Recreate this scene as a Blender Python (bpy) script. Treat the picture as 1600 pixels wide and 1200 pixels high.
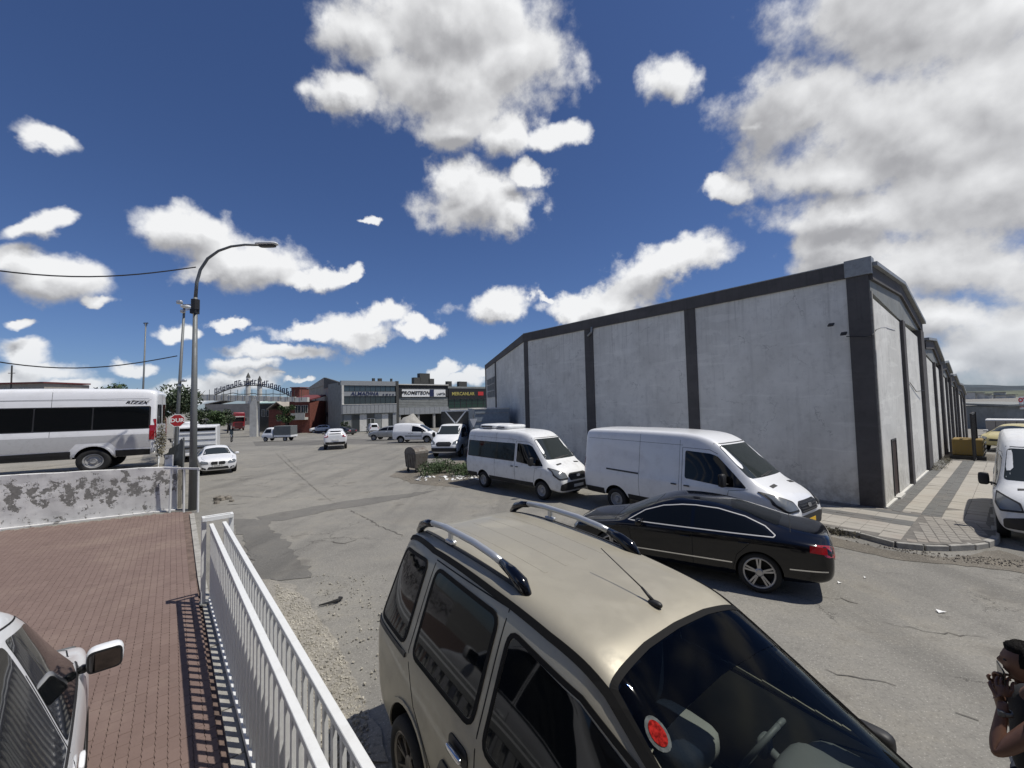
import bpy, bmesh, math, random
from mathutils import Vector, Matrix, Euler
from mathutils.bvhtree import BVHTree
from mathutils.geometry import delaunay_2d_cdt
random.seed(7)
S = bpy.context.scene
for o in list(bpy.data.objects): bpy.data.objects.remove(o)
COL = S.collection
R = math.radians

# ------------------------------------------------------------------ camera
CAMH, FPX = 3.4, 655.0
PITCH, ROLL = math.atan(32/655.0), 0.023
fw = Vector((0, math.cos(PITCH), math.sin(PITCH)))
r0 = Vector((1, 0, 0)); u0 = r0.cross(fw)
rt = r0*math.cos(ROLL) - u0*math.sin(ROLL)
up = u0*math.cos(ROLL) + r0*math.sin(ROLL)
cd = bpy.data.cameras.new('camera'); cam = bpy.data.objects.new('camera', cd); COL.objects.link(cam)
cam.matrix_world = Matrix(((rt.x, up.x, -fw.x, 0), (rt.y, up.y, -fw.y, 0), (rt.z, up.z, -fw.z, CAMH), (0, 0, 0, 1)))
cd.sensor_width = 36; cd.lens = FPX/1600*36; cd.clip_start = .05; cd.clip_end = 9000
S.camera = cam
S.view_settings.view_transform = 'Standard'; S.view_settings.look = 'None'
S.view_settings.exposure = 0; S.view_settings.gamma = 1; S.view_settings.use_curve_mapping = False
SUN_EL, SUN_AZ = 64.5, 99.0          # azimuth clockwise from +Y

# ------------------------------------------------------------------ node helpers
class NT:
    def __init__(s, tree): s.t = tree; s.n = tree.nodes; s.l = tree.links
    def add(s, typ, **kw):
        n = s.n.new(typ)
        for k, v in kw.items():
            if k == 'ins':
                for i, val in v.items():
                    if hasattr(val, 'is_linked') or isinstance(val, bpy.types.NodeSocket): s.l.new(val, n.inputs[i])
                    else: n.inputs[i].default_value = val
            else: setattr(n, k, v)
        return n
    def math(s, op, a, b=None, c=None, clamp=False):
        ins = {0: a}
        if b is not None: ins[1] = b
        if c is not None: ins[2] = c
        n = s.add('ShaderNodeMath', operation=op, ins=ins); n.use_clamp = clamp
        return n.outputs[0]
    def vmath(s, op, a, b=None, out=0):
        ins = {0: a}
        if b is not None: ins[1] = b
        return s.add('ShaderNodeVectorMath', operation=op, ins=ins).outputs[out]
    def mix(s, fac, a, b, typ='MIX'):
        n = s.add('ShaderNodeMix', data_type='RGBA', blend_type=typ)
        for i, v in ((0, fac), (6, a), (7, b)):
            if isinstance(v, bpy.types.NodeSocket): s.l.new(v, n.inputs[i])
            else: n.inputs[i].default_value = v if i == 0 else (tuple(v)+(1,))[:4]
        return n.outputs[2]
    def ramp(s, fac, lo, hi, smooth=True):
        n = s.add('ShaderNodeMapRange', ins={0: fac, 1: lo, 2: hi}); n.interpolation_type = 'SMOOTHSTEP' if smooth else 'LINEAR'
        return n.outputs[0]
    def noise(s, vec, scale, detail=4, rough=.55, dist=0, out=0):
        n = s.add('ShaderNodeTexNoise', ins={'Scale': scale, 'Detail': detail, 'Roughness': rough, 'Distortion': dist})
        if vec is not None: s.l.new(vec, n.inputs['Vector'])
        return n.outputs[out]

# ------------------------------------------------------------------ world: blue sky with broken cumulus
W = bpy.data.worlds.new('World'); S.world = W; W.use_nodes = True
w = NT(W.node_tree); w.n.clear()
tc = w.add('ShaderNodeTexCoord').outputs['Generated']
sky = w.add('ShaderNodeTexSky', sky_type='NISHITA'); sky.sun_disc = False
sky.sun_elevation = R(SUN_EL); sky.sun_rotation = R(SUN_AZ); sky.altitude = 900; sky.air_density = 1.0; sky.dust_density = .6; sky.ozone_density = 3.0
sep = w.add('ShaderNodeSeparateXYZ', ins={0: tc})
X, Y, Z = sep.outputs
ysafe = w.math('MAXIMUM', Y, .22)
u = w.math('DIVIDE', X, ysafe); v = w.math('DIVIDE', Z, ysafe)
uv = w.add('ShaderNodeCombineXYZ', ins={0: u, 1: v, 2: 0.0}).outputs[0]
# ragged outlines: the position is pushed about by noise laid on the sphere of directions
wn = w.noise(tc, 5.0, 3, .6, 0, 1)
wofs = w.vmath('MULTIPLY', w.vmath('SUBTRACT', wn, (.5, .5, .5)), (.15, .12, 0))
wn2 = w.noise(tc, 20.0, 4, .6, 0, 1)
wofs2 = w.vmath('MULTIPLY', w.vmath('SUBTRACT', wn2, (.5, .5, .5)), (.08, .065, 0))
uvw = w.vmath('ADD', w.vmath('ADD', uv, wofs), wofs2)
def uvpix(px, py):
    d = rt*((px-800)/FPX) - up*((py-600)/FPX) + fw
    return d.x/d.y, d.z/d.y
CL = [  # x, y, rx, ry in picture pixels of the photograph, tilt (deg, + = right end lower): where each cloud stands in the sky
 (690,25,200,110,8),(800,90,110,80,0),(690,120,150,80,12),(725,190,62,45,0),(560,45,90,60,25),(540,140,62,30,15),
 (750,315,112,56,8),(715,290,70,42,0),(812,335,62,42,-10),(800,215,48,40,0),(872,215,50,26,-10),(835,275,40,22,0),
 (1450,40,290,120,0),(1250,150,150,80,-20),(1420,210,250,110,0),(1560,150,160,150,0),(1320,270,150,52,0),(1530,300,190,110,0),(1340,335,150,48,0),
 (1480,420,240,70,0),(1320,390,120,60,-15),(1570,540,150,80,0),(1480,500,130,50,0),(1040,125,52,40,10),(1135,292,36,18,0),
 (1045,412,110,32,-14),(965,462,85,32,-18),(900,478,60,26,0),(780,484,70,26,-5),
 (300,365,95,38,18),(370,408,100,44,14),(455,438,60,18,8),(505,425,32,16,0),(320,425,60,18,0),
 (65,215,55,20,30),(55,352,56,17,-10),(88,338,30,15,0),(75,430,105,36,10),(20,405,60,28,0),
 (560,510,80,26,5),(600,488,40,20,0),(480,512,90,15,3),(650,512,34,15,15),(440,545,88,15,4),(375,567,55,15,0),(380,592,75,18,0),
 (282,516,38,13,0),(216,573,34,13,0),(50,550,62,22,6),(70,575,80,20,5),(20,590,90,24,0),(110,600,60,16,0),
 (430,583,20,4,0),(150,470,30,10,8),(590,520,30,14,0),(530,430,26,12,-10),(350,500,40,10,4),(1500,580,60,14,0),(1180,200,26,12,0),(470,590,30,6,0),(850,470,20,8,0),(40,505,30,8,0),(680,582,45,14,-5),(710,600,70,16,0),(748,585,34,14,0),(655,600,40,12,0),(590,352,16,8,0),(300,610,60,18,0),
]
def blobs(pos):
    # ellipses in direction space; those with the same tilt share one turned copy of the coordinates
    acc = None; turned = {}; order = sorted(CL, key=lambda c: c[4]); src = pos
    for n, (cx, cy, rx, ry, tl) in enumerate(order):
        if n % 10 == 0 and acc is not None:      # keeps the shader's chain in order
            src = w.add('ShaderNodeVectorMath', operation='MULTIPLY_ADD', ins={0: acc, 1: (1e-7, 1e-7, 1e-7), 2: pos}).outputs[0]; turned = {}
        tb = round(tl/6)*6-1.3; q = R(tb)
        if tb not in turned: turned[tb] = w.add('ShaderNodeVectorRotate', rotation_type='Z_AXIS', ins={0: src, 1: (0, 0, 0), 3: q}).outputs[0]
        a, b = uvpix(cx, cy); k = 1/FPX; ca, cb = a*math.cos(q)-b*math.sin(q), a*math.sin(q)+b*math.cos(q)
        ia, ib = 1/(rx*k*1.16), 1/(ry*k*1.18)
        p = w.add('ShaderNodeVectorMath', operation='MULTIPLY_ADD', ins={0: turned[tb], 1: (ia, ib, 0), 2: (-ca*ia, -cb*ib, 0)}).outputs[0]
        d = w.vmath('LENGTH', p, out=1)
        acc = d if acc is None else w.add('ShaderNodeMath', operation='SMOOTH_MIN', ins={0: acc, 1: d, 2: .16}).outputs[0]
    return w.math('SUBTRACT', 1.0, acc)
OFF = (.012, .0, .030)                       # a step towards the sun, for the shading of the lumps
fineA = w.noise(tc, 8.0, 6, .60); fineB = w.noise(w.vmath('ADD', tc, OFF), 8.0, 3, .55)
zs = w.math('MAXIMUM', Z, .06)
cp = w.add('ShaderNodeCombineXYZ', ins={0: w.math('DIVIDE', X, zs), 1: w.math('DIVIDE', Y, zs), 2: 3.7}).outputs[0]
gen = w.math('MULTIPLY', w.math('SUBTRACT', w.noise(cp, .75, 4, .6), .53), 4.0)
front = w.math('MULTIPLY', w.ramp(Y, .34, .46), w.ramp(w.math('ABSOLUTE', u), 1.75, 1.35))
front = w.math('MULTIPLY', front, w.ramp(v, 1.35, 1.05))
def density(pos, fine):
    f = w.math('MULTIPLY_ADD', w.math('SUBTRACT', fine, .5), 1.65, blobs(pos))
    return w.add('ShaderNodeMix', data_type='FLOAT', ins={0: front, 2: gen, 3: f}).outputs[0]
dens = density(uvw, fineA)
dens2 = density(w.vmath('ADD', uvw, (.022, .055, 0)), fineB)
alpha = w.ramp(dens, .0, .48)
thick = w.ramp(dens, .15, 1.3)
lit = w.math('SUBTRACT', dens, dens2)        # > 0 on the crowns, < 0 on the bases
big = w.noise(tc, 3.0, 3, .55)
tone = w.math('MULTIPLY_ADD', lit, 1.05, .62)
tone = w.math('SUBTRACT', tone, w.math('MULTIPLY', thick, .36))
tone = w.math('MULTIPLY_ADD', w.math('SUBTRACT', big, .5), 1.0, tone, clamp=True)
tone = w.math('SMOOTH_MAX', tone, .10, .15)
ccol = w.mix(tone, (.32, .32, .335), (.92, .925, .93))
# deep clear-day blue
skyc = w.mix(1.0, sky.outputs[0], (.74, .87, 1.18), 'MULTIPLY')
SKYK = .068
skys = w.vmath('SCALE', skyc); w.n[-1].inputs['Scale'].default_value = SKYK
low = w.ramp(Z, .16, .0)
ccol = w.mix(w.math('MULTIPLY', low, .35), ccol, (.46, .53, .63))
allc = w.mix(w.math('MULTIPLY', alpha, .97), skys, ccol)
allc = w.mix(w.ramp(Z, .0, -.02), allc, (.20, .19, .175))
W.cycles.sampling_method = 'MANUAL'; W.cycles.sample_map_resolution = 512
bg = w.add('ShaderNodeBackground', ins={0: allc, 1: 1.0})
wo = w.add('ShaderNodeOutputWorld'); w.l.new(bg.outputs[0], wo.inputs[0])

# ------------------------------------------------------------------ sun
sd = bpy.data.lights.new('sun', 'SUN'); sd.energy = 4.2; sd.angle = R(.53); sd.color = (1, .955, .88)
so = bpy.data.objects.new('sun', sd); COL.objects.link(so)
sv = Vector((math.cos(R(SUN_EL))*math.sin(R(SUN_AZ)), math.cos(R(SUN_EL))*math.cos(R(SUN_AZ)), math.sin(R(SUN_EL))))
so.rotation_euler = sv.to_track_quat('Z', 'Y').to_euler(); so.location = sv*60

# ------------------------------------------------------------------ terrain and picking of places
DOB = Vector((-.10, 4.0)); DOBH = R(-54)
def sstep(a, b, x):
    t = max(0, min(1, (x-a)/(b-a))); return t*t*(3-2*t)
def gz(x, y):
    r = math.hypot(x, y)
    z = -.033*max(0, min(50, r-42))
    dx, dy = x-DOB.x, y-DOB.y
    a = dx*math.cos(DOBH)+dy*math.sin(DOBH); b = -dx*math.sin(DOBH)+dy*math.cos(DOBH)
    ex = max(0, abs(a-1.3)-2.3); ey = max(0, abs(b)-1.0)
    z += .25*(1-sstep(0, .95, math.hypot(ex, ey)))
    return z
def ray(px, py): return rt*((px-800)/FPX) - up*((py-600)/FPX) + fw
CAM = Vector((0, 0, CAMH))
def at(px, py, z=0.0):
    d = ray(px, py); t = (z-CAMH)/d.z; return CAM+d*t
def atY(px, py, yy):
    d = ray(px, py); return CAM+d*(yy/d.y)
def atg(px, py):
    d = ray(px, py); t = 1.0
    while t < 400:
        p = CAM+d*t
        if p.z <= gz(p.x, p.y): return Vector((p.x, p.y, gz(p.x, p.y)))
        t += .05 if t < 60 else .2
    return CAM+d*400

# ------------------------------------------------------------------ materials
MATS = {}
def mat(name, col, rough=.6, metal=0, coat=0, spec=.5, var=0, vscale=6, bump=0, bscale=30, dirt=0, dcol=(.18, .16, .13), emit=None, alpha=None, trans=0, ior=1.5):
    m = bpy.data.materials.new(name); m.use_nodes = True; t = NT(m.node_tree)
    b = t.n['Principled BSDF']
    b.inputs['Roughness'].default_value = rough; b.inputs['Metallic'].default_value = metal
    b.inputs['Coat Weight'].default_value = coat; b.inputs['Coat Roughness'].default_value = .04
    b.inputs['Specular IOR Level'].default_value = spec; b.inputs['IOR'].default_value = ior
    if trans: b.inputs['Transmission Weight'].default_value = trans
    c = None
    tcn = t.add('ShaderNodeTexCoord').outputs['Object']
    base = (*col, 1)
    b.inputs['Base Color'].default_value = base
    if var:
        n = t.noise(tcn, vscale, 5, .6)
        c = t.mix(t.ramp(n, .3, .7), tuple(x*(1-var) for x in col), tuple(min(1, x*(1+var)) for x in col))
    if dirt:
        n = t.noise(tcn, vscale*1.7, 8, .7)
        c = t.mix(t.math('MULTIPLY', t.ramp(n, .45, .75), dirt), c if c else col, dcol)
        rr = t.math('MULTIPLY_ADD', t.ramp(n, .4, .8), .25, rough, clamp=True); t.l.new(rr, b.inputs['Roughness'])
    if c: t.l.new(c, b.inputs['Base Color'])
    if bump:
        n = t.noise(tcn, bscale, 6, .6)
        bp = t.add('ShaderNodeBump', ins={'Strength': bump, 'Height': n}); bp.inputs['Distance'].default_value = .01
        t.l.new(bp.outputs[0], b.inputs['Normal'])
    MATS[name] = m
    return m
M = {}
M['white_paint'] = mat('white_paint', (.78, .79, .80), .28, coat=.6, dirt=.16, vscale=1.4)
M['white_old'] = mat('white_old', (.74, .75, .75), .38, coat=.3, dirt=.3, vscale=2)
M['black_paint'] = mat('black_paint', (.002, .0025, .005), .12, coat=.5, spec=.3)
def car_metallic(name, col, dust):
    m = mat(name, col, .42, metal=.32, coat=.25, dirt=dust, dcol=(.33, .31, .26), vscale=2.2)
    return m
M['beige_paint'] = car_metallic('beige_paint', (.37, .34, .265), .6)
M['silver_paint'] = mat('silver_paint', (.42, .43, .43), .35, metal=.6, coat=.5, dirt=.2, vscale=2)
M['grey_paint'] = mat('grey_paint', (.10, .11, .12), .3, metal=.4, coat=.6)
M['dark_paint'] = mat('dark_paint', (.02, .022, .025), .3, coat=.6)
M['red_paint'] = mat('red_paint', (.22, .012, .02), .35, coat=.4, dirt=.15)
M['yellow_paint'] = mat('yellow_paint', (.40, .27, .05), .4, coat=.3, dirt=.25)
M['glass'] = mat('dark_glass', (.004, .005, .006), .04, spec=.32)
M['glass_tint'] = mat('tinted_glass', (.02, .026, .03), .05, spec=.7)
M['screen_glass'] = mat('screen_glass', (.030, .036, .036), .05, spec=.5)
M['black'] = mat('black_plastic', (.018, .018, .019), .55, var=.2)
M['seal'] = mat('black_rubber_seal', (.006, .006, .006), .75, spec=.2)
M['trim'] = mat('dark_trim', (.035, .036, .038), .45)
M['rubber'] = mat('tyre_rubber', (.014, .014, .014), .8, bump=.3, bscale=60)
M['well'] = mat('wheel_well_black', (.006, .006, .006), .9)
M['rim'] = mat('alloy_rim', (.42, .42, .43), .3, metal=.8, dirt=.3, vscale=8)
M['rim_dark'] = mat('grey_alloy_rim', (.20, .18, .155), .35, metal=.7, dirt=.3, vscale=8)
M['hub'] = mat('steel_wheel_grey', (.33, .33, .33), .5, dirt=.4, vscale=8)
M['chrome'] = mat('chrome', (.72, .72, .72), .12, metal=1)
M['bright_trim'] = mat('bright_trim', (.50, .50, .50), .3, spec=.4)
M['silver_light'] = mat('light_silver_paint', (.56, .565, .56), .35, metal=.2, coat=.3, dirt=.2)
M['satin'] = mat('satin_aluminium', (.50, .52, .54), .35, metal=.6)
M['lamp_clear'] = mat('headlamp_lens', (.13, .14, .145), .08, spec=.8, coat=1)
M['lamp_inner'] = mat('lamp_reflector', (.6, .6, .6), .15, metal=.9)
M['lamp_red'] = mat('tail_lamp_red', (.28, .008, .012), .12, coat=1)
M['lamp_orange'] = mat('orange_lens', (.8, .12, .03), .2, coat=.6)
M['plate'] = mat('plate_white', (.6, .6, .58), .5)
M['plate_yellow'] = mat('plate_yellow', (.75, .45, .02), .5)
M['ink'] = mat('black_ink', (.01, .01, .012), .6)
M['ink_blue'] = mat('navy_ink', (.012, .02, .07), .5)
M['ink_white'] = mat('white_ink', (.75, .75, .73), .6)
M['ink_yellow'] = mat('yellow_ink', (.42, .36, .10), .6)
M['ink_red'] = mat('red_ink', (.5, .03, .03), .6)
def thin_glass(name, tint, rough=.02):
    m = bpy.data.materials.new(name); m.use_nodes = True; t = NT(m.node_tree); t.n.remove(t.n['Principled BSDF'])
    a = t.add('ShaderNodeBsdfTransparent', ins={0: (*tint, 1)}); b = t.add('ShaderNodeBsdfGlossy', ins={'Roughness': rough})
    fr = t.add('ShaderNodeFresnel', ins={0: 1.27}); k = t.math('MULTIPLY', fr.outputs[0], 1.0)
    mx = t.add('ShaderNodeMixShader', ins={0: k, 1: a.outputs[0], 2: b.outputs[0]})
    t.l.new(mx.outputs[0], t.n['Material Output'].inputs[0]); return m
M['clear_glass'] = thin_glass('windscreen_glass', (.78, .83, .80))
M['strip_glass'] = thin_glass('blue_sun_strip', (.05, .07, .12))
M['mirror'] = mat('mirror_glass', (.14, .145, .15), .02, metal=1)
M['white_metal'] = mat('white_painted_steel', (.70, .71, .70), .5, dirt=.18, vscale=5, bump=.15, bscale=25)
M['pole'] = mat('galvanised_pole', (.17, .18, .18), .55, metal=.35, dirt=.3, vscale=3)
M['conc'] = mat('concrete', (.33, .32, .29), .85, var=.15, dirt=.4, bump=.5, bscale=14)
M['far_white'] = mat('pale_render', (.55, .54, .50), .8, var=.1, dirt=.25, vscale=.8)
M['far_grey'] = mat('grey_cladding', (.22, .23, .22), .7, var=.12, vscale=1.2, dirt=.3)
M['far_beige'] = mat('beige_wall', (.34, .31, .27), .8, var=.1, dirt=.35, vscale=.5)
M['brick_red'] = mat('red_brown_wall', (.17, .055, .04), .8, var=.25, vscale=3)
M['roof_red'] = mat('red_roof', (.14, .03, .03), .7, var=.2)
M['roof_white'] = mat('white_sheet_roof', (.75, .75, .74), .5)
M['win'] = mat('window_glass', (.02, .03, .035), .08, spec=.8)
M['win_blue'] = mat('blue_window_glass', (.03, .05, .065), .08, spec=.8)
M['tarp'] = mat('grey_tarpaulin', (.12, .13, .13), .7, bump=.3, bscale=5, var=.1)
M['slate'] = mat('dark_grey_tarpaulin', (.055, .055, .05), .75, bump=.3, bscale=4, var=.2)
M['skin'] = mat('skin', (.17, .088, .06), .5, var=.08, vscale=20)
M['hair'] = mat('dark_hair', (.006, .005, .0045), .75, spec=.2, bump=1, bscale=90)
M['shirt'] = mat('black_cotton', (.010, .010, .012), .85, bump=.3, bscale=40)
M['jeans'] = mat('dark_denim', (.02, .025, .04), .85)
M['stone'] = mat('field_stone', (.20, .18, .15), .9, var=.3, vscale=8, bump=.6, bscale=10)
M['gravel'] = mat('pale_gravel', (.34, .32, .27), .9, var=.25, vscale=3)
M['cable'] = mat('black_cable', (.01, .01, .012), .6)
M['bark'] = mat('bark', (.07, .055, .04), .9, bump=.5)
def leafmat(name, col):
    m = bpy.data.materials.new(name); m.use_nodes = True; t = NT(m.node_tree); b = t.n['Principled BSDF']
    g = t.add('ShaderNodeNewGeometry'); tcn = t.add('ShaderNodeTexCoord').outputs['Object']
    n = t.noise(tcn, 1.3, 4, .6)
    c = t.mix(t.ramp(n, .3, .7), tuple(x*.55 for x in col), tuple(x*1.5 for x in col))
    rnd = t.add('ShaderNodeTexWhiteNoise', ins={0: g.outputs['Position']}).outputs[0]
    t.l.new(c, b.inputs['Base Color']); b.inputs['Roughness'].default_value = .55
    return m
M['leaf_dark'] = leafmat('dark_leaves', (.035, .055, .022))
M['leaf_mid'] = leafmat('green_leaves', (.05, .085, .028))
M['leaf_dry'] = leafmat('dry_leaves', (.12, .105, .06))

def plaster(name, lo, hi, streak=.5, patch=0):
    """old painted render: cloudy tone, rain streaks, hairline cracks"""
    m = bpy.data.materials.new(name); m.use_nodes = True; t = NT(m.node_tree); b = t.n['Principled BSDF']
    tcn = t.add('ShaderNodeTexCoord').outputs['Object']
    n1 = t.noise(tcn, .55, 6, .65); n2 = t.noise(tcn, 4.0, 7, .7)
    c = t.mix(t.ramp(n1, .35, .65), lo, hi)
    c = t.mix(t.math('MULTIPLY', t.ramp(n2, .5, .72), .35), c, tuple(x*.6 for x in lo))
    st = t.add('ShaderNodeMapping', ins={0: tcn, 3: (2.2, 2.2, .18)}).outputs[0]
    n3 = t.noise(st, 2.0, 6, .65)
    c = t.mix(t.math('MULTIPLY', t.ramp(n3, .5, .75), streak), c, tuple(x*.62 for x in lo))
    hz = t.add('ShaderNodeMapping', ins={0: tcn, 3: (.35, .35, 3.0)}).outputs[0]
    n4 = t.noise(hz, 1.1, 5, .6)
    c = t.mix(t.math('MULTIPLY', t.ramp(n4, .56, .62), .22), c, tuple(min(1, x*1.25) for x in hi))
    zc_ = t.add('ShaderNodeSeparateXYZ', ins={0: tcn}).outputs[2]
    if not patch:
        dr_ = t.add('ShaderNodeMapping', ins={0: tcn, 3: (5.5, 5.5, .12)}).outputs[0]
        drip = t.math('MULTIPLY', t.ramp(t.noise(dr_, 1.6, 6, .7), .50, .72), t.ramp(zc_, 4.2, 7.1))
        c = t.mix(t.math('MULTIPLY', drip, .45), c, tuple(x*.45 for x in lo))
        foot = t.math('MULTIPLY', t.ramp(zc_, 1.5, .1), t.ramp(n2, .35, .65))
        c = t.mix(t.math('MULTIPLY', foot, .6), c, (lo[0]*.5, lo[1]*.47, lo[2]*.42))
        pt = t.add('ShaderNodeTexVoronoi', ins={'Scale': .9}); pm = t.add('ShaderNodeMapping', ins={0: tcn, 3: (.6, .6, 1.4)}).outputs[0]
        t.l.new(t.vmath('ADD', pm, t.vmath('SCALE', t.noise(tcn, 3, 4, .6, 0, 1))), pt.inputs['Vector'])
        pz = t.math('MULTIPLY', t.ramp(pt.outputs['Distance'], .24, .20), t.ramp(t.noise(tcn, .5, 2), .48, .56))
        c = t.mix(t.math('MULTIPLY', pz, .35), c, tuple(min(1, x*1.12) for x in hi))
        chip = t.ramp(t.noise(tcn, 9, 6, .7), .70, .73)
        c = t.mix(t.math('MULTIPLY', chip, .7), c, (.16, .15, .14))
    vo = t.add('ShaderNodeTexVoronoi', feature='DISTANCE_TO_EDGE', ins={'Scale': .55})
    wv = t.vmath('ADD', tcn, t.vmath('SCALE', t.noise(tcn, 1.2, 5, .7, 0, 1)))
    t.l.new(wv, vo.inputs['Vector'])
    crack = t.math('MULTIPLY', t.ramp(vo.outputs['Distance'], .008, .0), t.ramp(t.noise(tcn, .8, 2), .5, .6))
    c = t.mix(t.math('MULTIPLY', crack, .45), c, (.08, .075, .07))
    if patch:
        mk = t.noise(tcn, 3.2, 10, .72)
        sepz = t.add('ShaderNodeSeparateXYZ', ins={0: tcn}).outputs[2]
        band = t.math('MULTIPLY', t.ramp(sepz, .35, .75), t.ramp(sepz, 1.55, 1.15))
        mask = t.ramp(t.math('MULTIPLY_ADD', band, .085, mk), .578, .60)
        small = t.ramp(t.noise(tcn, 8.0, 8, .7), .62, .65)
        mask = t.math('MAXIMUM', mask, small)
        under = t.mix(t.noise(tcn, 14, 5), (.10, .10, .095), (.30, .29, .27))
        c = t.mix(mask, c, under)
        hgt = t.math('SUBTRACT', t.math('MULTIPLY', n2, .3), mask)
    else: hgt = n2
    t.l.new(c, b.inputs['Base Color']); b.inputs['Roughness'].default_value = .85
    bp = t.add('ShaderNodeBump', ins={'Strength': .5 if patch else .25, 'Height': hgt}); bp.inputs['Distance'].default_value = .02
    t.l.new(bp.outputs[0], b.inputs['Normal'])
    return m
M['wall_render'] = plaster('stained_white_render', (.62, .61, .565), (.75, .74, .69), .35)
M['wall_dark'] = plaster('charcoal_wall_paint', (.078, .073, .072), (.10, .094, .092), .3)
M['wall_peel'] = plaster('peeling_whitewash', (.56, .555, .54), (.74, .735, .72), .2, patch=1)
M['grey_sheet'] = mat('pale_grey_sheet_metal', (.30, .31, .31), .5, metal=.3, var=.1, dirt=.3)

def asphalt(name, a, bcol, dust=.6, cracks=1.0, spk=.5, rough=.88):
    m = bpy.data.materials.new(name); m.use_nodes = True; t = NT(m.node_tree); b = t.n['Principled BSDF']
    p = t.add('ShaderNodeTexCoord').outputs['Object']
    n1 = t.noise(p, .16, 5, .6); n2 = t.noise(p, .9, 8, .68); n3 = t.noise(p, 26, 4, .75); n7 = t.noise(p, 5.0, 5, .7)
    c = t.mix(t.ramp(n1, .3, .7), a, bcol)
    c = t.mix(t.math('MULTIPLY', t.ramp(n2, .48, .72), .55*dust), c, (bcol[0]*1.32, bcol[1]*1.26, bcol[2]*1.12))
    c = t.mix(t.math('MULTIPLY', t.ramp(n2, .50, .28), .45), c, tuple(x*.62 for x in a))
    c = t.mix(t.math('MULTIPLY', t.ramp(n7, .45, .75), .30), c, tuple(x*.70 for x in a))
    # tyre-darkened sweeps along the street
    st = t.add('ShaderNodeMapping', ins={0: p, 2: (0, 0, R(38)), 3: (.7, .06, 1)}).outputs[0]
    n5 = t.noise(st, 1.3, 5, .55)
    c = t.mix(t.math('MULTIPLY', t.ramp(n5, .48, .68), .52), c, tuple(x*.64 for x in a))
    # aggregate
    vo = t.add('ShaderNodeTexVoronoi', ins={'Scale': 42.0}); t.l.new(p, vo.inputs['Vector'])
    c = t.mix(t.math('MULTIPLY', t.ramp(vo.outputs['Distance'], .34, .12), t.math('MULTIPLY', t.ramp(n3, .42, .62), spk)), c, (.52, .50, .45))
    c = t.mix(t.math('MULTIPLY', t.ramp(n3, .52, .30), .65*spk), c, (.05, .047, .042))
    # oil spots
    n6 = t.noise(p, .9, 3, .5)
    c = t.mix(t.math('MULTIPLY', t.ramp(n6, .63, .74), .5), c, (.08, .075, .07))
    wv = t.vmath('ADD', p, t.vmath('SCALE', t.noise(p, 1.5, 6, .75, 0, 1)))
    hgt = t.math('MULTIPLY', n3, .8)
    for sc, th, ms in ((.32, .006, .48), (1.1, .012, .58)):
        v2 = t.add('ShaderNodeTexVoronoi', feature='DISTANCE_TO_EDGE', ins={'Scale': sc}); t.l.new(wv, v2.inputs['Vector'])
        ck = t.math('MULTIPLY', t.ramp(v2.outputs['Distance'], th, 0), t.ramp(t.noise(p, .25+sc*.2, 3), ms, ms+.08))
        c = t.mix(t.math('MULTIPLY', ck, .7*cracks), c, (.06, .054, .046))
        hgt = t.math('SUBTRACT', hgt, ck)
    t.l.new(c, b.inputs['Base Color']); b.inputs['Roughness'].default_value = rough
    bp = t.add('ShaderNodeBump', ins={'Strength': .6, 'Height': hgt}); bp.inputs['Distance'].default_value = .014
    t.l.new(bp.outputs[0], b.inputs['Normal'])
    return m
M['asphalt'] = asphalt('worn_asphalt', (.190, .182, .162), (.255, .243, .212), spk=.62)
M['asphalt_patch'] = asphalt('fresh_asphalt_patch', (.125, .12, .108), (.165, .158, .142), dust=.5, cracks=.1, spk=.35)
M['dirt'] = asphalt('dusty_ground', (.23, .215, .182), (.31, .29, .25), dust=1, cracks=.2, spk=.8)
M['soil'] = asphalt('dirty_soil', (.13, .115, .09), (.2, .18, .15), dust=1, cracks=0, spk=.8)
def paver(name, lo, hi, dirt=.3):
    m = bpy.data.materials.new(name); m.use_nodes = True; t = NT(m.node_tree); b = t.n['Principled BSDF']
    g = t.add('ShaderNodeNewGeometry'); oi = t.add('ShaderNodeObjectInfo')
    pos = g.outputs['Position']
    cell = t.add('ShaderNodeAttribute', attribute_name='tone').outputs['Fac']
    n1 = t.noise(pos, .6, 6, .6); n2 = t.noise(pos, 30, 5, .7)
    rnd = t.math('ADD', t.math('MULTIPLY', cell, .5), t.math('MULTIPLY', oi.outputs['Random'], .5))
    c = t.mix(t.math('ADD', t.math('MULTIPLY', rnd, .55), t.math('MULTIPLY', n1, .45)), lo, hi)
    c = t.mix(t.math('MULTIPLY', t.ramp(n1, .48, .7), dirt), c, (.25, .19, .15))
    n3 = t.noise(pos, 2.2, 6, .7)
    c = t.mix(t.math('MULTIPLY', t.ramp(n3, .52, .72), .28), c, tuple(x*.55 for x in lo))
    c = t.mix(t.math('MULTIPLY', t.ramp(n2, .5, .8), .3), c, tuple(x*.6 for x in lo))
    t.l.new(c, b.inputs['Base Color']); b.inputs['Roughness'].default_value = .85
    bp = t.add('ShaderNodeBump', ins={'Strength': .3, 'Height': n2}); bp.inputs['Distance'].default_value = .004
    t.l.new(bp.outputs[0], b.inputs['Normal'])
    return m
M['paver_red'] = paver('red_paver', (.145, .098, .082), (.208, .148, .126), .5)
M['paver_light'] = paver('pale_paver', (.30, .28, .24), (.40, .375, .33))
M['paver_dark'] = paver('dark_paver', (.11, .11, .105), (.15, .15, .14), .15)
M['paver_grey'] = paver('grey_paver', (.22, .205, .18), (.31, .29, .255))
M['joint_grey'] = mat('grey_joint', (.15, .14, .125), .95, var=.2)
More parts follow.
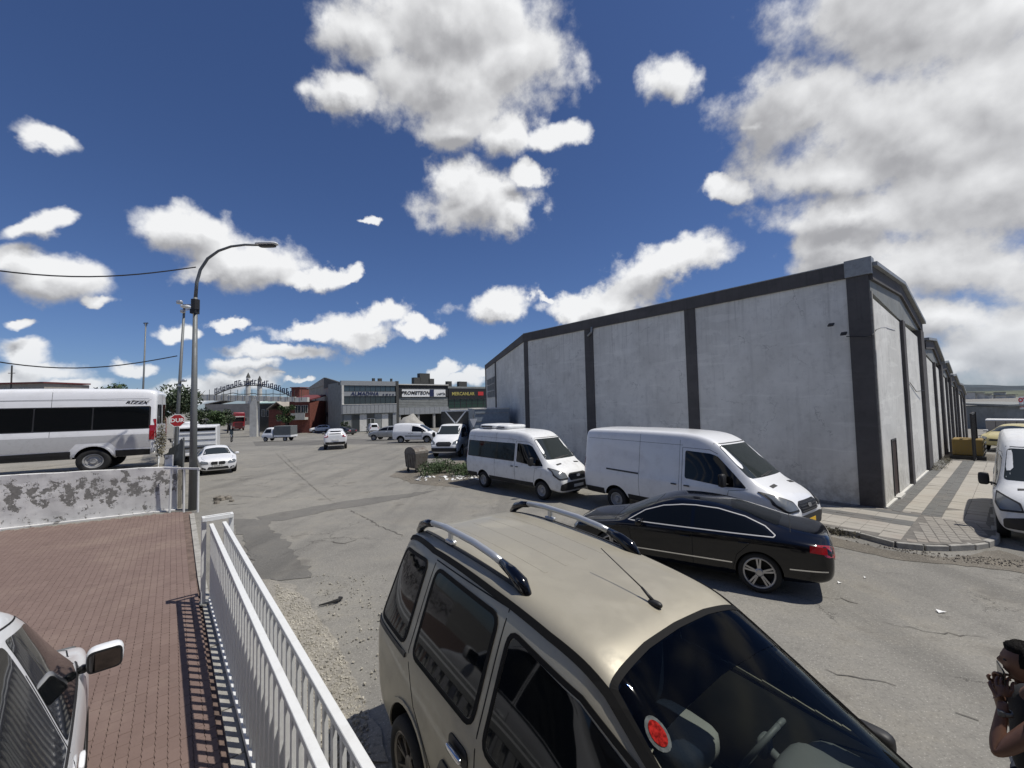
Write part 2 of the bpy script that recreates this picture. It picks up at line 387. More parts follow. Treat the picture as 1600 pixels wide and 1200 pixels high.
M['joint'] = mat('sandy_joint', (.14, .10, .082), .95, var=.3)

# ------------------------------------------------------------------ mesh builders
class MB:
    def __init__(s): s.v = []; s.f = []; s.m = []
    def raw(s, vs, fs, mi=0):
        o = len(s.v); s.v += [Vector(a) for a in vs]; s.f += [tuple(i+o for i in f) for f in fs]; s.m += [mi]*len(fs); return s
    def box(s, c, sz, rz=0, mi=0, tilt=None):
        hx, hy, hz = sz[0]/2, sz[1]/2, sz[2]/2
        M3 = Matrix.Rotation(rz, 3, 'Z') if tilt is None else tilt
        vs = [Vector(c)+M3@Vector((a*hx, b*hy, d*hz)) for a in (-1, 1) for b in (-1, 1) for d in (-1, 1)]
        return s.raw(vs, [(0, 1, 3, 2), (4, 6, 7, 5), (0, 4, 5, 1), (2, 3, 7, 6), (0, 2, 6, 4), (1, 5, 7, 3)], mi)
    def bar(s, a, b, wd, ht, mi=0, upv=(0, 0, 1)):
        a, b = Vector(a), Vector(b); d = (b-a); L = d.length
        if L < 1e-6: return s
        d /= L; uv_ = Vector(upv)
        sd_ = d.cross(uv_)
        if sd_.length < 1e-4: sd_ = d.cross(Vector((1, 0, 0)))
        sd_.normalize(); uu = sd_.cross(d)
        vs = [p+sd_*(i*wd/2)+uu*(j*ht/2) for p in (a, b) for i, j in ((-1, -1), (1, -1), (1, 1), (-1, 1))]
        return s.raw(vs, [(0, 1, 2, 3), (4, 7, 6, 5), (0, 4, 5, 1), (1, 5, 6, 2), (2, 6, 7, 3), (3, 7, 4, 0)], mi)
    def prism(s, poly, z0, z1, mi=0):
        n = len(poly); vs = [(p[0], p[1], z0) for p in poly]+[(p[0], p[1], z1) for p in poly]
        return s.raw(vs, [tuple(reversed(range(n))), tuple(range(n, 2*n))]+[(i, (i+1) % n, n+(i+1) % n, n+i) for i in range(n)], mi)
    def ext(s, poly, off, mi=0):
        """planar polygon of 3-D points pushed along off"""
        n = len(poly); vs = [Vector(p) for p in poly]+[Vector(p)+Vector(off) for p in poly]
        return s.raw(vs, [tuple(range(n)), tuple(reversed(range(n, 2*n)))]+[((i+1) % n, i, n+i, n+(i+1) % n) for i in range(n)], mi)
    def tube(s, pts, r, seg=8, mi=0, cap=True):
        pts = [Vector(p) for p in pts]; rs = r if isinstance(r, (list, tuple)) else [r]*len(pts)
        vs = []; n = len(pts)
        ref = None
        for i, p in enumerate(pts):
            d = (pts[min(n-1, i+1)]-pts[max(0, i-1)]).normalized()
            if ref is None: ref = d.cross(Vector((0, 0, 1)));
            if ref.length < 1e-3: ref = d.cross(Vector((1, 0, 0)))
            a = (ref-d*ref.dot(d)).normalized(); b = d.cross(a); ref = a
            vs += [p+(a*math.cos(k*2*math.pi/seg)+b*math.sin(k*2*math.pi/seg))*rs[i] for k in range(seg)]
        fs = [(i*seg+k, i*seg+(k+1) % seg, (i+1)*seg+(k+1) % seg, (i+1)*seg+k) for i in range(n-1) for k in range(seg)]
        if cap: fs += [tuple(reversed(range(seg))), tuple(range((n-1)*seg, n*seg))]
        return s.raw(vs, fs, mi)
    def lathe(s, prof, c, axis='Y', seg=32, mi=0):
        """prof: (radius, offset along axis)"""
        vs = []
        for k in range(seg):
            a = 2*math.pi*k/seg
            for r_, h in prof:
                if axis == 'Y': vs.append((c[0]+r_*math.cos(a), c[1]+h, c[2]+r_*math.sin(a)))
                elif axis == 'Z': vs.append((c[0]+r_*math.cos(a), c[1]+r_*math.sin(a), c[2]+h))
                else: vs.append((c[0]+h, c[1]+r_*math.cos(a), c[2]+r_*math.sin(a)))
        n = len(prof)
        return s.raw(vs, [(k*n+i, k*n+i+1, ((k+1) % seg)*n+i+1, ((k+1) % seg)*n+i) for k in range(seg) for i in range(n-1)], mi)
    def build(s, name, mats, parent=None, smooth=False, bevel=0, loc=None, fix=True):
        me = bpy.data.meshes.new(name); me.from_pydata([tuple(a) for a in s.v], [], s.f)
        for m_ in (mats if isinstance(mats, (list, tuple)) else [mats]): me.materials.append(m_)
        me.polygons.foreach_set('material_index', s.m)
        if fix:
            bm = bmesh.new(); bm.from_mesh(me); bmesh.ops.recalc_face_normals(bm, faces=bm.faces)
            if bevel: bmesh.ops.bevel(bm, geom=[e for e in bm.edges if len(e.link_faces) == 2 and e.calc_face_angle(0) > .6], offset=bevel, segments=1, affect='EDGES', clamp_overlap=True)
            bm.to_mesh(me); bm.free()
        if smooth: me.shade_smooth()
        return link(name, me, parent, loc)
def link(name, me, parent=None, loc=None):
    o = bpy.data.objects.new(name, me); COL.objects.link(o)
    if parent: o.parent = parent
    if loc is not None: o.location = loc
    return o
def tag(o, label=None, cat=None, group=None, kind=None):
    for k, v_ in (('label', label), ('category', cat), ('group', group), ('kind', kind)):
        if v_: o[k] = v_
    return o
def thing(name, label, cat, loc=(0, 0, 0), rz=0, group=None):
    o = bpy.data.objects.new(name, None); COL.objects.link(o); o.empty_display_size = .2
    o.location = loc; o.rotation_euler = (0, 0, rz)
    return tag(o, label, cat, group)
def dup(root, loc, rz, label, scale=None):
    def rec(o, par):
        c = o.copy(); COL.objects.link(c)
        if par is not None: c.parent = par
        for ch in o.children: rec(ch, c)
        return c
    r = rec(root, None); r.location = loc; r.rotation_euler = (0, 0, rz); r['label'] = label
    if scale: r.scale = scale
    return r
def text(name, body, size, loc, rot, m, parent=None, ext=.01, shear=0, sx=1, bold=0, align='CENTER'):
    cu = bpy.data.curves.new(name, 'FONT'); cu.body = body; cu.size = size; cu.extrude = ext; cu.shear = shear; cu.offset = bold
    cu.align_x = align; cu.align_y = 'CENTER'; cu.resolution_u = 2
    t = bpy.data.objects.new('tmp', cu); COL.objects.link(t); bpy.context.view_layer.update()
    me = bpy.data.meshes.new_from_object(t.evaluated_get(bpy.context.evaluated_depsgraph_get())); bpy.data.objects.remove(t)
    me.materials.clear(); me.materials.append(m)
    o = link(name, me, parent); o.location = loc; o.rotation_euler = rot; o.scale = (sx, 1, 1)
    return o
def superbox(mb, c, sz, e=.35, rz=0, mi=0, nu=16, nv=10, M3=None):
    """box with softly rounded faces"""
    def sp(a, p): return math.copysign(abs(a)**p, a)
    M3 = M3 or Matrix.Rotation(rz, 3, 'Z'); vs = []
    for i in range(nv+1):
        ph = -math.pi/2+math.pi*i/nv
        for j in range(nu):
            th = 2*math.pi*j/nu
            vs.append(Vector(c)+M3@Vector((sp(math.cos(ph), e)*sp(math.cos(th), e)*sz[0]/2, sp(math.cos(ph), e)*sp(math.sin(th), e)*sz[1]/2, sp(math.sin(ph), e)*sz[2]/2)))
    fs = [(i*nu+j, i*nu+(j+1) % nu, (i+1)*nu+(j+1) % nu, (i+1)*nu+j) for i in range(nv) for j in range(nu)]
    return mb.raw(vs, fs, mi)
def rounded(poly, r, n=4):
    """round the corners of a closed 2-D polygon"""
    out = []; N = len(poly)
    for i in range(N):
        p = Vector(poly[i]); a = Vector(poly[i-1])-p; b = Vector(poly[(i+1) % N])-p
        k = min(r, a.length*.45, b.length*.45)
        if k < 1e-4 or a.angle(b) > 2.9: out.append(p); continue
        p0 = p+a.normalized()*k; p1 = p+b.normalized()*k
        for j in range(n+1):
            t = j/n; out.append((1-t)**2*p0+2*t*(1-t)*p+t*t*p1)
    return out
def ptin(x, y, B):
    c = False; j = len(B)-1
    for i in range(len(B)):
        if (B[i][1] > y) != (B[j][1] > y) and x < (B[j][0]-B[i][0])*(y-B[i][1])/(B[j][1]-B[i][1])+B[i][0]: c = not c
        j = i
    return c
# ------------------------------------------------------------------ wheels
WHEELS = {}
def wheel_mesh(Rr, wd, rim, style, rimmat):
    key = (Rr, wd, rim, style, rimmat.name)
    if key in WHEELS: return WHEELS[key]
    t = MB(); h = wd/2
    t.lathe([(rim, -h*.8), (rim+.02, -h), (Rr-.05, -h*1.02), (Rr-.012, -h*.85), (Rr, -h*.6), (Rr, h*.6), (Rr-.012, h*.85), (Rr-.05, h*1.02), (rim+.02, h), (rim, h*.8)], (0, 0, 0), seg=40)
    t.lathe([(.0, -h*.6), (rim, -h*.6)], (0, 0, 0), seg=40)
    a = t.build('wheel', M['rubber'], smooth=True); me_t = a.data; bpy.data.objects.remove(a)
    m = MB(); y1 = h*.86
    m.lathe([(rim-.004, y1), (rim-.022, y1-.006), (rim-.03, y1-.04), (rim-.03, -h*.5)], (0, 0, 0), seg=40)
    m.lathe([(rim+.012, y1-.004), (rim-.004, y1+.004), (rim-.008, y1)], (0, 0, 0), seg=40)
    m.lathe([(0, y1-.015), (.05, y1-.017), (.07, y1-.03), (.07, y1-.08)], (0, 0, 0), seg=20)
    def spoke(a0, a1, w0, w1, r0_=.05, r1_=rim-.012, y0=y1-.03, yy=y1-.012):
        c0 = Vector((math.cos(a0)*r0_, y0, math.sin(a0)*r0_)); c1 = Vector((math.cos(a1)*r1_, yy, math.sin(a1)*r1_))
        d = (c1-c0).normalized(); sd_ = d.cross(Vector((0, 1, 0))).normalized()
        vs = []
        for p, ww in ((c0, w0), (c1, w1)):
            vs += [p-sd_*ww/2, p+sd_*ww/2, p+sd_*ww/2-Vector((0, .03, 0)), p-sd_*ww/2-Vector((0, .03, 0))]
        m.raw(vs, [(0, 1, 2, 3), (4, 7, 6, 5), (0, 4, 5, 1), (1, 5, 6, 2), (2, 6, 7, 3), (3, 7, 4, 0)])
    if style == 'multi':
        for k in range(7):
            a = k*2*math.pi/7; spoke(a, a+.42, .02, .011); spoke(a+.16, a+.03+.16, .02, .011)
    elif style == 'double':
        for k in range(5):
            a = k*2*math.pi/5+.3; spoke(a-.2, a-.12, .028, .03); spoke(a+.2, a+.12, .028, .03)
    elif style == 'five':
        for k in range(5): spoke(k*2*math.pi/5+.1, k*2*math.pi/5+.1, .07, .05)
    else:   # pressed steel
        m.lathe([(.03, y1-.03), (.07, y1-.01), (.09, y1-.055), (rim*.62, y1-.07), (rim*.8, y1-.03), (rim*.9, y1-.06), (rim-.03, y1-.05)], (0, 0, 0), seg=24)
    m.lathe([(0.02, y1-.09), (rim-.03, y1-.09)], (0, 0, 0), seg=24, mi=1)
    b = m.build('rim', [rimmat, M['well']], smooth=False); me_r = b.data; bpy.data.objects.remove(b)
    WHEELS[key] = (me_t, me_r); return WHEELS[key]

# ------------------------------------------------------------------ vehicles: lofted body, everything else laid on its surface
class Car:
    def __init__(s, name, label, cat, paint, st, loc, head, group=None, sub=2, scale=(1, 1, 1), arches=(), roof=None, z=None):
        s.root = thing(name, label, cat, (loc[0], loc[1], gz(loc[0], loc[1]) if z is None else z), head, group)
        s.root.scale = scale; s.paint = paint
        NR = 9
        vs = []; fs = []
        def rows(t):
            x, zb, zs, zt, hb, hs, ht, cr = (list(t)+[.02])[:8]
            zm = zb+(zs-zb)*.5
            return [(0, zb), (hb-.10, zb), (hb, zb+.07), (hs+.005, zm), (hs, zs-.04), (hs-.035, zs+.025), (ht, zt-.07), (ht-.11, zt), (0, zt+cr)]
        for t in st:
            rr = rows(t)
            vs += [(t[0], -y, z) for y, z in rr]+[(t[0], y, z) for y, z in rr[1:-1]]
        K = NR+NR-2
        def idx(i, side, r):   # side 0: -y ; 1: +y
            if side == 0 or r in (0, NR-1): return i*K+r
            return i*K+NR+r-1
        n = len(st)
        for i in range(n-1):
            for r in range(NR-1):
                fs.append((idx(i, 0, r), idx(i, 0, r+1), idx(i+1, 0, r+1), idx(i+1, 0, r)))
                fs.append((idx(i, 1, r+1), idx(i, 1, r), idx(i+1, 1, r), idx(i+1, 1, r+1)))
        for i in (0, n-1):
            for r in range(NR-1):
                q = []
                for k in (idx(i, 0, r), idx(i, 0, r+1), idx(i, 1, r+1), idx(i, 1, r)):
                    if k not in q: q.append(k)
                fs.append(tuple(q) if i == 0 else tuple(reversed(q)))
        me = bpy.data.meshes.new('body'); me.from_pydata(vs, [], fs)
        bm = bmesh.new(); bm.from_mesh(me); bmesh.ops.recalc_face_normals(bm, faces=bm.faces); bm.to_mesh(me); bm.free()
        o = link('body', me); md = o.modifiers.new('s', 'SUBSURF'); md.levels = sub; md.render_levels = sub
        me2 = s.evalmesh(o); bpy.data.objects.remove(o)
        s.bvh = BVHTree.FromPolygons([v_.co.copy() for v_ in me2.vertices], [tuple(p.vertices) for p in me2.polygons])
        me2.materials.clear(); me2.materials.append(paint); me2.materials.append(M['well'])
        if arches:
            o = link('body', me2); cut = MB()
            for (ax, az, ar, yi) in arches:
                for sg in (-1, 1):
                    cut.lathe([(0, 0), (ar, 0), (ar, 1.2), (0, 1.2)] if sg > 0 else [(0, 0), (ar, 0), (ar, -1.2), (0, -1.2)], (ax, sg*yi, az), seg=36, mi=1)
            co = cut.build('cut', [paint, M['well']])
            bm = bmesh.new(); bm.from_mesh(co.data); bmesh.ops.remove_doubles(bm, verts=bm.verts, dist=1e-5); bmesh.ops.recalc_face_normals(bm, faces=bm.faces); bm.to_mesh(co.data); bm.free()
            md = o.modifiers.new('b', 'BOOLEAN'); md.operation = 'DIFFERENCE'; md.solver = 'EXACT'; md.object = co
            me3 = s.evalmesh(o); bpy.data.objects.remove(o); bpy.data.objects.remove(co)
            me2 = me3
        me2.shade_smooth(); me2.set_sharp_from_angle(angle=R(38))
        s.body = link('body', me2, s.root)
    def evalmesh(s, o):
        bpy.context.view_layer.update()
        return bpy.data.meshes.new_from_object(o.evaluated_get(bpy.context.evaluated_depsgraph_get()))
    def surf(s, ax, a, b):
        O, D = {'y+': ((a, 5, b), (0, -1, 0)), 'y-': ((a, -5, b), (0, 1, 0)), 'x+': ((12, a, b), (-1, 0, 0)), 'x-': ((-12, a, b), (1, 0, 0)), 'z': ((a, b, 9), (0, 0, -1))}[ax]
        p, n, i, d = s.bvh.ray_cast(Vector(O), Vector(D))
        if p is None:
            q = {'y+': (a, .8, b), 'y-': (a, -.8, b), 'x+': (4, a, b), 'x-': (-1, a, b), 'z': (a, b, 1)}[ax]
            p, n, i, d = s.bvh.find_nearest(Vector(q))
        if n.dot(Vector(D)) > 0: n = -n
        return p, n
    def patch(s, name, ax, poly, m, off=.004, rnd=.03, res=.12, parent=None, skirt=.012, label=None):
        P = rounded([Vector(p) for p in poly], rnd) if rnd else [Vector(p) for p in poly]
        # subdivide edges
        B = []
        for i, p in enumerate(P):
            q = P[(i+1) % len(P)]; k = max(1, int((q-p).length/res)); B += [p.lerp(q, j/k) for j in range(k)]
        xs = [p.x for p in B]; ys = [p.y for p in B]; inner = []
        def inside(x, y):
            c = False; j = len(B)-1
            for i in range(len(B)):
                if (B[i].y > y) != (B[j].y > y) and x < (B[j].x-B[i].x)*(y-B[i].y)/(B[j].y-B[i].y)+B[i].x: c = not c
                j = i
            return c
        x = min(xs)+res/2
        while x < max(xs):
            y = min(ys)+res/2
            while y < max(ys):
                if inside(x, y) and min((Vector((x, y))-b).length for b in B) > res*.35: inner.append(Vector((x, y)))
                y += res
            x += res
        n = len(B); V2 = B+inner
        vv, ee, ff, *_ = delaunay_2d_cdt(V2, [(i, (i+1) % n) for i in range(n)], [], 1, 1e-5)
        vs = []; 
        for p in vv:
            h, nn = s.surf(ax, p.x, p.y); vs.append(h+nn*off)
        nb = len(vs); ring = []
        for p in B:
            h, nn = s.surf(ax, p.x, p.y); ring.append(h-nn*(skirt-off))
        fs = [tuple(f) for f in ff]
        kd = {}
        for i, p in enumerate(vv): kd[(round(p.x, 4), round(p.y, 4))] = i
        ids = [kd.get((round(p.x, 4), round(p.y, 4))) for p in B]
        if all(i is not None for i in ids):
            fs += [(ids[i], ids[(i+1) % n], nb+(i+1) % n, nb+i) for i in range(n)]
            vs += ring
        mb = MB(); mb.raw(vs, fs)
        o = mb.build(name, m, parent or s.root, smooth=True)
        o.data.set_sharp_from_angle(angle=R(40))
        if label: o['label'] = label
        return o
    def opening(s, ax, poly, lo):
        # take the sheet metal out under a see-through pane
        k = {'z': (0, 1, 2, 1), 'y+': (0, 2, 1, 1), 'y-': (0, 2, 1, -1)}[ax]
        bm = bmesh.new(); bm.from_mesh(s.body.data); kill = []
        for f in bm.faces:
            c_ = f.calc_center_median()
            if f.normal[k[2]]*k[3] > lo and ptin(c_[k[0]], c_[k[1]], poly): kill.append(f)
        bmesh.ops.delete(bm, geom=kill, context='FACES'); bm.to_mesh(s.body.data); bm.free()
    def line(s, name, ax, pts, wd, m, off=.002, parent=None, closed=False, res=.08, smooth=False):
        P = [Vector(p) for p in pts]
        if closed: P.append(P[0])
        Q = []
        for a, b in zip(P, P[1:]):
            k = max(1, int((b-a).length/res)); Q += [a.lerp(b, j/k) for j in range(k)]
        Q.append(P[-1])
        H = [s.surf(ax, q.x, q.y) for q in Q]; vs = []; n = len(H)
        for i, (h, nn) in enumerate(H):
            t = (H[min(n-1, i+1)][0]-H[max(0, i-1)][0]).normalized(); sd_ = nn.cross(t).normalized()
            vs += [h-sd_*wd/2-nn*.003, h-sd_*wd/2+nn*off, h+sd_*wd/2+nn*off, h+sd_*wd/2-nn*.003]
        fs = [(i*4+k, i*4+(k+1) % 4, (i+1)*4+(k+1) % 4, (i+1)*4+k) for i in range(n-1) for k in range(4)]+[(0, 1, 2, 3), ((n-1)*4+3, (n-1)*4+2, (n-1)*4+1, (n-1)*4)]
        mb = MB(); mb.raw(vs, fs); return mb.build(name, m, parent or s.root)
    def both(s, fn, name, poly, *a, **k):
        return [fn(name, ax, poly, *a, **k) for ax in ('y-', 'y+')]
    def wheels(s, axles, Rr, wd, rim, style, track, rimmat=None):
        t, r = wheel_mesh(Rr, wd, rim, style, rimmat or M['rim'])
        for x in axles:
            for sg in (1, -1):
                o = link('wheel', t, s.root, (x, sg*track, Rr)); q = link('rim', r, o)
                if sg < 0: o.rotation_euler = (0, 0, math.pi)
    def mirror(s, x, y, z, sz=(.10, .22, .15), m=None, arm=.08):
        for sg in (-1, 1):
            mb = MB(); superbox(mb, (0, 0, 0), sz, .55); mb.bar((0, -sg*(sz[1]/2-.01), -sz[2]*.3), (.03, -sg*(sz[1]/2+arm), -sz[2]*.35), .05, .04, mi=1)
            o = mb.build('wing_mirror', [m or s.paint, M['black']], s.root, smooth=True, loc=(x, sg*(y+arm+sz[1]/2), z))
            g = MB(); g.prism(rounded([(-sz[1]*.46, -sz[2]*.45), (sz[1]*.46, -sz[2]*.45), (sz[1]*.46, sz[2]*.45), (-sz[1]*.46, sz[2]*.45)], .04), 0, .006); q = g.build('mirror_surround', M['black'], o); q.rotation_euler = (R(90), 0, R(-90)); q.location = (-sz[0]*.47, 0, 0)
            g = MB(); g.prism(rounded([(-sz[1]*.40, -sz[2]*.38), (sz[1]*.40, -sz[2]*.38), (sz[1]*.40, sz[2]*.38), (-sz[1]*.40, sz[2]*.38)], .03), 0, .006)
            q = g.build('mirror_glass', M['mirror'], o); q.rotation_euler = (R(90), 0, R(-90)); q.location = (-sz[0]*.5, 0, 0)
    def handles(s, pts, m=None, sz=(.17, .03, .035), slope=0):
        for x, z in pts:
            for ax in ('y-', 'y+'):
                p, n = s.surf(ax, x, z); mb = MB(); superbox(mb, (0, 0, 0), sz, .5, nu=10, nv=6)
                o = mb.build('door_handle', m or M['black'], s.root, smooth=True, loc=p+n*.02)
    def plate(s, end, y, z, m=None, w=.52, txt=None, tm=None):
        p, n = s.surf('x+' if end > 0 else 'x-', y, z); mb = MB(); mb.box((0, 0, 0), (.02, w, .115))
        o = mb.build('licence_plate', m or M['plate'], s.root, loc=(p.x+end*.012, y, z), bevel=.003)
        if txt:
            text('plate_text', txt, .10, (end*.0125, 0, 0), (R(90), 0, R(90 if end > 0 else -90)), tm or M['ink'], o, ext=.0015, sx=.85)
        return o
SHUT = .010
def seams(c, lines, ax=('y-', 'y+'), wd=SHUT):
    for l in lines:
        for a in ax: c.line('door_seam', a, l, wd, M['well'], off=.0015)
# ------------------------------------------------------------------ vehicle kinds
def panel_van(name, label, cat, loc, head, paint, kind='panel', **kw):
    """large van with a short sloping bonnet; kind: panel, minibus"""
    st = [(-1.33, .66, 1.25, 2.44, .86, .90, .76, .0), (-1.29, .48, 1.25, 2.55, .93, .97, .80), (-1.15, .44, 1.25, 2.62, .95, .99, .82), (-.5, .42, 1.25, 2.63, .96, 1.0, .83),
          (1.0, .42, 1.25, 2.64, .96, 1.0, .83), (2.2, .42, 1.25, 2.62, .96, 1.0, .82), (2.7, .42, 1.25, 2.56, .96, 1.0, .80), (3.02, .42, 1.25, 2.40, .95, 1.0, .76),
          (3.15, .42, 1.25, 2.30, .95, 1.0, .75), (3.92, .40, 1.22, 1.50, .94, 1.0, .84, .03), (4.02, .40, 1.20, 1.43, .94, .99, .84, .05), (4.35, .36, 1.10, 1.29, .92, .96, .76, .06),
          (4.58, .32, .98, 1.14, .86, .90, .66, .05), (4.70, .36, .80, .98, .76, .80, .56, .03), (4.74, .46, .70, .86, .66, .70, .50, .0)]
    c = Car(name, label, cat, paint, st, loc, head, arches=((0, .38, .44, .62), (3.72, .38, .45, .62)), **kw)
    c.patch('windscreen', 'x+', [(-.80, 1.53), (.80, 1.53), (.70, 2.30), (-.70, 2.30)], M['screen_glass'], rnd=.08)
    c.both(c.patch, 'side_window', [(2.28, 1.36), (3.30, 1.28), (3.82, 1.30), (3.62, 1.50), (3.1, 2.02), (2.92, 2.08), (2.28, 2.12)], M['glass'], rnd=.06)
    if kind == 'minibus':
        c.both(c.patch, 'window_band', [(-1.18, 1.38), (2.14, 1.36), (2.14, 2.10), (-1.18, 2.10)], M['black'], rnd=.04)
        for a, b in ((-1.15, -.32), (-.30, .50), (.52, 1.30), (1.32, 2.12)):
            c.both(c.patch, 'side_window', [(a, 1.40), (b, 1.40), (b, 2.08), (a, 2.08)], M['glass'], rnd=.02, off=.007)
    # black lower band, bumpers, grille, lamps
    c.both(c.line, 'side_cladding', [(-1.2, .56), (-.46, .56)], .20, M['black'], off=.015)
    c.both(c.line, 'side_cladding', [(.46, .54), (3.26, .54)], .16, M['black'], off=.015)
    c.patch('bumper', 'x+', [(-.84, .44), (.84, .44), (.84, .68), (.55, .74), (-.55, .74), (-.84, .68)], M['black'], off=.02, rnd=.06)
    c.patch('grille', 'x+', [(-.42, .80), (.42, .80), (.50, .98), (.38, 1.06), (-.38, 1.06), (-.50, .98)], M['black'], off=.012, rnd=.04)
    for k in range(4): c.line('grille_bar', 'x+', [(-.43, .84+k*.055), (.43, .84+k*.055)], .014, M['trim'], off=.03)
    c.patch('badge', 'x+', rounded([(-.09, .90), (.09, .90), (.09, .98), (-.09, .98)], .045), M['chrome'], off=.035, rnd=0)
    for sg in (-1, 1):
        c.patch('headlight', 'x+', [(sg*.56, .90), (sg*.60, 1.04), (sg*.90, 1.22), (sg*.93, 1.02), (sg*.86, .88)], M['lamp_clear'], off=.028, rnd=.03, res=.06)
        c.patch('headlight_bezel', 'x+', [(sg*.53, .86), (sg*.57, 1.07), (sg*.92, 1.27), (sg*.95, 1.0), (sg*.88, .84)], M['black'], off=.018, rnd=.03, res=.06)
        c.patch('bonnet_vent', 'z', [(4.16, sg*.35), (4.16, sg*.60), (4.24, sg*.60), (4.24, sg*.35)], M['black'], off=.006, rnd=.01)
        c.patch('tail_light', 'x-', [(sg*.86, 1.0), (sg*.93, 1.0), (sg*.90, 1.62), (sg*.84, 1.62)], M['lamp_red'], off=.015, rnd=.02)
        c.patch('wiper', 'x+', [(sg*.10-.32, 1.53), (sg*.10+.30, 1.60), (sg*.10+.30, 1.615), (sg*.10-.32, 1.55)], M['black'], off=.02, rnd=0)
    for sg in (-1, 1):
        c.patch('rear_window', 'x-', [(sg*.10, 1.45), (sg*.74, 1.45), (sg*.68, 2.1), (sg*.10, 2.1)], M['glass'], rnd=.06)
    c.line('door_seam', 'x-', [(0, .6), (0, 2.5)], .012, M['well'])
    seams(c, [[(2.20, .56), (2.20, 2.20)], [(2.2, 2.2), (2.9, 2.18), (3.1, 2.08)], [(3.30, .62), (3.42, 1.20), (3.84, 1.28)]])
    seams(c, [[(-1.15, 2.30), (2.2, 2.26)], [(.86, .60), (.86, 2.58)]], wd=.008)
    if kind == 'panel':
        seams(c, [[(2.12, .62), (2.12, 2.4)]], wd=.007)
        c.both(c.line, 'sliding_door_rail', [(-.35, 1.32), (.84, 1.30)], .05, M['trim'], off=.008)
    c.line('roof_front_seam', 'x+', [(-.72, 2.34), (.72, 2.34)], .03, M['trim'], off=.004)
    c.wheels((0, 3.72), .36, .22, .215, 'steel', .86, M['hub'])
    c.mirror(3.36, .93, 1.46, (.12, .20, .34), M['black'], .10)
    c.handles([(2.35, 1.16)] + ([(1.98, 1.16)] if kind == 'panel' else [(2.05, 1.16)]))
    return c
def sedan(name, label, cat, loc, head, paint, chrome=True, face='bar', rimstyle='double', H=0, **kw):
    st = [(-1.13, .46, .74, .88, .60, .66, .48, .0), (-1.08, .33, .82, .98, .74, .80, .60), (-.95, .26, .88, 1.05, .81, .88, .66), (-.60, .22, .92, 1.08, .86, .915, .68),
          (-.42, .22, .93, 1.11, .87, .925, .66), (.30, .2, .94, 1.33+H, .88, .93, .58), (.8, .2, .93, 1.41+H, .88, .93, .57), (1.35, .2, .92, 1.42+H, .88, .93, .57),
          (1.72, .2, .92, 1.37+H, .88, .925, .58), (2.58, .2, .90, .99, .87, .92, .72, .02), (2.70, .21, .88, .95, .87, .91, .72, .03), (3.25, .22, .80, .88, .83, .89, .70, .03),
          (3.50, .22, .74, .82, .78, .84, .64, .02), (3.62, .24, .66, .76, .70, .76, .58, .0), (3.66, .30, .62, .71, .60, .66, .50, .0)]
    c = Car(name, label, cat, paint, st, loc, head, arches=((0, .34, .375, .58), (2.71, .34, .375, .58)), **kw)
    c.patch('windscreen', 'z', [(2.50, -.66), (2.54, 0), (2.50, .66), (1.84, .53), (1.78, 0), (1.84, -.53)], M['screen_glass'], rnd=.05)
    c.patch('rear_window', 'z', [(-.33, -.58), (-.38, 0), (-.33, .58), (.42, .50), (.48, 0), (.42, -.50)], M['glass'], rnd=.05)
    fw_ = [(1.12, .985), (2.16, .965), (2.28, .985), (2.0, 1.12), (1.65, 1.235+H), (1.3, 1.285+H), (1.12, 1.295+H)]
    rw_ = [(1.06, .985), (1.06, 1.295+H), (.65, 1.275+H), (.22, 1.19+H*.7), (-.08, 1.08), (-.20, 1.005), (-.15, .985)]
    c.both(c.patch, 'side_window', fw_, M['glass'], rnd=.025); c.both(c.patch, 'side_window', rw_, M['glass'], rnd=.025)
    loop = [(-.24, .968), (2.34, .955), (2.02, 1.145), (1.66, 1.262+H), (1.3, 1.312+H), (1.05, 1.322+H), (.65, 1.303+H), (.2, 1.215+H*.7), (-.12, 1.10), (-.27, .995)]
    c.both(c.line, 'window_trim', loop, .020, M['bright_trim'] if chrome else M['black'], closed=True, off=.009)
    if chrome:
        c.both(c.line, 'side_moulding', [(.42, .47), (2.28, .46)], .022, M['chrome'], off=.012)
        c.both(c.line, 'bumper_trim', [(-1.0, .52), (-.46, .50)], .022, M['chrome'], off=.012)
    seams(c, [[(1.09, .26), (1.09, .96)], [(2.2, .3), (2.30, .75), (2.36, .94)], [(-.02, .98), (.10, .86), (.34, .62), (.42, .34)]])
    c.line('bonnet_seam', 'z', [(2.66, -.74), (2.62, 0), (2.66, .74)], .012, M['well']); c.both(lambda n, ax, p, *a, **k: c.line(n, 'z', [(x, y*(-1 if ax == 'y-' else 1)) for x, y in p], *a, **k), 'bonnet_seam', [(2.66, .74), (3.2, .70), (3.45, .60)], .010, M['well'])
    c.line('boot_seam', 'z', [(-.50, -.66), (-.50, .66)], .010, M['well'])
    for sg in (-1, 1):
        c.patch('headlight', 'x+', [(sg*.44, .60), (sg*.46, .70), (sg*.76, .76), (sg*.82, .68), (sg*.76, .60)], M['lamp_clear'], off=.016, rnd=.02, res=.05)
        c.patch('tail_light', 'x-', [(sg*.46, .70), (sg*.44, .80), (sg*.70, .90), (sg*.84, .92), (sg*.86, .76), (sg*.66, .68)], M['lamp_red'], off=.012, rnd=.03)
    c.patch('bumper_intake', 'x+', [(-.50, .30), (.50, .30), (.44, .44), (-.44, .44)], M['black'], off=.008, rnd=.04)
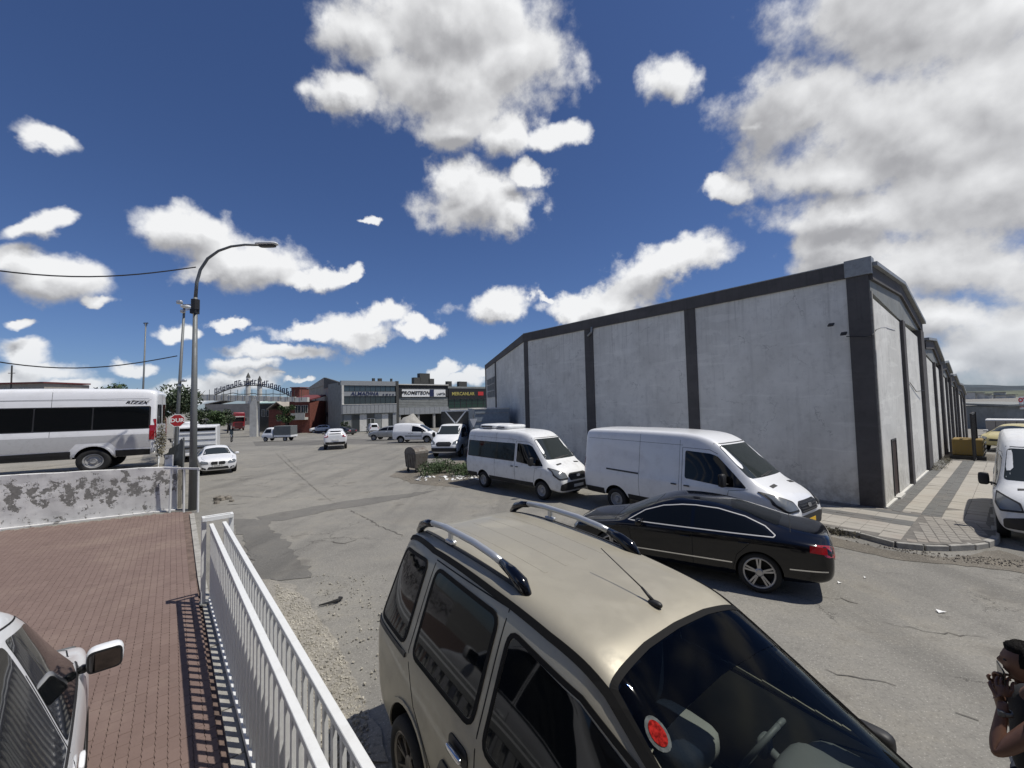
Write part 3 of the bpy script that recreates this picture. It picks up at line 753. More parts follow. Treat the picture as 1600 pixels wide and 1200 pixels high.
    if face == 'kidney':
        for sg in (-1, 1):
            c.patch('grille', 'x+', [(sg*.03, .53), (sg*.03, .71), (sg*.30, .71), (sg*.34, .62), (sg*.26, .53)], M['black'], off=.016, rnd=.03, res=.05)
            c.patch('bumper_intake', 'x+', [(sg*.55, .30), (sg*.55, .38), (sg*.72, .44), (sg*.74, .34)], M['black'], off=.008, rnd=.02)
    else:
        c.patch('grille', 'x+', [(-.40, .52), (.40, .52), (.34, .66), (-.34, .66)], M['black'], off=.012, rnd=.03)
        c.line('grille_bar', 'x+', [(-.38, .59), (.38, .59)], .02, M['chrome'], off=.02)
    c.wheels((0, 2.71), .34, .23, .255, rimstyle, .79)
    c.mirror(2.08, .86, .98, (.13, .20, .13), None, .03)
    c.handles([(.22, .83), (1.22, .81)], paint, (.18, .03, .03))
    return c
def mpv(name, label, cat, loc, head, paint, glazed=True, hero=False, **kw):
    """tall boxy family van"""
    st = [(-.86, .60, 1.05, 1.66, .78, .84, .54, .0), (-.83, .40, 1.14, 1.84, .90, .92, .60), (-.74, .32, 1.20, 1.96, .96, .96, .68, .0), (-.1, .28, 1.21, 1.995, .98, .97, .70, .005),
          (.8, .28, 1.18, 1.965, .98, .97, .70, .005), (1.4, .28, 1.14, 1.905, .97, .97, .695, .005), (1.66, .28, 1.12, 1.86, .95, .965, .69, .005), (1.80, .28, 1.11, 1.81, .95, .965, .68, .005), (2.80, .28, 1.05, 1.16, .90, .91, .755, .01), (2.90, .28, 1.01, 1.08, .89, .89, .74, .02),
          (3.20, .28, .88, .94, .84, .85, .66, .03), (3.36, .30, .74, .82, .76, .78, .54, .02), (3.44, .36, .64, .72, .64, .66, .46, .0)]
    c = Car(name, label, cat, paint, st, loc, head, arches=((0, .36, .41, .60), (2.6, .36, .41, .60)), **kw)
    G = M['glass']
    WS = [(2.74, -.75), (2.79, -.3), (2.80, 0), (2.79, .3), (2.74, .75), (1.84, .61), (1.80, .3), (1.79, 0), (1.80, -.3), (1.84, -.61)]
    c.patch('windscreen', 'z', WS, M['clear_glass'] if hero else M['screen_glass'], rnd=.05, res=.05 if hero else .12, off=.003)
    if hero:
        c.opening('z', WS, .2); c.opening('y+', [(1.18, 1.18), (2.15, 1.15), (2.48, 1.15), (2.28, 1.32), (2.0, 1.50), (1.7, 1.60), (1.18, 1.70)], .2)
    c.patch('rear_window', 'x-', [(-.60, 1.22), (.60, 1.22), (.50, 1.72), (-.50, 1.72)], G, rnd=.06)
    frontw = [(1.12, 1.16), (2.15, 1.12), (2.55, 1.13), (2.30, 1.32), (2.0, 1.51), (1.7, 1.63), (1.12, 1.73)]
    c.patch('side_window', 'y-', frontw, G, rnd=.07); c.patch('side_window', 'y+', frontw, M['clear_glass'] if hero else G, rnd=.07)
    if glazed:
        c.both(c.patch, 'side_window', [(.08, 1.22), (.94, 1.20), (.94, 1.76), (.08, 1.80)], G, rnd=.06)
        c.both(c.patch, 'side_window', [(-.70, 1.24), (-.14, 1.23), (-.14, 1.80), (-.64, 1.78)], G, rnd=.06)
    seams(c, [[(1.03, .34), (1.03, 1.84)], [(2.06, .34), (2.16, .95), (2.60, 1.10)]])
    if glazed: seams(c, [[(.0, 1.84), (-.02, 1.2), (.12, .85), (.42, .6), (.45, .34)], [(1.03, 1.84), (0, 1.86)]])
    for sg in (-1, 1):
        c.patch('headlight', 'x+', [(sg*.46, .74), (sg*.5, .92), (sg*.80, .98), (sg*.86, .82), (sg*.76, .70)], M['lamp_clear'], off=.012, rnd=.04)
        c.patch('tail_light', 'x-', [(sg*.70, .95), (sg*.84, .95), (sg*.78, 1.35), (sg*.68, 1.35)], M['lamp_red'], off=.015, rnd=.03)
    c.patch('bumper', 'x+', [(-.78, .36), (.78, .36), (.78, .58), (-.78, .58)], M['black'] if not hero else paint, off=.02, rnd=.05)
    c.patch('rear_bumper', 'x-', [(-.80, .42), (.80, .42), (.80, .62), (-.80, .62)], M['black'], off=.02, rnd=.05)
    c.patch('grille', 'x+', [(-.38, .66), (.38, .66), (.34, .78), (-.34, .78)], M['black'], off=.01, rnd=.03)
    if not hero:
        c.mirror(2.22, .90, 1.16, (.12, .22, .19), M['black'], .03)
        c.wheels((0, 2.6), .32, .20, .20, 'steel', .82, M['hub'])
        c.handles([(1.16, .98), (.86, .98)]); c.both(c.line, 'side_moulding', [(.46, .72), (2.1, .70)], .08, M['black'], off=.012)
    return c
def hatch(name, label, cat, loc, head, paint, suv=False, **kw):
    e = .16 if suv else 0; hb_ = .22 if suv == 'tall' else 0
    st = [(-.86, .40+e, .80+e, 1.0+e, .66, .72, .50, .0), (-.82, .32+e, .88+e, 1.10+e, .76, .82, .56), (-.72, .26+e, .94+e, 1.20+e, .84, .89, .60), (-.30, .23+e*.7, .96+e, 1.38+e, .86, .91, .58),
          (.2, .22+e*.7, .95+e, 1.45+e+hb_, .87, .915, .60), (1.1, .22+e*.7, .94+e, 1.47+e+hb_, .87, .915, .62), (1.5, .22+e*.7, .93+e, 1.42+e+hb_*1.3, .87, .91, .62),
          (2.42, .22+e*.7, .90+e, 1.0+e, .87, .91, .72, .02), (2.55, .22+e*.7, .88+e, .95+e, .86, .90, .72, .03), (3.05, .23+e*.7, .78+e, .86+e, .82, .87, .64, .03), (3.30, .26+e*.7, .66+e, .74+e, .72, .77, .54, .01), (3.40, .34+e*.7, .54+e, .62+e, .56, .60, .42, .0)]
    c = Car(name, label, cat, paint, st, loc, head, arches=((0, .33, .37, .58), (2.60, .33, .37, .58)), **kw)
    c.patch('windscreen', 'z', [(2.34, -.66), (2.38, 0), (2.34, .66), (1.66, .53), (1.60, 0), (1.66, -.53)], M['screen_glass'], rnd=.05)
    c.patch('rear_window', 'x-', [(-.62, 1.08+e), (.62, 1.08+e), (.50, 1.34+e), (-.50, 1.34+e)], M['glass'], rnd=.05)
    c.both(c.patch, 'side_window', [(1.04, 1.0+e), (1.96, .98+e), (2.12, 1.01+e), (1.88, 1.15+e+hb_*.6), (1.5, 1.29+e+hb_), (1.04, 1.36+e+hb_)], M['glass'], rnd=.04)
    c.both(c.patch, 'side_window', [(.98, 1.0+e), (.98, 1.36+e+hb_), (.5, 1.37+e+hb_), (.12, 1.33+e+hb_*.8), (-.10, 1.26+e), (-.24, 1.06+e), (-.12, 1.02+e)], M['glass'], rnd=.04)
    c.both(c.line, 'window_trim', [(-.28, 1.0+e), (2.2, .965+e)], .018, M['black'], off=.006)
    seams(c, [[(1.01, .28+e*.7), (1.01, 1.40+e)], [(1.98, .3+e*.7), (2.10, .8+e), (2.16, .95+e)], [(-.02, 1.0+e), (.12, .82+e), (.36, .56+e), (.42, .36+e)], [(2.12, .99+e), (1.9, 1.18+e+hb_*.6), (1.5, 1.34+e+hb_), (1.01, 1.41+e+hb_), (.4, 1.40+e+hb_), (0, 1.34+e+hb_*.7)]])
    c.both(lambda n, ax, p, *a, **k: c.line(n, 'z', [(x, y*(-1 if ax == 'y-' else 1)) for x, y in p], *a, **k), 'bonnet_seam', [(2.42, .78), (2.9, .74), (3.15, .62)], .010, M['well'])
    for sg in (-1, 1):
        c.patch('headlight', 'x+', [(sg*.42, .62+e), (sg*.46, .72+e), (sg*.78, .78+e), (sg*.80, .66+e), (sg*.70, .60+e)], M['lamp_clear'], off=.012, rnd=.03)
        c.patch('tail_light', 'x-', [(sg*.54, .88+e), (sg*.54, 1.0+e), (sg*.80, 1.06+e), (sg*.86, .94+e), (sg*.78, .84+e)], M['lamp_red'], off=.015, rnd=.03)
    c.patch('rear_bumper', 'x-', [(-.74, .36+e*.6), (.74, .36+e*.6), (.76, .54+e*.6), (-.76, .54+e*.6)], M['black'] if suv else paint, off=.015, rnd=.04)
    c.patch('grille', 'x+', [(-.36, .50+e), (.36, .50+e), (.30, .62+e), (-.30, .62+e)], M['black'], off=.01, rnd=.03)
    c.wheels((0, 2.60), .33, .21, .225, 'five', .79)
    c.mirror(1.98, .87, 1.03+e, (.14, .22, .15), None, .03)
    c.handles([(.18, .86+e), (1.12, .84+e)], paint)
    return c
# ================================================================== GROUND
def axis(lo, hi, st, far):
    a = [lo+st*i for i in range(int((hi-lo)/st)+1)]
    k = st; x = a[-1]
    while x < far: k *= 1.35; x += k; a.append(x)
    k = st; x = a[0]
    while x > -far: k *= 1.35; x -= k; a.insert(0, x)
    return a
xs = axis(-22, 26, .4, 5000); ys = axis(-5, 40, .4, 5000)
g = MB(); g.raw([(x, y, gz(x, y)) for y in ys for x in xs], [(j*len(xs)+i, j*len(xs)+i+1, (j+1)*len(xs)+i+1, (j+1)*len(xs)+i) for j in range(len(ys)-1) for i in range(len(xs)-1)])
ground = tag(g.build('ground', M['asphalt'], smooth=True, fix=False), kind='structure')
def sheet(name, pts, m, lift=.006, n=1, jag=0):
    """thin ground sheet with its own ragged outline, draped on the terrain"""
    P = [Vector((p[0], p[1])) for p in pts]
    if jag:
        Q = []
        rr = random.Random(len(pts)*3+5)
        for i, p in enumerate(P):
            q = P[(i+1) % len(P)]; k = max(1, int((q-p).length/.18))
            for j in range(k): Q.append(p.lerp(q, j/k)+Vector((rr.uniform(-1, 1), rr.uniform(-1, 1)))*jag)
        P = Q
    B = P; inner = []
    minx, maxx = min(p.x for p in B), max(p.x for p in B); miny, maxy = min(p.y for p in B), max(p.y for p in B)
    st = max(.3, (maxx-minx)/60)
    x = minx
    while x < maxx:
        y = miny
        while y < maxy: inner.append(Vector((x, y))); y += st
        x += st
    vv, ee, ff, *_ = delaunay_2d_cdt(B+inner, [(i, (i+1) % len(B)) for i in range(len(B))], [], 1, 1e-4)
    mb = MB(); mb.raw([(p.x, p.y, gz(p.x, p.y)+lift) for p in vv], [tuple(f) for f in ff])
    return tag(mb.build(name, m, fix=False), kind='structure')
def ptin(x, y, B):
    c = False; j = len(B)-1
    for i in range(len(B)):
        if (B[i][1] > y) != (B[j][1] > y) and x < (B[j][0]-B[i][0])*(y-B[i][1])/(B[j][1]-B[i][1])+B[i][0]: c = not c
        j = i
    return c
def gp(lst): return [tuple(atg(*p)[:2]) for p in lst]
sheet('repair_strip', gp([(400, 808), (540, 783), (682, 766), (650, 775), (560, 792), (520, 797), (455, 812), (418, 816)]), M['asphalt_patch'], .006, jag=.06)
sheet('tarmac_patch', gp([(362, 812), (420, 813), (432, 835), (450, 850), (462, 872), (487, 890), (484, 902), (440, 908), (405, 906), (380, 850)]), M['asphalt_patch'], .010, jag=.09)
sheet('road_band', gp([(395, 690), (560, 686), (700, 690), (700, 696), (560, 694), (400, 697)]), M['asphalt_patch'], .006, jag=.05)
sheet('road_verge', gp([(408, 905), (455, 915), (500, 960), (545, 1040), (580, 1110), (600, 1200), (520, 1200), (440, 1000), (395, 900)]), M['dirt'], .014, jag=.05)
sheet('kerbside_dirt', gp([(1290, 838), (1390, 862), (1480, 872), (1560, 860), (1600, 872), (1600, 896), (1510, 886), (1410, 876), (1330, 860), (1285, 850)]), M['soil'], .008, jag=.05)
sheet('waste_ground', [(-6.2, 21.0), (-4.3, 18.6), (-2.2, 17.6), (0.2, 19.2), (.4, 23.6), (-3, 26), (-6, 24)], M['soil'], .008, jag=.12)
# loose stones on the verge: nobody could count them
def stones(name, spots, label, lo=.008, hi=.03, m='gravel'):
    mb = MB(); rr = random.Random(3)
    ph = [(1, 0, 0), (-1, 0, 0), (0, 1, 0), (0, -1, 0), (0, 0, 1), (0, 0, -1)]
    for (x, y) in spots:
        s_ = lo+(hi-lo)*rr.random()**2; M3 = Euler((rr.uniform(0, 3), rr.uniform(0, 3), rr.uniform(0, 3))).to_matrix()
        c = Vector((x, y, gz(x, y)+.012+s_*.3))
        mb.raw([c+M3@(Vector(v_)*s_*rr.uniform(.6, 1.1)) for v_ in ph], [(0, 2, 4), (2, 1, 4), (1, 3, 4), (3, 0, 4), (2, 0, 5), (1, 2, 5), (3, 1, 5), (0, 3, 5)])
    o = mb.build(name, M[m]); tag(o, label, 'gravel' if m == 'gravel' else 'rubble', kind='stuff'); return o
rr = random.Random(11)
def crack(pts, wd=.03):
    P = [Vector(tuple(atg(*p)[:2])) for p in pts]; Q = []; rc = random.Random(int(pts[0][0]))
    for a, b in zip(P, P[1:]):
        k = max(2, int((b-a).length/.10))
        for j in range(k): Q.append(a.lerp(b, j/k)+Vector((rc.uniform(-1, 1), rc.uniform(-1, 1)))*.045)
    mb = MB(); vs = []
    for i, q in enumerate(Q):
        t = (Q[min(i+1, len(Q)-1)]-Q[max(0, i-1)]).normalized(); n_ = Vector((-t.y, t.x)); w_ = wd*.6*rc.uniform(.05, 1)*math.sin(math.pi*(i+.5)/len(Q))**.4
        for sg in (-1, 1): vs.append((q.x+n_.x*w_*sg, q.y+n_.y*w_*sg, gz(q.x, q.y)+.009))
    mb.raw(vs, [(i*2, i*2+1, i*2+3, i*2+2) for i in range(len(Q)-1)])
    tag(mb.build('road_crack', M['crack'], fix=False), kind='structure')
M['crack'] = mat('crack_dirt', (.12, .112, .098), .95, var=.3)
for pts, wd in (([(428, 705), (445, 722), (470, 745), (505, 775), (528, 790)], .035), ([(440, 708), (460, 728), (478, 742)], .03), ([(545, 797), (575, 812), (598, 825), (640, 842)], .05), ([(310, 752), (350, 750), (395, 748)], .05), ([(315, 765), (360, 760), (400, 758), (430, 762)], .04), ([(320, 778), (375, 775), (420, 778), (470, 772)], .04), ([(345, 790), (400, 786)], .04),
    ([(1200, 925), (1260, 930), (1330, 940)], .02), ([(1290, 1050), (1350, 1062), (1420, 1078)], .018), ([(1380, 975), (1460, 990), (1560, 1000)], .018), ([(1500, 1120), (1560, 1135)], .015), ([(500, 845), (540, 850), (560, 842)], .04), ([(1310, 935), (1350, 948)], .03), ([(600, 760), (660, 745), (700, 742)], .04), ([(560, 720), (640, 716), (690, 722)], .04)):
    crack(pts, wd)
vp = gp([(430, 915), (470, 930), (530, 1010), (570, 1100), (580, 1200), (500, 1200), (440, 1050)])
def scatter(poly, n, dens=None):
    out = []
    x0, x1 = min(p[0] for p in poly), max(p[0] for p in poly); y0, y1 = min(p[1] for p in poly), max(p[1] for p in poly)
    while len(out) < n:
        x, y = rr.uniform(x0, x1), rr.uniform(y0, y1)
        if ptin(x, y, poly): out.append((x, y))
    return out
sp = scatter(vp, 2600)
road = gp([(480, 900), (600, 900), (640, 1000), (590, 1120), (560, 1060)]); sp += scatter(road, 260)
stones('gravel', sp, 'pale loose gravel along the street edge beside the white gate')
stones('rubble', scatter(gp([(1300, 842), (1400, 862), (1500, 880), (1600, 890), (1600, 876), (1480, 868), (1390, 856)]), 420)+scatter([(-6.0, 21.0), (-4.3, 18.6), (-2.2, 17.8), (0, 19.4), (-1, 22.5), (-5, 23)], 600), 'crumbled kerb rubble and dust in the gutter by the corner pavement', .006, .028, 'stone')

# ================================================================== RED PAVED YARD
YE = [(-10.64, 13.99), (-6.40, 8.69), (-2.75, 4.24), (.55, .15)]            # edge along the sliding gate
WD = Vector((-.868, -.497)); WE = Vector((-11.79, 14.77)); 
wl_far = WE+WD*11
yard_poly = [(-11.0, 14.45)]+YE+[(.5, -1.5), (-20, -1.5), (wl_far.x, wl_far.y)]
yd = MB(); yd.prism([p for p in yard_poly], -.05, .012); yard = tag(yd.build('paved_yard', M['joint']), kind='structure')
ud = Vector((7.89, -9.75)).normalized(); vd = Vector((ud.y, -ud.x))
UA = math.atan2(ud.y, ud.x)
def unit(L, Wd, zig, h=.04, gap=.004):
    l, w_ = L-gap*2, Wd-gap*2
    X_ = [(0, 0), (.125, zig), (.375, -zig), (.625, zig), (.875, -zig), (1, 0)]
    return [(gap+x*l, gap+z) for x, z in X_]+[(gap+x*l, gap+w_+z) for x, z in reversed(X_)]
U = unit(.20, .10, .005, gap=.001)
ins = [( -.003, 0), (0, 0)]
def paver_geo(mb, o, ang, poly, z, h=.035, jit=0):
    c, s_ = math.cos(ang), math.sin(ang); n = len(poly)
    cx = sum(p[0] for p in poly)/n; cy = sum(p[1] for p in poly)/n
    top = [((p[0]-cx)*.975+cx, (p[1]-cy)*.955+cy) for p in poly]
    def wv(p, zz): return (o[0]+c*p[0]-s_*p[1], o[1]+s_*p[0]+c*p[1], zz)
    tx, ty = random.uniform(-jit, jit), random.uniform(-jit, jit)
    vs = [wv(p, z-.005) for p in poly]+[wv(p, z+h-.006+tx*p[0]+ty*p[1]) for p in poly]+[wv(p, z+h+tx*p[0]+ty*p[1]) for p in top]
    fs = [tuple(range(2*n, 3*n))]+[(i, (i+1) % n, n+(i+1) % n, n+i) for i in range(n)]+[(n+i, n+(i+1) % n, 2*n+(i+1) % n, 2*n+i) for i in range(n)]
    mb.raw(vs, fs)
def in_view(p, m_=30):
    q = p-CAM; dpt = q.dot(fw)
    if dpt < .3: return None
    x = 800+FPX*q.dot(rt)/dpt; y = 600-FPX*q.dot(up)/dpt
    return (x, y, dpt) if -m_ < x < 1600+m_ and -m_ < y < 1200+m_ else None
def lay(parent, origin, ang, L, Wd, poly_in, unitpoly, m, z, name='brick', nind=300, bond=.5, rng=None, test=None, stuffname='paving_field', h=.035):
    c, s_ = math.cos(ang), math.sin(ang); cells = []
    (i0, i1), (j0, j1) = rng
    for j in range(j0, j1):
        for i in range(i0, i1):
            lx, ly = (i+(bond if j % 2 else 0))*L, j*Wd
            mx, my = lx+L/2, ly+Wd/2
            x, y = origin[0]+c*mx-s_*my, origin[1]+s_*mx+c*my
            if not ptin(x, y, poly_in): continue
            if test and not test(x, y): continue
            q = in_view(Vector((x, y, z)))
            if q is None: continue
            cells.append((q[2], lx, ly))
    cells.sort(key=lambda t: t[0])
    one = MB(); paver_geo(one, (0, 0), 0, unitpoly, 0, h)
    meo = one.build('tmp', m); me = meo.data; bpy.data.objects.remove(meo)
    for d, lx, ly in cells[:nind]:
        o = link(name, me, parent, (origin[0]+c*lx-s_*ly, origin[1]+s_*lx+c*ly, z+random.uniform(-.002, .002))); o.rotation_euler = (random.uniform(-.012, .012), random.uniform(-.012, .012), ang)
    mb = MB(); tones = []
    for d, lx, ly in cells[nind:]:
        paver_geo(mb, (origin[0]+c*lx-s_*ly, origin[1]+s_*lx+c*ly), ang, unitpoly, z+random.uniform(-.002, .002), h, .012)
        tones += [random.random()]*(3*len(unitpoly))
    if mb.v:
        o = mb.build(stuffname, m, parent, fix=False); tag(o, kind='stuff')
        a = o.data.attributes.new('tone', 'FLOAT', 'POINT'); a.data.foreach_set('value', tones)
    return len(cells)
inner_yard = [(-11.25, 14.35), (-10.80, 13.90), (-6.55, 8.65), (-2.90, 4.20), (.3, .3), (.3, -1), (-19.5, -1), (wl_far.x+.1, wl_far.y-.1)]
n_red = lay(yard, (-13.0, 14.0), UA, .20, .10, inner_yard, U, M['paver_red'], .010, rng=((-60, 90), (-110, 60)), name='brick')
print('red pavers', n_red)
# narrow concrete edging between the pavers and the gate
ed = MB()
for a, b in zip(YE, YE[1:]):
    a, b = Vector(a), Vector(b); k = int((b-a).length/.8)
    for i in range(k):
        p, q = a.lerp(b, (i+.01)/k), a.lerp(b, (i+.98)/k); ed.bar((p.x, p.y, .03), (q.x, q.y, .03+random.uniform(-.008, .008)), .12, .06)
ed.build('edging', M['conc'], yard)

# ================================================================== CORNER PAVEMENT
P0 = Vector((10.76, 12.41)); DA = Vector((-.640, .768)); DB = Vector((.768, .640)); NB = Vector((.640, -.768)); NA = Vector((-.768, -.640))
def PB(a, b): return P0+DB*a+NB*b
kb = Vector((8.33, 10.29))
far_k = kb+DA*16
curb = [far_k, Vector((8.04+.0, 10.64)), kb, Vector((8.54, 9.6)), Vector((8.95, 9.38)), Vector((9.42, 9.33)), Vector((10.0, 9.36)), Vector((10.41, 9.47)), Vector((10.8, 9.65)), Vector((11.1, 9.86)), Vector((14.48, 12.91)), PB(14.4, 2.1)]
pv_poly = [tuple(p) for p in curb]+[tuple(PB(14.4, .02)), tuple(P0), tuple(P0+DA*17+NA*.0)]
mb = MB(); mb.prism(pv_poly, -.1, .128); pave = tag(mb.build('pavement', M['joint_grey']), kind='structure')
for a, b in zip(curb, curb[1:]):
    k = max(1, int(round((b-a).length/.5)))
    for i in range(k):
        p, q = a.lerp(b, (i+.02)/k), a.lerp(b, (i+.98)/k)
        if in_view(Vector((p.x, p.y, .1))) is None: continue
        m_ = MB(); jz = random.uniform(-.015, .006)
        m_.bar((p.x, p.y, .055+jz), (q.x, q.y, .055+jz+random.uniform(-.01, .01)), .13, .15); m_.build('kerb_stone', M['conc'], pave, bevel=.012)
sq = lambda L, W_, g_=.004: [(g_, g_), (L-g_, g_), (L-g_, W_-g_), (g_, W_-g_)]
angB = math.atan2(DB.y, DB.x)
pin = [tuple(p) for p in [kb+DA*15+Vector((.12, .05)), kb+Vector((.12, .05)), Vector((8.62, 9.70)), Vector((8.98, 9.48)), Vector((9.42, 9.42)), Vector((10.38, 9.58)), Vector((11.02, 9.95)), Vector((14.38, 12.98)), PB(14.2, 2.0), PB(14.2, .02), P0, P0+DA*15]]
def ab(x, y):
    d = Vector((x, y))-P0; return d.dot(DB), d.dot(NB)
def zone(x, y):
    a, b = ab(x, y)
    if a < -.15 and b < .95-.0: return 'A'
    if b > 0 and a > -.1-.10*(b-.3) or a > .6: return 'B'
    return 'F'
def tB(lo, hi):
    def f(x, y):
        a, b = ab(x, y); return zone(x, y) == 'B' and lo <= b < hi
    return f
org = PB(0, 0)
common = dict(rng=((-80, 80), (-60, 60)), z=.112, h=.022)
lay(pave, (org.x, org.y), angB, .40, .40, pin, sq(.4, .4), M['paver_light'], test=lambda x, y: (tB(.4, .8)(x, y) or tB(1.2, 3)(x, y)), nind=90, name='paving_slab', bond=0, **common)
lay(pave, (org.x, org.y), angB, .20, .20, pin, sq(.2, .2), M['paver_dark'], test=lambda x, y: (tB(0, .4)(x, y) or tB(.8, 1.2)(x, y)), nind=90, name='paving_slab', bond=0, **common)
lay(pave, (org.x, org.y), angB+R(12), .23, .19, pin, sq(.23, .19, .008), M['paver_grey'], test=lambda x, y: zone(x, y) == 'F', nind=120, name='paving_block', bond=.5, **common)
for lo, hi, mm in ((0, .6, 'paver_dark'), (.6, 1.2, 'paver_light'), (1.2, 1.8, 'paver_dark'), (1.8, 3.2, 'paver_light')):
    lay(pave, (org.x, org.y), angB+R(90), .40, .30, pin, sq(.4, .3), M[mm], test=lambda x, y: zone(x, y) == 'A' and lo <= -ab(x, y)[0] < hi, nind=30, name='paving_slab', bond=0, **common)

# ================================================================== WAREHOUSE
wh = thing('warehouse', 'long white rendered warehouse with charcoal pillars and dark roof band at the corner', 'warehouse', (P0.x, P0.y, 0))
def Lp(p, z): return (p[0]-P0.x, p[1]-P0.y, z)
def slab(mb, o, d, n, s0, s1, z0, z1, t0, t1, mi=0, z0b=None, z1b=None):
    """block on a wall line: along d from s0 to s1, heights z0..z1 (z0b,z1b at s1), from t0 to t1 along n"""
    z0b = z0 if z0b is None else z0b; z1b = z1 if z1b is None else z1b
    vs = []
    for t in (t0, t1):
        for s_, za, zb in ((s0, z0, z1), (s1, z0b, z1b)):
            p = o+d*s_+n*t; vs += [Lp(p, za), Lp(p, zb)]
    return mb.raw(vs, [(0, 1, 3, 2), (4, 6, 7, 5), (0, 4, 5, 1), (2, 3, 7, 6), (1, 5, 7, 3), (0, 2, 6, 4)], mi)
def wpart(name, m, *a, bevel=.0, **k):
    mb = MB(); slab(mb, *a, **k); return mb.build(name, m, wh, bevel=bevel)
HA = 7.5
pils = [(0, .53), (5.34, 5.78), (10.5, 11.02), (15.3, 15.62)]
for i, (a, b) in enumerate(pils):
    wpart('pilaster', M['wall_dark'], P0, DA, NA, a, b, 0, 7.05, -.35, .045 if i else .05)
for (a, b), (c, d) in zip(pils, pils[1:]):
    wpart('wall_panel', M['wall_render'], P0, DA, NA, b, c, 0, 7.05, -.30, .0)
wpart('roof_fascia', M['wall_dark'], P0, DA, NA, .56, 15.62, 7.053, HA, -.30, .075)
wpart('fascia_cap', M['grey_sheet'], P0, DA, NA, -.10, .55, 7.056, HA+.07, -.30, .10)
wpart('roof_flashing', M['grey_sheet'], P0, DA, NA, .56, 15.62, HA+.002, HA+.03, -.32, .09)
# further stretch that turns away
P3 = P0+DA*15.62; P5 = Vector((-2.7, 43.0)); DC = (P5-P3).normalized(); NC = Vector((-DC.y, DC.x)); LC = (P5-P3).length
mid = 11.4
wpart('wall_panel', M['wall_render'], P3, DC, NC, .02, mid, 0, 7.05, -.3, .0)
wpart('wall_panel', M['wall_render'], P3, DC, NC, mid+.6, LC-.5, 0, 7.05, -.3, .0)
wpart('pilaster', M['wall_dark'], P3, DC, NC, mid, mid+.6, 0, 7.05, -.3, .05)
wpart('pilaster', M['wall_dark'], P3, DC, NC, LC-.5, LC, 0, 7.05, -.3, .05)
wpart('roof_fascia', M['wall_dark'], P3, DC, NC, .02, LC, 7.053, HA, -.3, .07)
for k in range(3):
    a = mid+1.0+k*1.75
    f = wpart('window', M['win'], P3, DC, NC, a, a+1.5, 4.1, 5.9, -.02, .02)
    mb = MB()
    for j in range(4): slab(mb, P3, DC, NC, a+j*.5-.03, a+j*.5+.03, 4.1, 5.9, .021, .05)
    for j in range(4): slab(mb, P3, DC, NC, a, a+1.5, 4.1+j*.6-.03, 4.1+j*.6+.03, .022, .048)
    fr = mb.build('window_frame', M['far_white'], f)
# gabled end walls stepping down the side street
def gable_unit(a0, a1, zb, zl, za, zr, ztop, door=False):
    am = (a0+a1)/2; pw = .30 if a0 else .12
    L1 = (a1-a0)
    kw = {}
    pm = (am-.24*L1/10, am+.24*L1/10)
    wpart('wall_panel', M['wall_render'], P0, DB, NB, a0+pw, pm[0], zb, ztop+.25, -.3, .0, z1b=ztop)
    if door:
        pass
    wpart('wall_panel', M['wall_render'], P0, DB, NB, pm[1], a1-.9*L1/10, zb, ztop, -.3, .0, z1b=ztop-.2)
    wpart('pilaster', M['wall_dark'], P0, DB, NB, pm[0], pm[1], zb, ztop+.05, -.3, .10)
    wpart('pilaster', M['wall_dark'], P0, DB, NB, a1-.9*L1/10, a1, zb, ztop+.1, -.3, .12)
    wpart('pilaster', M['wall_dark'] if a0 else M['conc'], P0, DB, NB, a0+.002, a0+pw, zb, ztop+.4, -.3, .05)
    # gable wall in mid grey with a dark raking band and a sheet-metal verge
    for (s0, s1, z0, z1) in ((a0, am, zl, za), (am, a1, za, zr)):
        bl = .22 if s0 == a0 else .0
        wpart('gable_wall', M['far_grey'], P0, DB, NB, s0+.003, s1-.003, ztop+.40 if s0 == a0 else ztop+.06, z0-.42, -.3, .02, z0b=ztop+.06 if s0 == a0 else ztop+.11, z1b=z1-.42)
        wpart('raking_band', M['wall_dark'], P0, DB, NB, s0+.003, s1-.003, z0-.415, z0-.02, -.3, .10, z0b=z1-.415, z1b=z1-.02)
        wpart('verge', M['grey_sheet'], P0, DB, NB, s0+.003, s1-.003, z0-.017, z0+.10, -.3, .22, z0b=z1-.017, z1b=z1+.10)
gable_unit(0, 10.2, 0, 7.30, 7.55, 6.62, 6.15)
gable_unit(10.9, 17.0, -.05, 5.95, 6.15, 5.25, 5.0)
gable_unit(17.1, 21.5, -.1, 5.15, 5.30, 4.70, 4.35)
gable_unit(21.6, 26.0, -.15, 4.55, 4.65, 4.1, 3.85)
gable_unit(26.1, 31.6, -.2, 4.1, 4.05, 3.35, 3.3)
# roofs behind the gables
mb = MB()
for a0, a1, zl, za, zr in ((0, 10.2, 7.3, 7.55, 6.62), (10.9, 17, 5.95, 6.15, 5.25), (17.1, 21.5, 5.15, 5.3, 4.7), (21.6, 26, 4.55, 4.65, 4.1), (26.1, 31.6, 4.1, 4.05, 3.35)):
    am = (a0+a1)/2; dep = 15.5
    for s0, s1, z0, z1 in ((a0, am, zl, za), (am, a1, za, zr)):
        vs = []
        for t in (.31, dep):
            vs += [Lp(P0+DB*s0+DA*t, z0-.02), Lp(P0+DB*s1+DA*t, z1-.02)]
        mb.raw(vs+[(x, y, z+.05) for x, y, z in vs], [(0, 1, 3, 2), (4, 6, 7, 5), (0, 4, 5, 1), (1, 5, 7, 3), (3, 7, 6, 2), (2, 6, 4, 0)])
    p = []
mb.build('roof', M['grey_sheet'], wh)
wpart('wall_panel', M['wall_render'], P0, DB, NA, 0, 1, 0, 1, -.2, -.3) if False else None
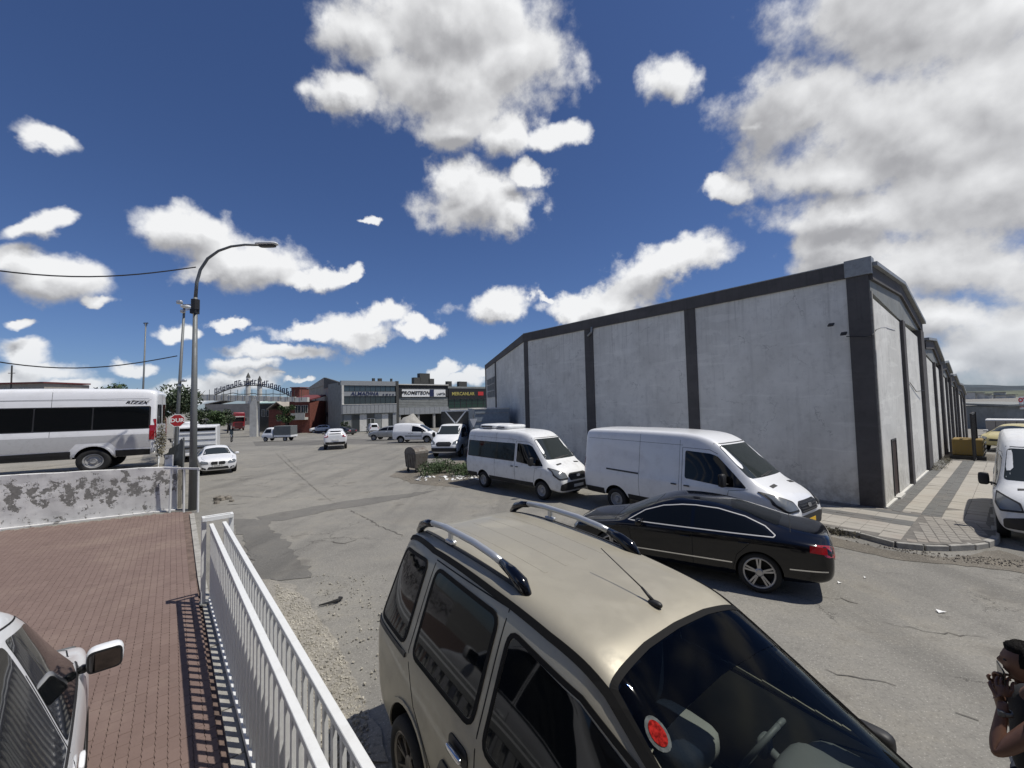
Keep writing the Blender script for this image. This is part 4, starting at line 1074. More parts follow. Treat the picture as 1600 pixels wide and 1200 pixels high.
wpart('step_wall', M['wall_dark'], P0, DB, NB, 10.2, 10.9, 0, 5.9, -.3, .02)
# door in the street gable: dark recess, threshold, frame
dr = wpart('door', mat('brown_door', (.035, .018, .012), .7), P0, DB, NB, 1.80, 2.46, .22, 1.95, -.1, .012)
mb = MB(); slab(mb, P0, DB, NB, 1.74, 1.80, .2, 2.0, -.1, .03); slab(mb, P0, DB, NB, 2.46, 2.52, .2, 2.0, -.1, .03); slab(mb, P0, DB, NB, 1.80, 2.46, 1.95, 2.0, -.1, .03)
mb.build('door_frame', M['trim'], dr)
wpart('door_step', M['far_white'], P0, DB, NB, 1.7, 2.6, .12, .20, .0, .16)
# pale edging strip at the foot of the wall
wpart('plinth_strip', M['far_white'], P0, DB, NB, .0, 9.1, .13, .17, .01, .09)
wpart('plinth_strip', M['wall_dark'], P0, DA, NA, .0, 15.6, .10, .20, .002, .045) if False else None
# far white box section left of unit 2 (annex with stair)

# down pipe
mb = MB(); q = P0+DA*10.5+NA*.08
mb.tube([Lp(q, 7.1), Lp(q+NA*.05, 6.85), Lp(q+DA*.25+NA*.03, 6.7)], .05); mb.build('downpipe', M['grey_sheet'], wh)
# flood lamps on the wall
def floodlight(p, d, n, label, m='black'):
    t = thing('wall_floodlight', label, 'floodlight', (p[0], p[1], p[2])); t.scale = (.75, .75, .75)
    t.rotation_euler = (0, 0, math.atan2(n.y, n.x))
    mb = MB(); mb.tube([(0, 0, .05), (.2, .0, .12), (.42, .0, .10)], .014, 6); mb.build('arm', M['satin'], t)
    mb = MB(); mb.box((0.50, 0, .02), (.26, .20, .05), tilt=Euler((0, .5, 0)).to_matrix()); h = mb.build('lamp_head', M[m], t, bevel=.01)
    mb = MB(); mb.box((0.49, 0, -.008), (.20, .16, .012), tilt=Euler((0, .5, 0)).to_matrix()); mb.build('lamp_lens', M['lamp_clear'], h)
    return t
q = P0+DA*.9; floodlight((q.x, q.y, 5.62), DA, NA, 'upper of two small floodlights on the shaded warehouse wall beside the corner pillar')
q = P0+DA*.6; floodlight((q.x, q.y, 5.30), DA, NA, 'lower black floodlight on the warehouse corner pillar, angled down')
q = P0+DB*.32; floodlight((q.x, q.y, 5.35), DB, NB, 'white street lamp head fixed to the sunlit side of the warehouse corner', 'white_metal')
mb = MB(); a = P0+NA*.10+DA*.6; b = P0+NA*.12; c_ = P0+DB*.32+NB*.05
mb.tube([(a.x, a.y, 5.25), (b.x, b.y, 5.16), (P0.x-.1, P0.y-.12, 5.2), (c_.x, c_.y, 5.4)], .012, 5)
tag(mb.build('cable', M['cable']), 'thin wire slung round the warehouse corner between two lamps', 'cable')
q = P0+DB*8.9+NB*.12
mb = MB(); mb.tube([tuple(P0+DB*6.2+NB*.02)+(3.9,), tuple(P0+DB*7.6+NB*.03)+(3.55,), tuple(P0+DB*8.9+NB*.14)+(3.6,)], .012, 5)
tag(mb.build('cable', M['cable']), 'thin wire drooping across the second sunlit wall bay of the warehouse', 'cable')

# ================================================================== PEELING WALL AND TERRACE
TZ = 1.36
wl = thing('boundary_wall', 'low whitewashed wall with peeling plaster along the red paved yard', 'wall', (WE.x, WE.y, 0), math.atan2(-WD.y, -WD.x))
# built of a fine grid so that its face is uneven; local x towards the street, -y towards the yard
def rough_wall(L, H0, H1, T):
    nx, nz = int(L/.12), 12; vs = []; fs = []; rr = random.Random(5)
    from mathutils import noise as nz_
    for side, y in ((0, -.0), (1, T)):
        for j in range(nz+1):
            for i in range(nx+1):
                x = -L*i/nx; h = (H0+(H1-H0)*i/nx)*j/nz
                d = nz_.noise(Vector((x*.9, h*1.4, side*9)))*.025+nz_.noise(Vector((x*4, h*4, side*5)))*.010
                top = .02*nz_.noise(Vector((x*1.5, 3, 1))) if j == nz else 0
                vs.append((x, y+d*(1 if side else -1)-(0 if side else .0), h+top))
    K = (nx+1)*(nz+1)
    for sd_ in (0, 1):
        for j in range(nz):
            for i in range(nx):
                a = sd_*K+j*(nx+1)+i; q = (a, a+1, a+nx+2, a+nx+1); fs.append(q if sd_ else q[::-1])
    for i in range(nx): a = nz*(nx+1)+i; fs.append((a, a+K, a+K+1, a+1))
    for j in range(nz):
        for i in (0, nx): a = j*(nx+1)+i; fs.append((a, a+nx+1, a+nx+1+K, a+K))
    return vs, fs
mb = MB(); mb.raw(*rough_wall(11, 1.50, 1.78, .26)); mb.build('wall_body', M['wall_peel'], wl, smooth=False)
mb = MB(); mb.bar((-11, -.05, .035), (.05, -.05, .02), .09, .06); mb.build('wall_foot', M['wall_peel'], wl, bevel=.01)
# terrace behind the wall
tp = [WE+Vector((-.05, .30)), WE+WD*11+Vector((0, .30)), WE+WD*24+Vector((0, 30)), WE+DA*22+Vector((-.2, .2))]
mb = MB(); mb.prism([tuple(p) for p in tp], -.2, TZ); tag(mb.build('terrace', M['dirt']), kind='structure')
# short broken return of the wall going away along the street
rw = thing('return_wall', 'crumbling end of the whitewashed wall turning away along the street', 'wall', (WE.x-.28, WE.y+.2, 0), math.atan2(DA.y, DA.x))
mb = MB()
vs, fs = rough_wall(1.6, 1.9, 1.5, .24); mb.raw([(-x, y, z) for x, y, z in vs], fs); mb.build('wall_body', M['wall_peel'], rw)
# chain-link fence with dry climbers and dark screen
cf = thing('mesh_fence', 'wire mesh fence overgrown with dry creeper beside the parked white minibus', 'fence', (WE.x-1.15, WE.y+.6, TZ), math.atan2(DA.y, DA.x))
mb = MB()
for k in range(24):
    mb.bar((k*.3, 0, 0), (min(7.2, k*.3+1.9), 0, 1.9), .012, .012); mb.bar((k*.3, 0, 1.9), (min(7.2, k*.3+1.9), 0, 0), .012, .012)
tag(mb.build('wire_mesh', M['satin'], cf), kind='stuff')
for k in range(1, 4):
    mb = MB(); mb.tube([(k*2.4, 0, -.2), (k*2.4, 0, 2.0)], .035, 8); mb.build('fence_post', M['white_metal'], cf)
def leaves(mb, c, rad, n, size, seed=1, flat=.5, shell=.35):
    r_ = random.Random(seed)
    for _ in range(n):
        while True:
            p = Vector((r_.uniform(-1, 1), r_.uniform(-1, 1), r_.uniform(-1, 1)))
            if shell < p.length < 1: break
        p = Vector((p.x*rad[0], p.y*rad[1], p.z*rad[2]))+Vector(c)
        s_ = size*r_.uniform(.5, 1.3); M3 = Euler((r_.uniform(-1.2, 1.2), r_.uniform(-1.2, 1.2), r_.uniform(0, 6.3))).to_matrix()
        mb.raw([p+M3@Vector((-s_, 0, 0)), p+M3@Vector((0, -s_*.45, s_*.15)), p+M3@Vector((s_, 0, 0)), p+M3@Vector((0, s_*.45, s_*.15))], [(0, 1, 2, 3)])
mb = MB()
for k in range(10): leaves(mb, (k*.55, random.uniform(-.1, .1), random.uniform(.3, 1.5)), (.5, .16, .6), 160, .05, k, shell=0)
tag(mb.build('creeper', M['leaf_dry'], cf, fix=False), kind='stuff')
sc = thing('dark_screen', 'torn dark tarpaulin hanging on the fence end behind the stop sign', 'tarpaulin', (WE.x-.55, WE.y+1.0, 0), math.atan2(DA.y, DA.x)+.35)
mb = MB()
nn = 14; vs = []
for i in range(nn+1):
    for j in range(9):
        x = i*.12; z = .5+j*.24-(i*.05*(j/8)); vs.append((x, .06*math.sin(x*7+j*.9), z))
mb.raw(vs, [(i*9+j, (i+1)*9+j, (i+1)*9+j+1, i*9+j+1) for i in range(nn) for j in range(8)]); mb.build('cloth', M['tarp'], sc)
mb = MB(); mb.tube([(0, 0, 0), (0, 0, 2.45)], .03); mb.build('support', M['pole'], sc)

# ================================================================== STREET FURNITURE
lampb = Vector((-11.17, 14.71))
lp = thing('street_lamp', 'tall grey street lamp with curved arm and flat white head beside the peeling wall', 'street lamp', (lampb.x, lampb.y, 0))
mb = MB(); mb.tube([(0, 0, 0), (0, 0, 3.5), (0.0, 0, 7.45)], [.125, .10, .065], 12); mb.build('pole', M['pole'], lp, smooth=True)
arm = [(0, 0, 7.4), (.04, 0, 8.0), (.16, 0, 8.45), (.42, 0, 8.85), (.80, 0, 9.12), (1.25, 0, 9.27), (1.75, 0, 9.32), (2.2, 0, 9.30)]
mb = MB(); mb.tube(arm, [.06, .055, .05, .05, .045, .042, .04, .04], 10); mb.build('arm', M['pole'], lp, smooth=True)
mb = MB(); superbox(mb, (2.52, 0, 9.33), (.80, .30, .11), .6); h = mb.build('lamp_head', M['white_metal'], lp, smooth=True)
mb = MB(); superbox(mb, (2.54, 0, 9.255), (.60, .24, .07), .5); mb.build('lamp_lens', M['trim'], h, smooth=True)
mb = MB(); mb.lathe([(.0, -.2), (.13, -.18), (.13, .18), (0, .2)], (0, 0, 7.2), 'Z', 12); mb.box((-.02, 0, 6.95), (.2, .2, .16)); mb.build('bracket', M['black'], lp)
mb = MB(); superbox(mb, (-.52, -.05, 7.28), (.20, .14, .14), .6); superbox(mb, (-.48, .05, 6.98), (.16, .12, .12), .6); mb.tube([(0, 0, 7.2), (-.45, 0, 7.2)], .02, 6); mb.tube([(0, 0, 7.05), (-.42, 0, 7.0)], .02, 6); mb.build('camera', M['satin'], lp, smooth=True)
def simple_pole(label, px, ytop, Y, rad, lean=0, head=True):
    b = atY(px[0], px[1], Y); t = atY(px[0]+lean, ytop, Y); z0 = gz(b.x, b.y)
    p = thing('street_lamp' if head else 'light_mast', label, 'street lamp' if head else 'mast', (b.x, b.y, z0))
    mb = MB(); mb.tube([(0, 0, 0), (t.x-b.x, 0, t.z-z0)], [rad, rad*.55], 10); mb.build('pole', M['pole'], p, smooth=True)
    mb = MB()
    if head:
        superbox(mb, (t.x-b.x+.12, -.05, t.z-z0+.02), (.42, .55, .2), .8); mb.build('lamp_head', M['white_metal'], p, smooth=True)
        mb = MB(); superbox(mb, (t.x-b.x+.05, -.02, (t.z-z0)*.55), (.3, .2, .16), .6); superbox(mb, (t.x-b.x-.18, -.02, (t.z-z0)*.52), (.22, .16, .14), .6); mb.build('camera', M['satin'], p, smooth=True)
    else:
        mb.box((t.x-b.x, 0, t.z-z0), (.5, .1, .12)); mb.box((t.x-b.x, 0, t.z-z0-.2), (.3, .1, .1)); mb.build('lamp_head', M['trim'], p)
    return p, t
pl2, t2 = simple_pole('second street lamp behind the stop sign with a small round white head', (273, 700), 480, 24, .11, 15)
pl3, t3 = simple_pole('thin far mast rising behind the white minibus roof', (221, 640), 505, 48, .12, 7, head=False)
mb = MB()
a = Vector((lampb.x, lampb.y, 8.55)); b = atY(-160, 398, 10.5)
mb.tube([a.lerp(b, k/16)-Vector((0, 0, .45*math.sin(math.pi*k/16))) for k in range(17)], .022, 5)
tag(mb.build('overhead_cable', M['cable']), 'upper overhead cable running left from the tall street lamp', 'cable')
mb = MB(); a = atY(277, 556, 24); b = atY(-150, 535, 18)
mb.tube([a.lerp(b, k/16)-Vector((0, 0, .9*math.sin(math.pi*k/16))) for k in range(17)], .03, 5)
tag(mb.build('overhead_cable', M['cable']), 'lower overhead cable sagging above the white minibus roof', 'cable')
# stop sign reading DUR
q = atY(277, 657, 20.5)
sg_ = thing('stop_sign', 'red octagonal stop sign reading DUR on a thin grey post', 'road sign', (q.x, q.y, 0), math.atan2(q.y, q.x)-R(90)+0)
mb = MB(); mb.tube([(0, .03, 0), (0, .03, q.z+.25)], .035, 8); mb.build('post', M['pole'], sg_)
def octa(r_): return [(r_*math.cos(R(22.5+45*k)), 0, q.z+r_*math.sin(R(22.5+45*k))) for k in range(8)]
mb = MB(); mb.ext(octa(.325), (0, .012, 0)); f = mb.build('sign_border', M['ink_white'], sg_)
mb = MB(); mb.ext([(x, -.004, z) for x, y, z in octa(.29)], (0, .003, 0)); mb.build('sign_face', mat('sign_red', (.34, .012, .016), .5), f)
text('sign_text', 'DUR', .26, (0, -.008, q.z), (R(90), 0, 0), M['ink_white'], f, ext=.002, bold=.008)
# little tubular railing by the lamp
q = atg(290, 806); q2 = Vector((-10.55, 14.35, 0))
rl = thing('pipe_railing', 'short white pipe railing standing round the street lamp foot', 'railing', (-11.75, 14.45, 0), math.atan2(-.05, 1))
mb = MB(); mb.bar((-.2, 0, 1.50), (1.05, 0, 1.46), .06, .06); mb.build('top_rail', M['white_metal'], rl)
for x, l in ((.04, -.04), (.50, 0), (1.0, .0)):
    mb = MB(); mb.tube([(x+l, 0, 0), (x, 0, 1.48)], .032, 8); mb.build('post', M['white_metal'], rl)
# double sliding gate
GL = Vector((-5.33, 7.62)); GD = Vector((4.38, -5.22)).normalized()
gt = thing('sliding_gate', 'white steel double railing of a sliding gate with a portal post at its far end', 'gate', (GL.x, GL.y, 0), math.atan2(GD.y, GD.x))
GLEN = 8.6
def gate_leaf(y, x0):
    for x, z, w_, h_, nm in ((x0, 1.40, .06, .05, 'top_rail'), (x0, .12, .06, .07, 'bottom_rail')):
        mb = MB(); mb.bar((x, y, z), (GLEN, y, z), w_, h_); mb.build(nm, M['white_metal'], gt, bevel=.004)
    mb = MB(); mb.box((0, 0, .76), (.045, .03, 1.22)); m0 = mb.build('picket', M['white_metal'], gt, bevel=.003); me = m0.data; bpy.data.objects.remove(m0)
    k = 0; x = x0+.05+(.06 if y > 0 else 0)
    while x < GLEN:
        link('picket', me, gt, (x, y, 0)); x += .185
gate_leaf(-.10, .06); gate_leaf(.09, .06)
mb = MB(); mb.box((0, -.20, .74), (.07, .07, 1.48)); mb.build('portal_post', M['white_metal'], gt, bevel=.005)
mb = MB(); mb.box((0, .20, .74), (.07, .07, 1.48)); mb.build('portal_post', M['white_metal'], gt, bevel=.005)
mb = MB(); mb.box((-.06, .0, 1.51), (.04, .46, .07)); mb.box((.07, .0, 1.51), (.04, .46, .07)); mb.box((.005, -.21, 1.51), (.09, .04, .07)); mb.box((.005, .21, 1.51), (.09, .04, .07)); mb.build('portal_head', M['white_metal'], gt, bevel=.003)
mb = MB(); mb.box((.005, 0, .06), (.2, .5, .02)); mb.bar((0, -.10, .012), (GLEN, -.10, .012), .05, .022); mb.bar((0, .09, .014), (GLEN, .09, .014), .05, .022); mb.build('floor_track', M['pole'], gt)
# bent black hose scrap, kerb rubble by the lamp
mb = MB(); c = atg(522, 945); mb.tube([(c.x-.22, c.y-.1, .03), (c.x-.08, c.y-.04, .04), (c.x+.05, c.y+.02, .05), (c.x+.08, c.y+.12, .05), (c.x+.0, c.y+.2, .03)], [.012, .02, .03, .026, .012], 7)
tag(mb.build('tyre_scrap', M['rubber']), 'curled black scrap of rubber lying on the asphalt beyond the gate', 'scrap')
for k, (px, sz) in enumerate((((343, 782), .34), ((356, 780), .26), ((338, 787), .2), ((362, 784), .16))):
    c = atg(*px); mb = MB(); r_ = random.Random(k)
    superbox(mb, (0, 0, 0), (sz, sz*.8, sz*.6), .6, nu=8, nv=5)
    mb.v = [v_*r_.uniform(.8, 1.2) for v_ in mb.v]
    tag(mb.build('rock', M['stone'], loc=(c.x, c.y, sz*.2)), ['largest brown rock lying on the asphalt near the white saloon', 'second brown rock touching the largest one', 'small rock at the left foot of the rock pile', 'smallest rock at the right of the rock pile'][k], 'rock', 'rocks dumped at the roadside')
# waste container
c = atg(651, 737)
wc = thing('waste_container', 'rusty galvanised domed waste container at the edge of the street', 'waste container', (c.x, c.y, gz(c.x, c.y)), R(-42))
mb = MB(); mb.raw([(-.42, -.33, .22), (.42, -.33, .22), (.42, .33, .22), (-.42, .33, .22), (-.50, -.42, .98), (.50, -.42, .98), (.50, .42, .98), (-.50, .42, .98)], [(0, 3, 2, 1), (0, 1, 5, 4), (1, 2, 6, 5), (2, 3, 7, 6), (3, 0, 4, 7), (4, 5, 6, 7)]); mb.build('tub', mat('rusty_zinc', (.17, .16, .145), .6, metal=.4, dirt=.8, dcol=(.10, .06, .04), vscale=4), wc, bevel=.02)
mb = MB(); n_ = 9
pts = [(-.42*math.cos(math.pi*k/n_)*1.2, .98+.34*math.sin(math.pi*k/n_)) for k in range(n_+1)]
mb.ext([(p[0], -.41, p[1]) for p in pts], (0, .82, 0)); mb.build('lid', MATS['rusty_zinc'], wc)
for x in (-.36, .36):
    for y in (-.28, .28):
        mb = MB(); mb.lathe([(0, -.03), (.09, -.03), (.09, .03), (0, .03)], (x, y, .09), 'Y', 14); mb.box((x, y, .17), (.05, .08, .12)); mb.build('castor', M['black'], wc)
mb = MB()
for k in range(5): mb.box((-.43+.21*k, -.385, .62), (.03, .03, .7), tilt=Euler((.11, 0, 0)).to_matrix())
mb.build('ribs', MATS['rusty_zinc'], wc)
# weeds and litter on the waste ground
mb = MB()
for k in range(26):
    x, y = random.uniform(-4.3, -.9), random.uniform(20.2, 22.6); h_ = random.uniform(.3, .75)
    leaves(mb, (x, y, h_*.5), (.42, .42, h_*.55), 230, .055, k+50, shell=0)
tag(mb.build('weeds', M['leaf_mid'], fix=False), 'low tangle of green weeds on the waste ground by the minibus', 'weeds', kind='stuff')
mb = MB()
for k in range(50):
    x, y = random.uniform(-4.6, -1.6), random.uniform(19.3, 20.4); s_ = random.uniform(.04, .13)
    mb.box((x, y, .03), (s_*2, s_, .02), random.uniform(0, 3), tilt=Euler((random.uniform(-.4, .4), random.uniform(-.4, .4), random.uniform(0, 3))).to_matrix())
tag(mb.build('litter', M['ink_white']), 'scraps of white litter strewn beside the waste container', 'litter', kind='stuff')
for k, (px, py, sz) in enumerate(((1470, 958, .06), (1312, 912, .035), (1352, 905, .025))):
    c = atg(px, py); mb = MB(); mb.raw([(-sz, -sz*.5, .012), (sz, -sz*.6, .03), (sz*.8, sz*.5, .012), (-sz*.7, sz*.6, .04)], [(0, 1, 2, 3)])
    tag(mb.build('paper_scrap', M['ink_white'], loc=(c.x, c.y, gz(c.x, c.y))), ['crumpled white paper scrap on the asphalt nearest the right edge', 'white paper scrap in the gutter behind the black saloon', 'smallest white paper scrap by the pavement kerb'][k], 'litter', 'paper scraps on the road')
# weeds rooting along the foot of the warehouse and the kerb
mb = MB(); rw_ = random.Random(9)
for k in range(26):
    if k < 14: q = P0+DB*rw_.uniform(9.5, 15.5)+NB*rw_.uniform(.05, .45)
    else: q = kb+DA*rw_.uniform(.1, 1.6)-NA*rw_.uniform(-.12, -.05)
    leaves(mb, (q.x, q.y, .18 if k < 14 else .05), (.16, .16, .12), 40, .035, k+900, shell=0)
tag(mb.build('wall_weeds', M['leaf_dry'], fix=False), 'thin dry weeds rooting along the warehouse foot and the kerb', 'weeds', kind='stuff')
# yield sign seen in the gap, beside the box truck
c = atY(740, 660, 23.5)
ys_ = thing('give_way_sign', 'white downward triangle sign between the two box trucks', 'road sign', (c.x, c.y, gz(c.x, c.y)))
mb = MB(); mb.tube([(0, .03, 0), (0, .03, 2.9)], .03, 8); mb.build('post', M['pole'], ys_)
z_ = c.z; mb = MB(); mb.ext([(-.22, 0, z_+.2), (.22, 0, z_+.2), (0, 0, z_-.28)], (0, .015, 0)); mb.build('sign_plate', M['ink_white'], ys_)
# ================================================================== VEHICLES
def H(d): return Vector((math.cos(R(d)), math.sin(R(d)), 0))
def LF(d): return Vector((-math.sin(R(d)), math.cos(R(d)), 0))
# --- the beige family van in front of the camera
B = mpv('family_van', 'dusty beige family van with silver roof rails parked right behind the white gate', 'family van', DOB, DOBH, M['beige_paint'], hero=True, sub=4, z=.25)
r_ = B.root
B.wheels((0, 2.6), .335, .21, .235, 'multi', .90, M['rim_dark'])
for sg in (-1, 1):
    B.line('roof_gutter', 'z', [(-.70, sg*.625), (-.1, sg*.668), (.8, sg*.672), (1.4, sg*.668), (1.82, sg*.655), (2.3, sg*.70), (2.76, sg*.775)], .045, M['seal'], off=.012, res=.04)
    B.line('roof_moulding', 'z', [(-.55, sg*.545), (.0, sg*.575), (1.0, sg*.575)], .03, M['black'], off=.006)
    # roof rail: silver tube between two black horn-shaped feet, one middle bracket
    zr = 2.075; yy = sg*.565
    rp = [(-.36, yy, zr-.01), (-.1, yy, zr+.01), (.4, yy, zr-.0), (.66, yy, zr-.025), (.78, yy, zr-.045)]
    mb = MB(); mb.tube(rp, .027, 12); q = mb.build('roof_rail', M['satin'], r_, smooth=True)
    for pts, rs in (([(-.66, yy, 1.93), (-.58, yy, 2.0), (-.46, yy, 2.045), (-.35, yy, 2.06)], [.035, .045, .036, .030]), ([(.77, yy, 2.03), (.90, yy, 2.0), (1.0, yy, 1.955), (1.09, yy, 1.88)], [.030, .042, .055, .03])):
        mb = MB(); mb.tube(pts, rs, 12); mb.v = [Vector((v_.x, yy+(v_.y-yy)*.9, v_.z)) for v_ in mb.v]; mb.build('rail_foot', M['black_paint'], q, smooth=True)
    mb = MB(); mb.box((.0, yy, 2.035), (.05, .03, .10)); mb.box((.0, yy, 1.985), (.12, .05, .03)); mb.build('rail_bracket', M['satin'], q, bevel=.006)
    ax = 'y-' if sg < 0 else 'y+'
    # window rubber, belt moulding, side moulding, handles
    for poly in ([(.06, 1.20), (.96, 1.18), (.96, 1.775), (.06, 1.815)], [(-.72, 1.22), (-.12, 1.21), (-.12, 1.815), (-.66, 1.795)], [(1.10, 1.14), (2.15, 1.10), (2.6, 1.11), (2.32, 1.335), (2.02, 1.53), (1.7, 1.655), (1.10, 1.745)]):
        B.line('window_seal', ax, rounded(poly, .08), .03, M['seal'], off=.007, closed=True, res=.05)
    B.line('belt_moulding', ax, [(-.80, 1.165), (-.06, 1.15)], .035, M['black'], off=.012)
    B.patch('side_moulding', ax, [(.50, .60), (.62, .80), (.98, .77), (.98, .60)], M['trim'], off=.014, rnd=.03)
    B.patch('side_moulding', ax, [(1.08, .60), (1.08, .76), (2.02, .74), (2.06, .60)], M['trim'], off=.014, rnd=.03)
    B.line('wheel_arch_lip', ax, [(.43*math.cos(R(a)), .36+.43*math.sin(R(a))) for a in range(-5, 190, 13)], .035, M['beige_paint'], off=.012, res=.06)
    for hx in (.84, 1.20):
        p, n = B.surf(ax, hx, .98)
        B.patch('handle_recess', ax, rounded([(hx-.12, .92), (hx+.12, .92), (hx+.12, 1.04), (hx-.12, 1.04)], .06), M['black'], off=.008, rnd=0)
        mb = MB(); superbox(mb, (0, 0, 0), (.19, .035, .04), .5); h_ = mb.build('door_handle', M['chrome'], r_, smooth=True, loc=p+n*.035)
B.line('windscreen_seal', 'z', rounded([(2.77, -.775), (2.82, -.3), (2.83, 0), (2.82, .3), (2.77, .775), (1.825, .63), (1.785, .3), (1.775, 0), (1.785, -.3), (1.825, -.63)], .03), .04, M['seal'], off=.008, closed=True, res=.03)
for yy in (-.30, -.10, .10, .30): B.line('roof_rib', 'z', [(-.4, yy), (.95, yy)], .03, M['beige_paint'], off=.001, res=.04)
p, n = B.surf('z', 1.62, .02)
mb = MB(); superbox(mb, (0, 0, .012), (.10, .045, .04), .8); mb.tube([(-.01, 0, .02), (-.10, .0, .08)], [.012, .007], 8); mb.tube([(-.10, 0, .08), (-.44, .0, .24)], [.0045, .003], 6); mb.build('antenna', M['black'], r_, smooth=True, loc=p)
def stick(px, py):
    mw_ = Matrix.Translation((DOB.x, DOB.y, .25)) @ Matrix.Rotation(DOBH, 4, 'Z'); iv = mw_.inverted()
    o_ = iv @ CAM; d_ = (iv.to_3x3() @ ray(px, py)).normalized(); h_ = B.bvh.ray_cast(o_, d_)[0]; print('sticker', h_); return h_.x, h_.y
# sun strip, sticker, wipers, mirror seen through the screen
B.patch('sun_strip', 'z', [(1.84, -.615), (2.06, -.65), (2.05, -.3), (2.04, 0), (2.05, .3), (2.06, .65), (1.84, .615), (1.795, .3), (1.785, 0), (1.795, -.3)], M['strip_glass'], off=.006, rnd=.02, res=.05, skirt=.001)
cx_, cy_ = stick(1027, 1147)
st_ = B.patch('round_sticker', 'z', [(cx_+.062*math.cos(R(a)), cy_+.048*math.sin(R(a))) for a in range(0, 360, 20)], mat('sticker_rim', (.09, .10, .10), .9, spec=.05, var=.3, vscale=40), off=.009, rnd=0, res=.03, skirt=.002)
B.patch('sticker_emblem', 'z', [(cx_+.046*math.cos(R(a)), cy_+.034*math.sin(R(a))) for a in range(0, 360, 20)], mat('sticker_red', (.22, .012, .010), .9, spec=.05, var=.6, vscale=60), off=.012, rnd=0, res=.03, parent=st_, skirt=.002)
for sg in (-1, 1):
    pl_ = []
    for k in range(9):
        t_x = 1.83+(2.76-1.83)*k/8; p_, n_ = B.surf('z', t_x, sg*(.648+(.765-.648)*k/8)); pl_.append(p_-n_*.028)
    mb = MB(); mb.tube(pl_, .036, 8); mb.build('pillar_lining', M['black'], r_, smooth=True)
for y0 in (-.5, .12): B.line('wiper', 'z', [(2.72, y0), (2.66, y0+.55)], .025, M['black'], off=.02)
# cabin
DK = mat('cabin_plastic', (.085, .09, .09), .6); FB = mat('seat_fabric', (.20, .20, .19), .9, bump=.3, bscale=60)
mb = MB(); mb.box((1.0, 0, .45), (3.2, 1.6, .10)); mb.box((2.75, 0, .75), (.1, 1.6, .6)); mb.build('cabin_floor', DK, r_)
mb = MB(); superbox(mb, (2.46, 0, .99), (.60, 1.62, .26), .35, nu=24); superbox(mb, (2.30, .38, 1.10), (.30, .42, .14), .6); mb.build('dashboard', DK, r_, smooth=True)
mb = MB(); n_ = 28
mb.tube([(2.06+.10*math.cos(2*math.pi*k/n_)*.9, .38+.185*math.sin(2*math.pi*k/n_), 1.13+.155*math.cos(2*math.pi*k/n_)) for k in range(n_+1)], .016, 8)
mb.tube([(2.06, .38, 1.13), (2.30, .38, 1.02)], .03); superbox(mb, (2.07, .38, 1.13), (.06, .14, .12), .7); mb.build('steering_wheel', DK, r_, smooth=True)
for yy in (-.40, .40):
    mb = MB(); superbox(mb, (1.45, yy, .80), (.52, .50, .18), .5); superbox(mb, (1.18, yy, 1.14), (.16, .48, .62), .5); superbox(mb, (1.12, yy, 1.52), (.10, .26, .18), .6); mb.build('seat', FB, r_, smooth=True)
mb = MB(); superbox(mb, (.2, 0, 1.05), (.2, 1.4, .75), .4); superbox(mb, (.45, 0, .75), (.5, 1.4, .2), .4); mb.build('rear_bench', FB, r_, smooth=True)
mb = MB(); superbox(mb, (1.93, .03, 1.60), (.03, .22, .07), .6); mb.tube([(1.93, .03, 1.62), (1.88, .03, 1.68)], .012); mb.build('interior_mirror', M['black'], r_, smooth=True)
for sg in (1, -1):
    mb = MB()
    if sg < 0: superbox(mb, (0, 0, 0), (.12, .22, .19), .55); o_ = mb.build('wing_mirror', M['black'], r_, smooth=True, loc=(2.28, -1.06, 1.18))
    else:
        superbox(mb, (0, 0, 0), (.22, .10, .16), .55); o_ = mb.build('wing_mirror', M['black'], r_, smooth=True, loc=(2.42, .965, 1.10), )
B.plate(1, 0, .47)
# --- black saloon
Cc = sedan('black_saloon', 'glossy black saloon with chrome window line beside the white panel van', 'car', (4.73, 8.26), R(147.9), M['black_paint'], sub=3, scale=(.985, 1, 1.02))
for ax in ('y-', 'y+'):
    Cc.line('tail_light_side', ax, [(-1.0, .84), (-.76, .86)], .11, M['lamp_red'], off=.008)
Cc.patch('fuel_flap', 'y-', rounded([(-.35, .72), (-.2, .72), (-.2, .86), (-.35, .86)], .04), M['black_paint'], off=.004)
# --- white panel van
T = panel_van('panel_van', 'long white high-roof panel van with yellow plate parked against the warehouse', 'van', (3.98, 13.93), R(-54.1), M['white_paint'], sub=3, scale=(1.045, 1, .965))
T.plate(1, 0, .58, M['plate_yellow'])
# --- white minibus
Mn = panel_van('minibus', 'older white minibus with dark side windows and rooftop air conditioner behind the panel van', 'minibus', (-.58, 18.15), R(-48.1), M['white_old'], kind='minibus', scale=(.90, .98, .91))
mb = MB(); superbox(mb, (-.15, 0, 0), (1.3, 1.3, .22), .45); superbox(mb, (.85, 0, -.01), (.9, 1.2, .20), .5); a_ = mb.build('air_conditioner', M['white_old'], Mn.root, smooth=True, loc=(0, 0, 2.74))
for sg in (-1, 1):
    mb = MB(); mb.box((-.1, sg*.645, .0), (.8, .012, .07)); mb.box((.85, sg*.60, -.01), (.5, .012, .05)); mb.build('vent_grille', M['trim'], a_)
Mn.plate(1, 0, .58)
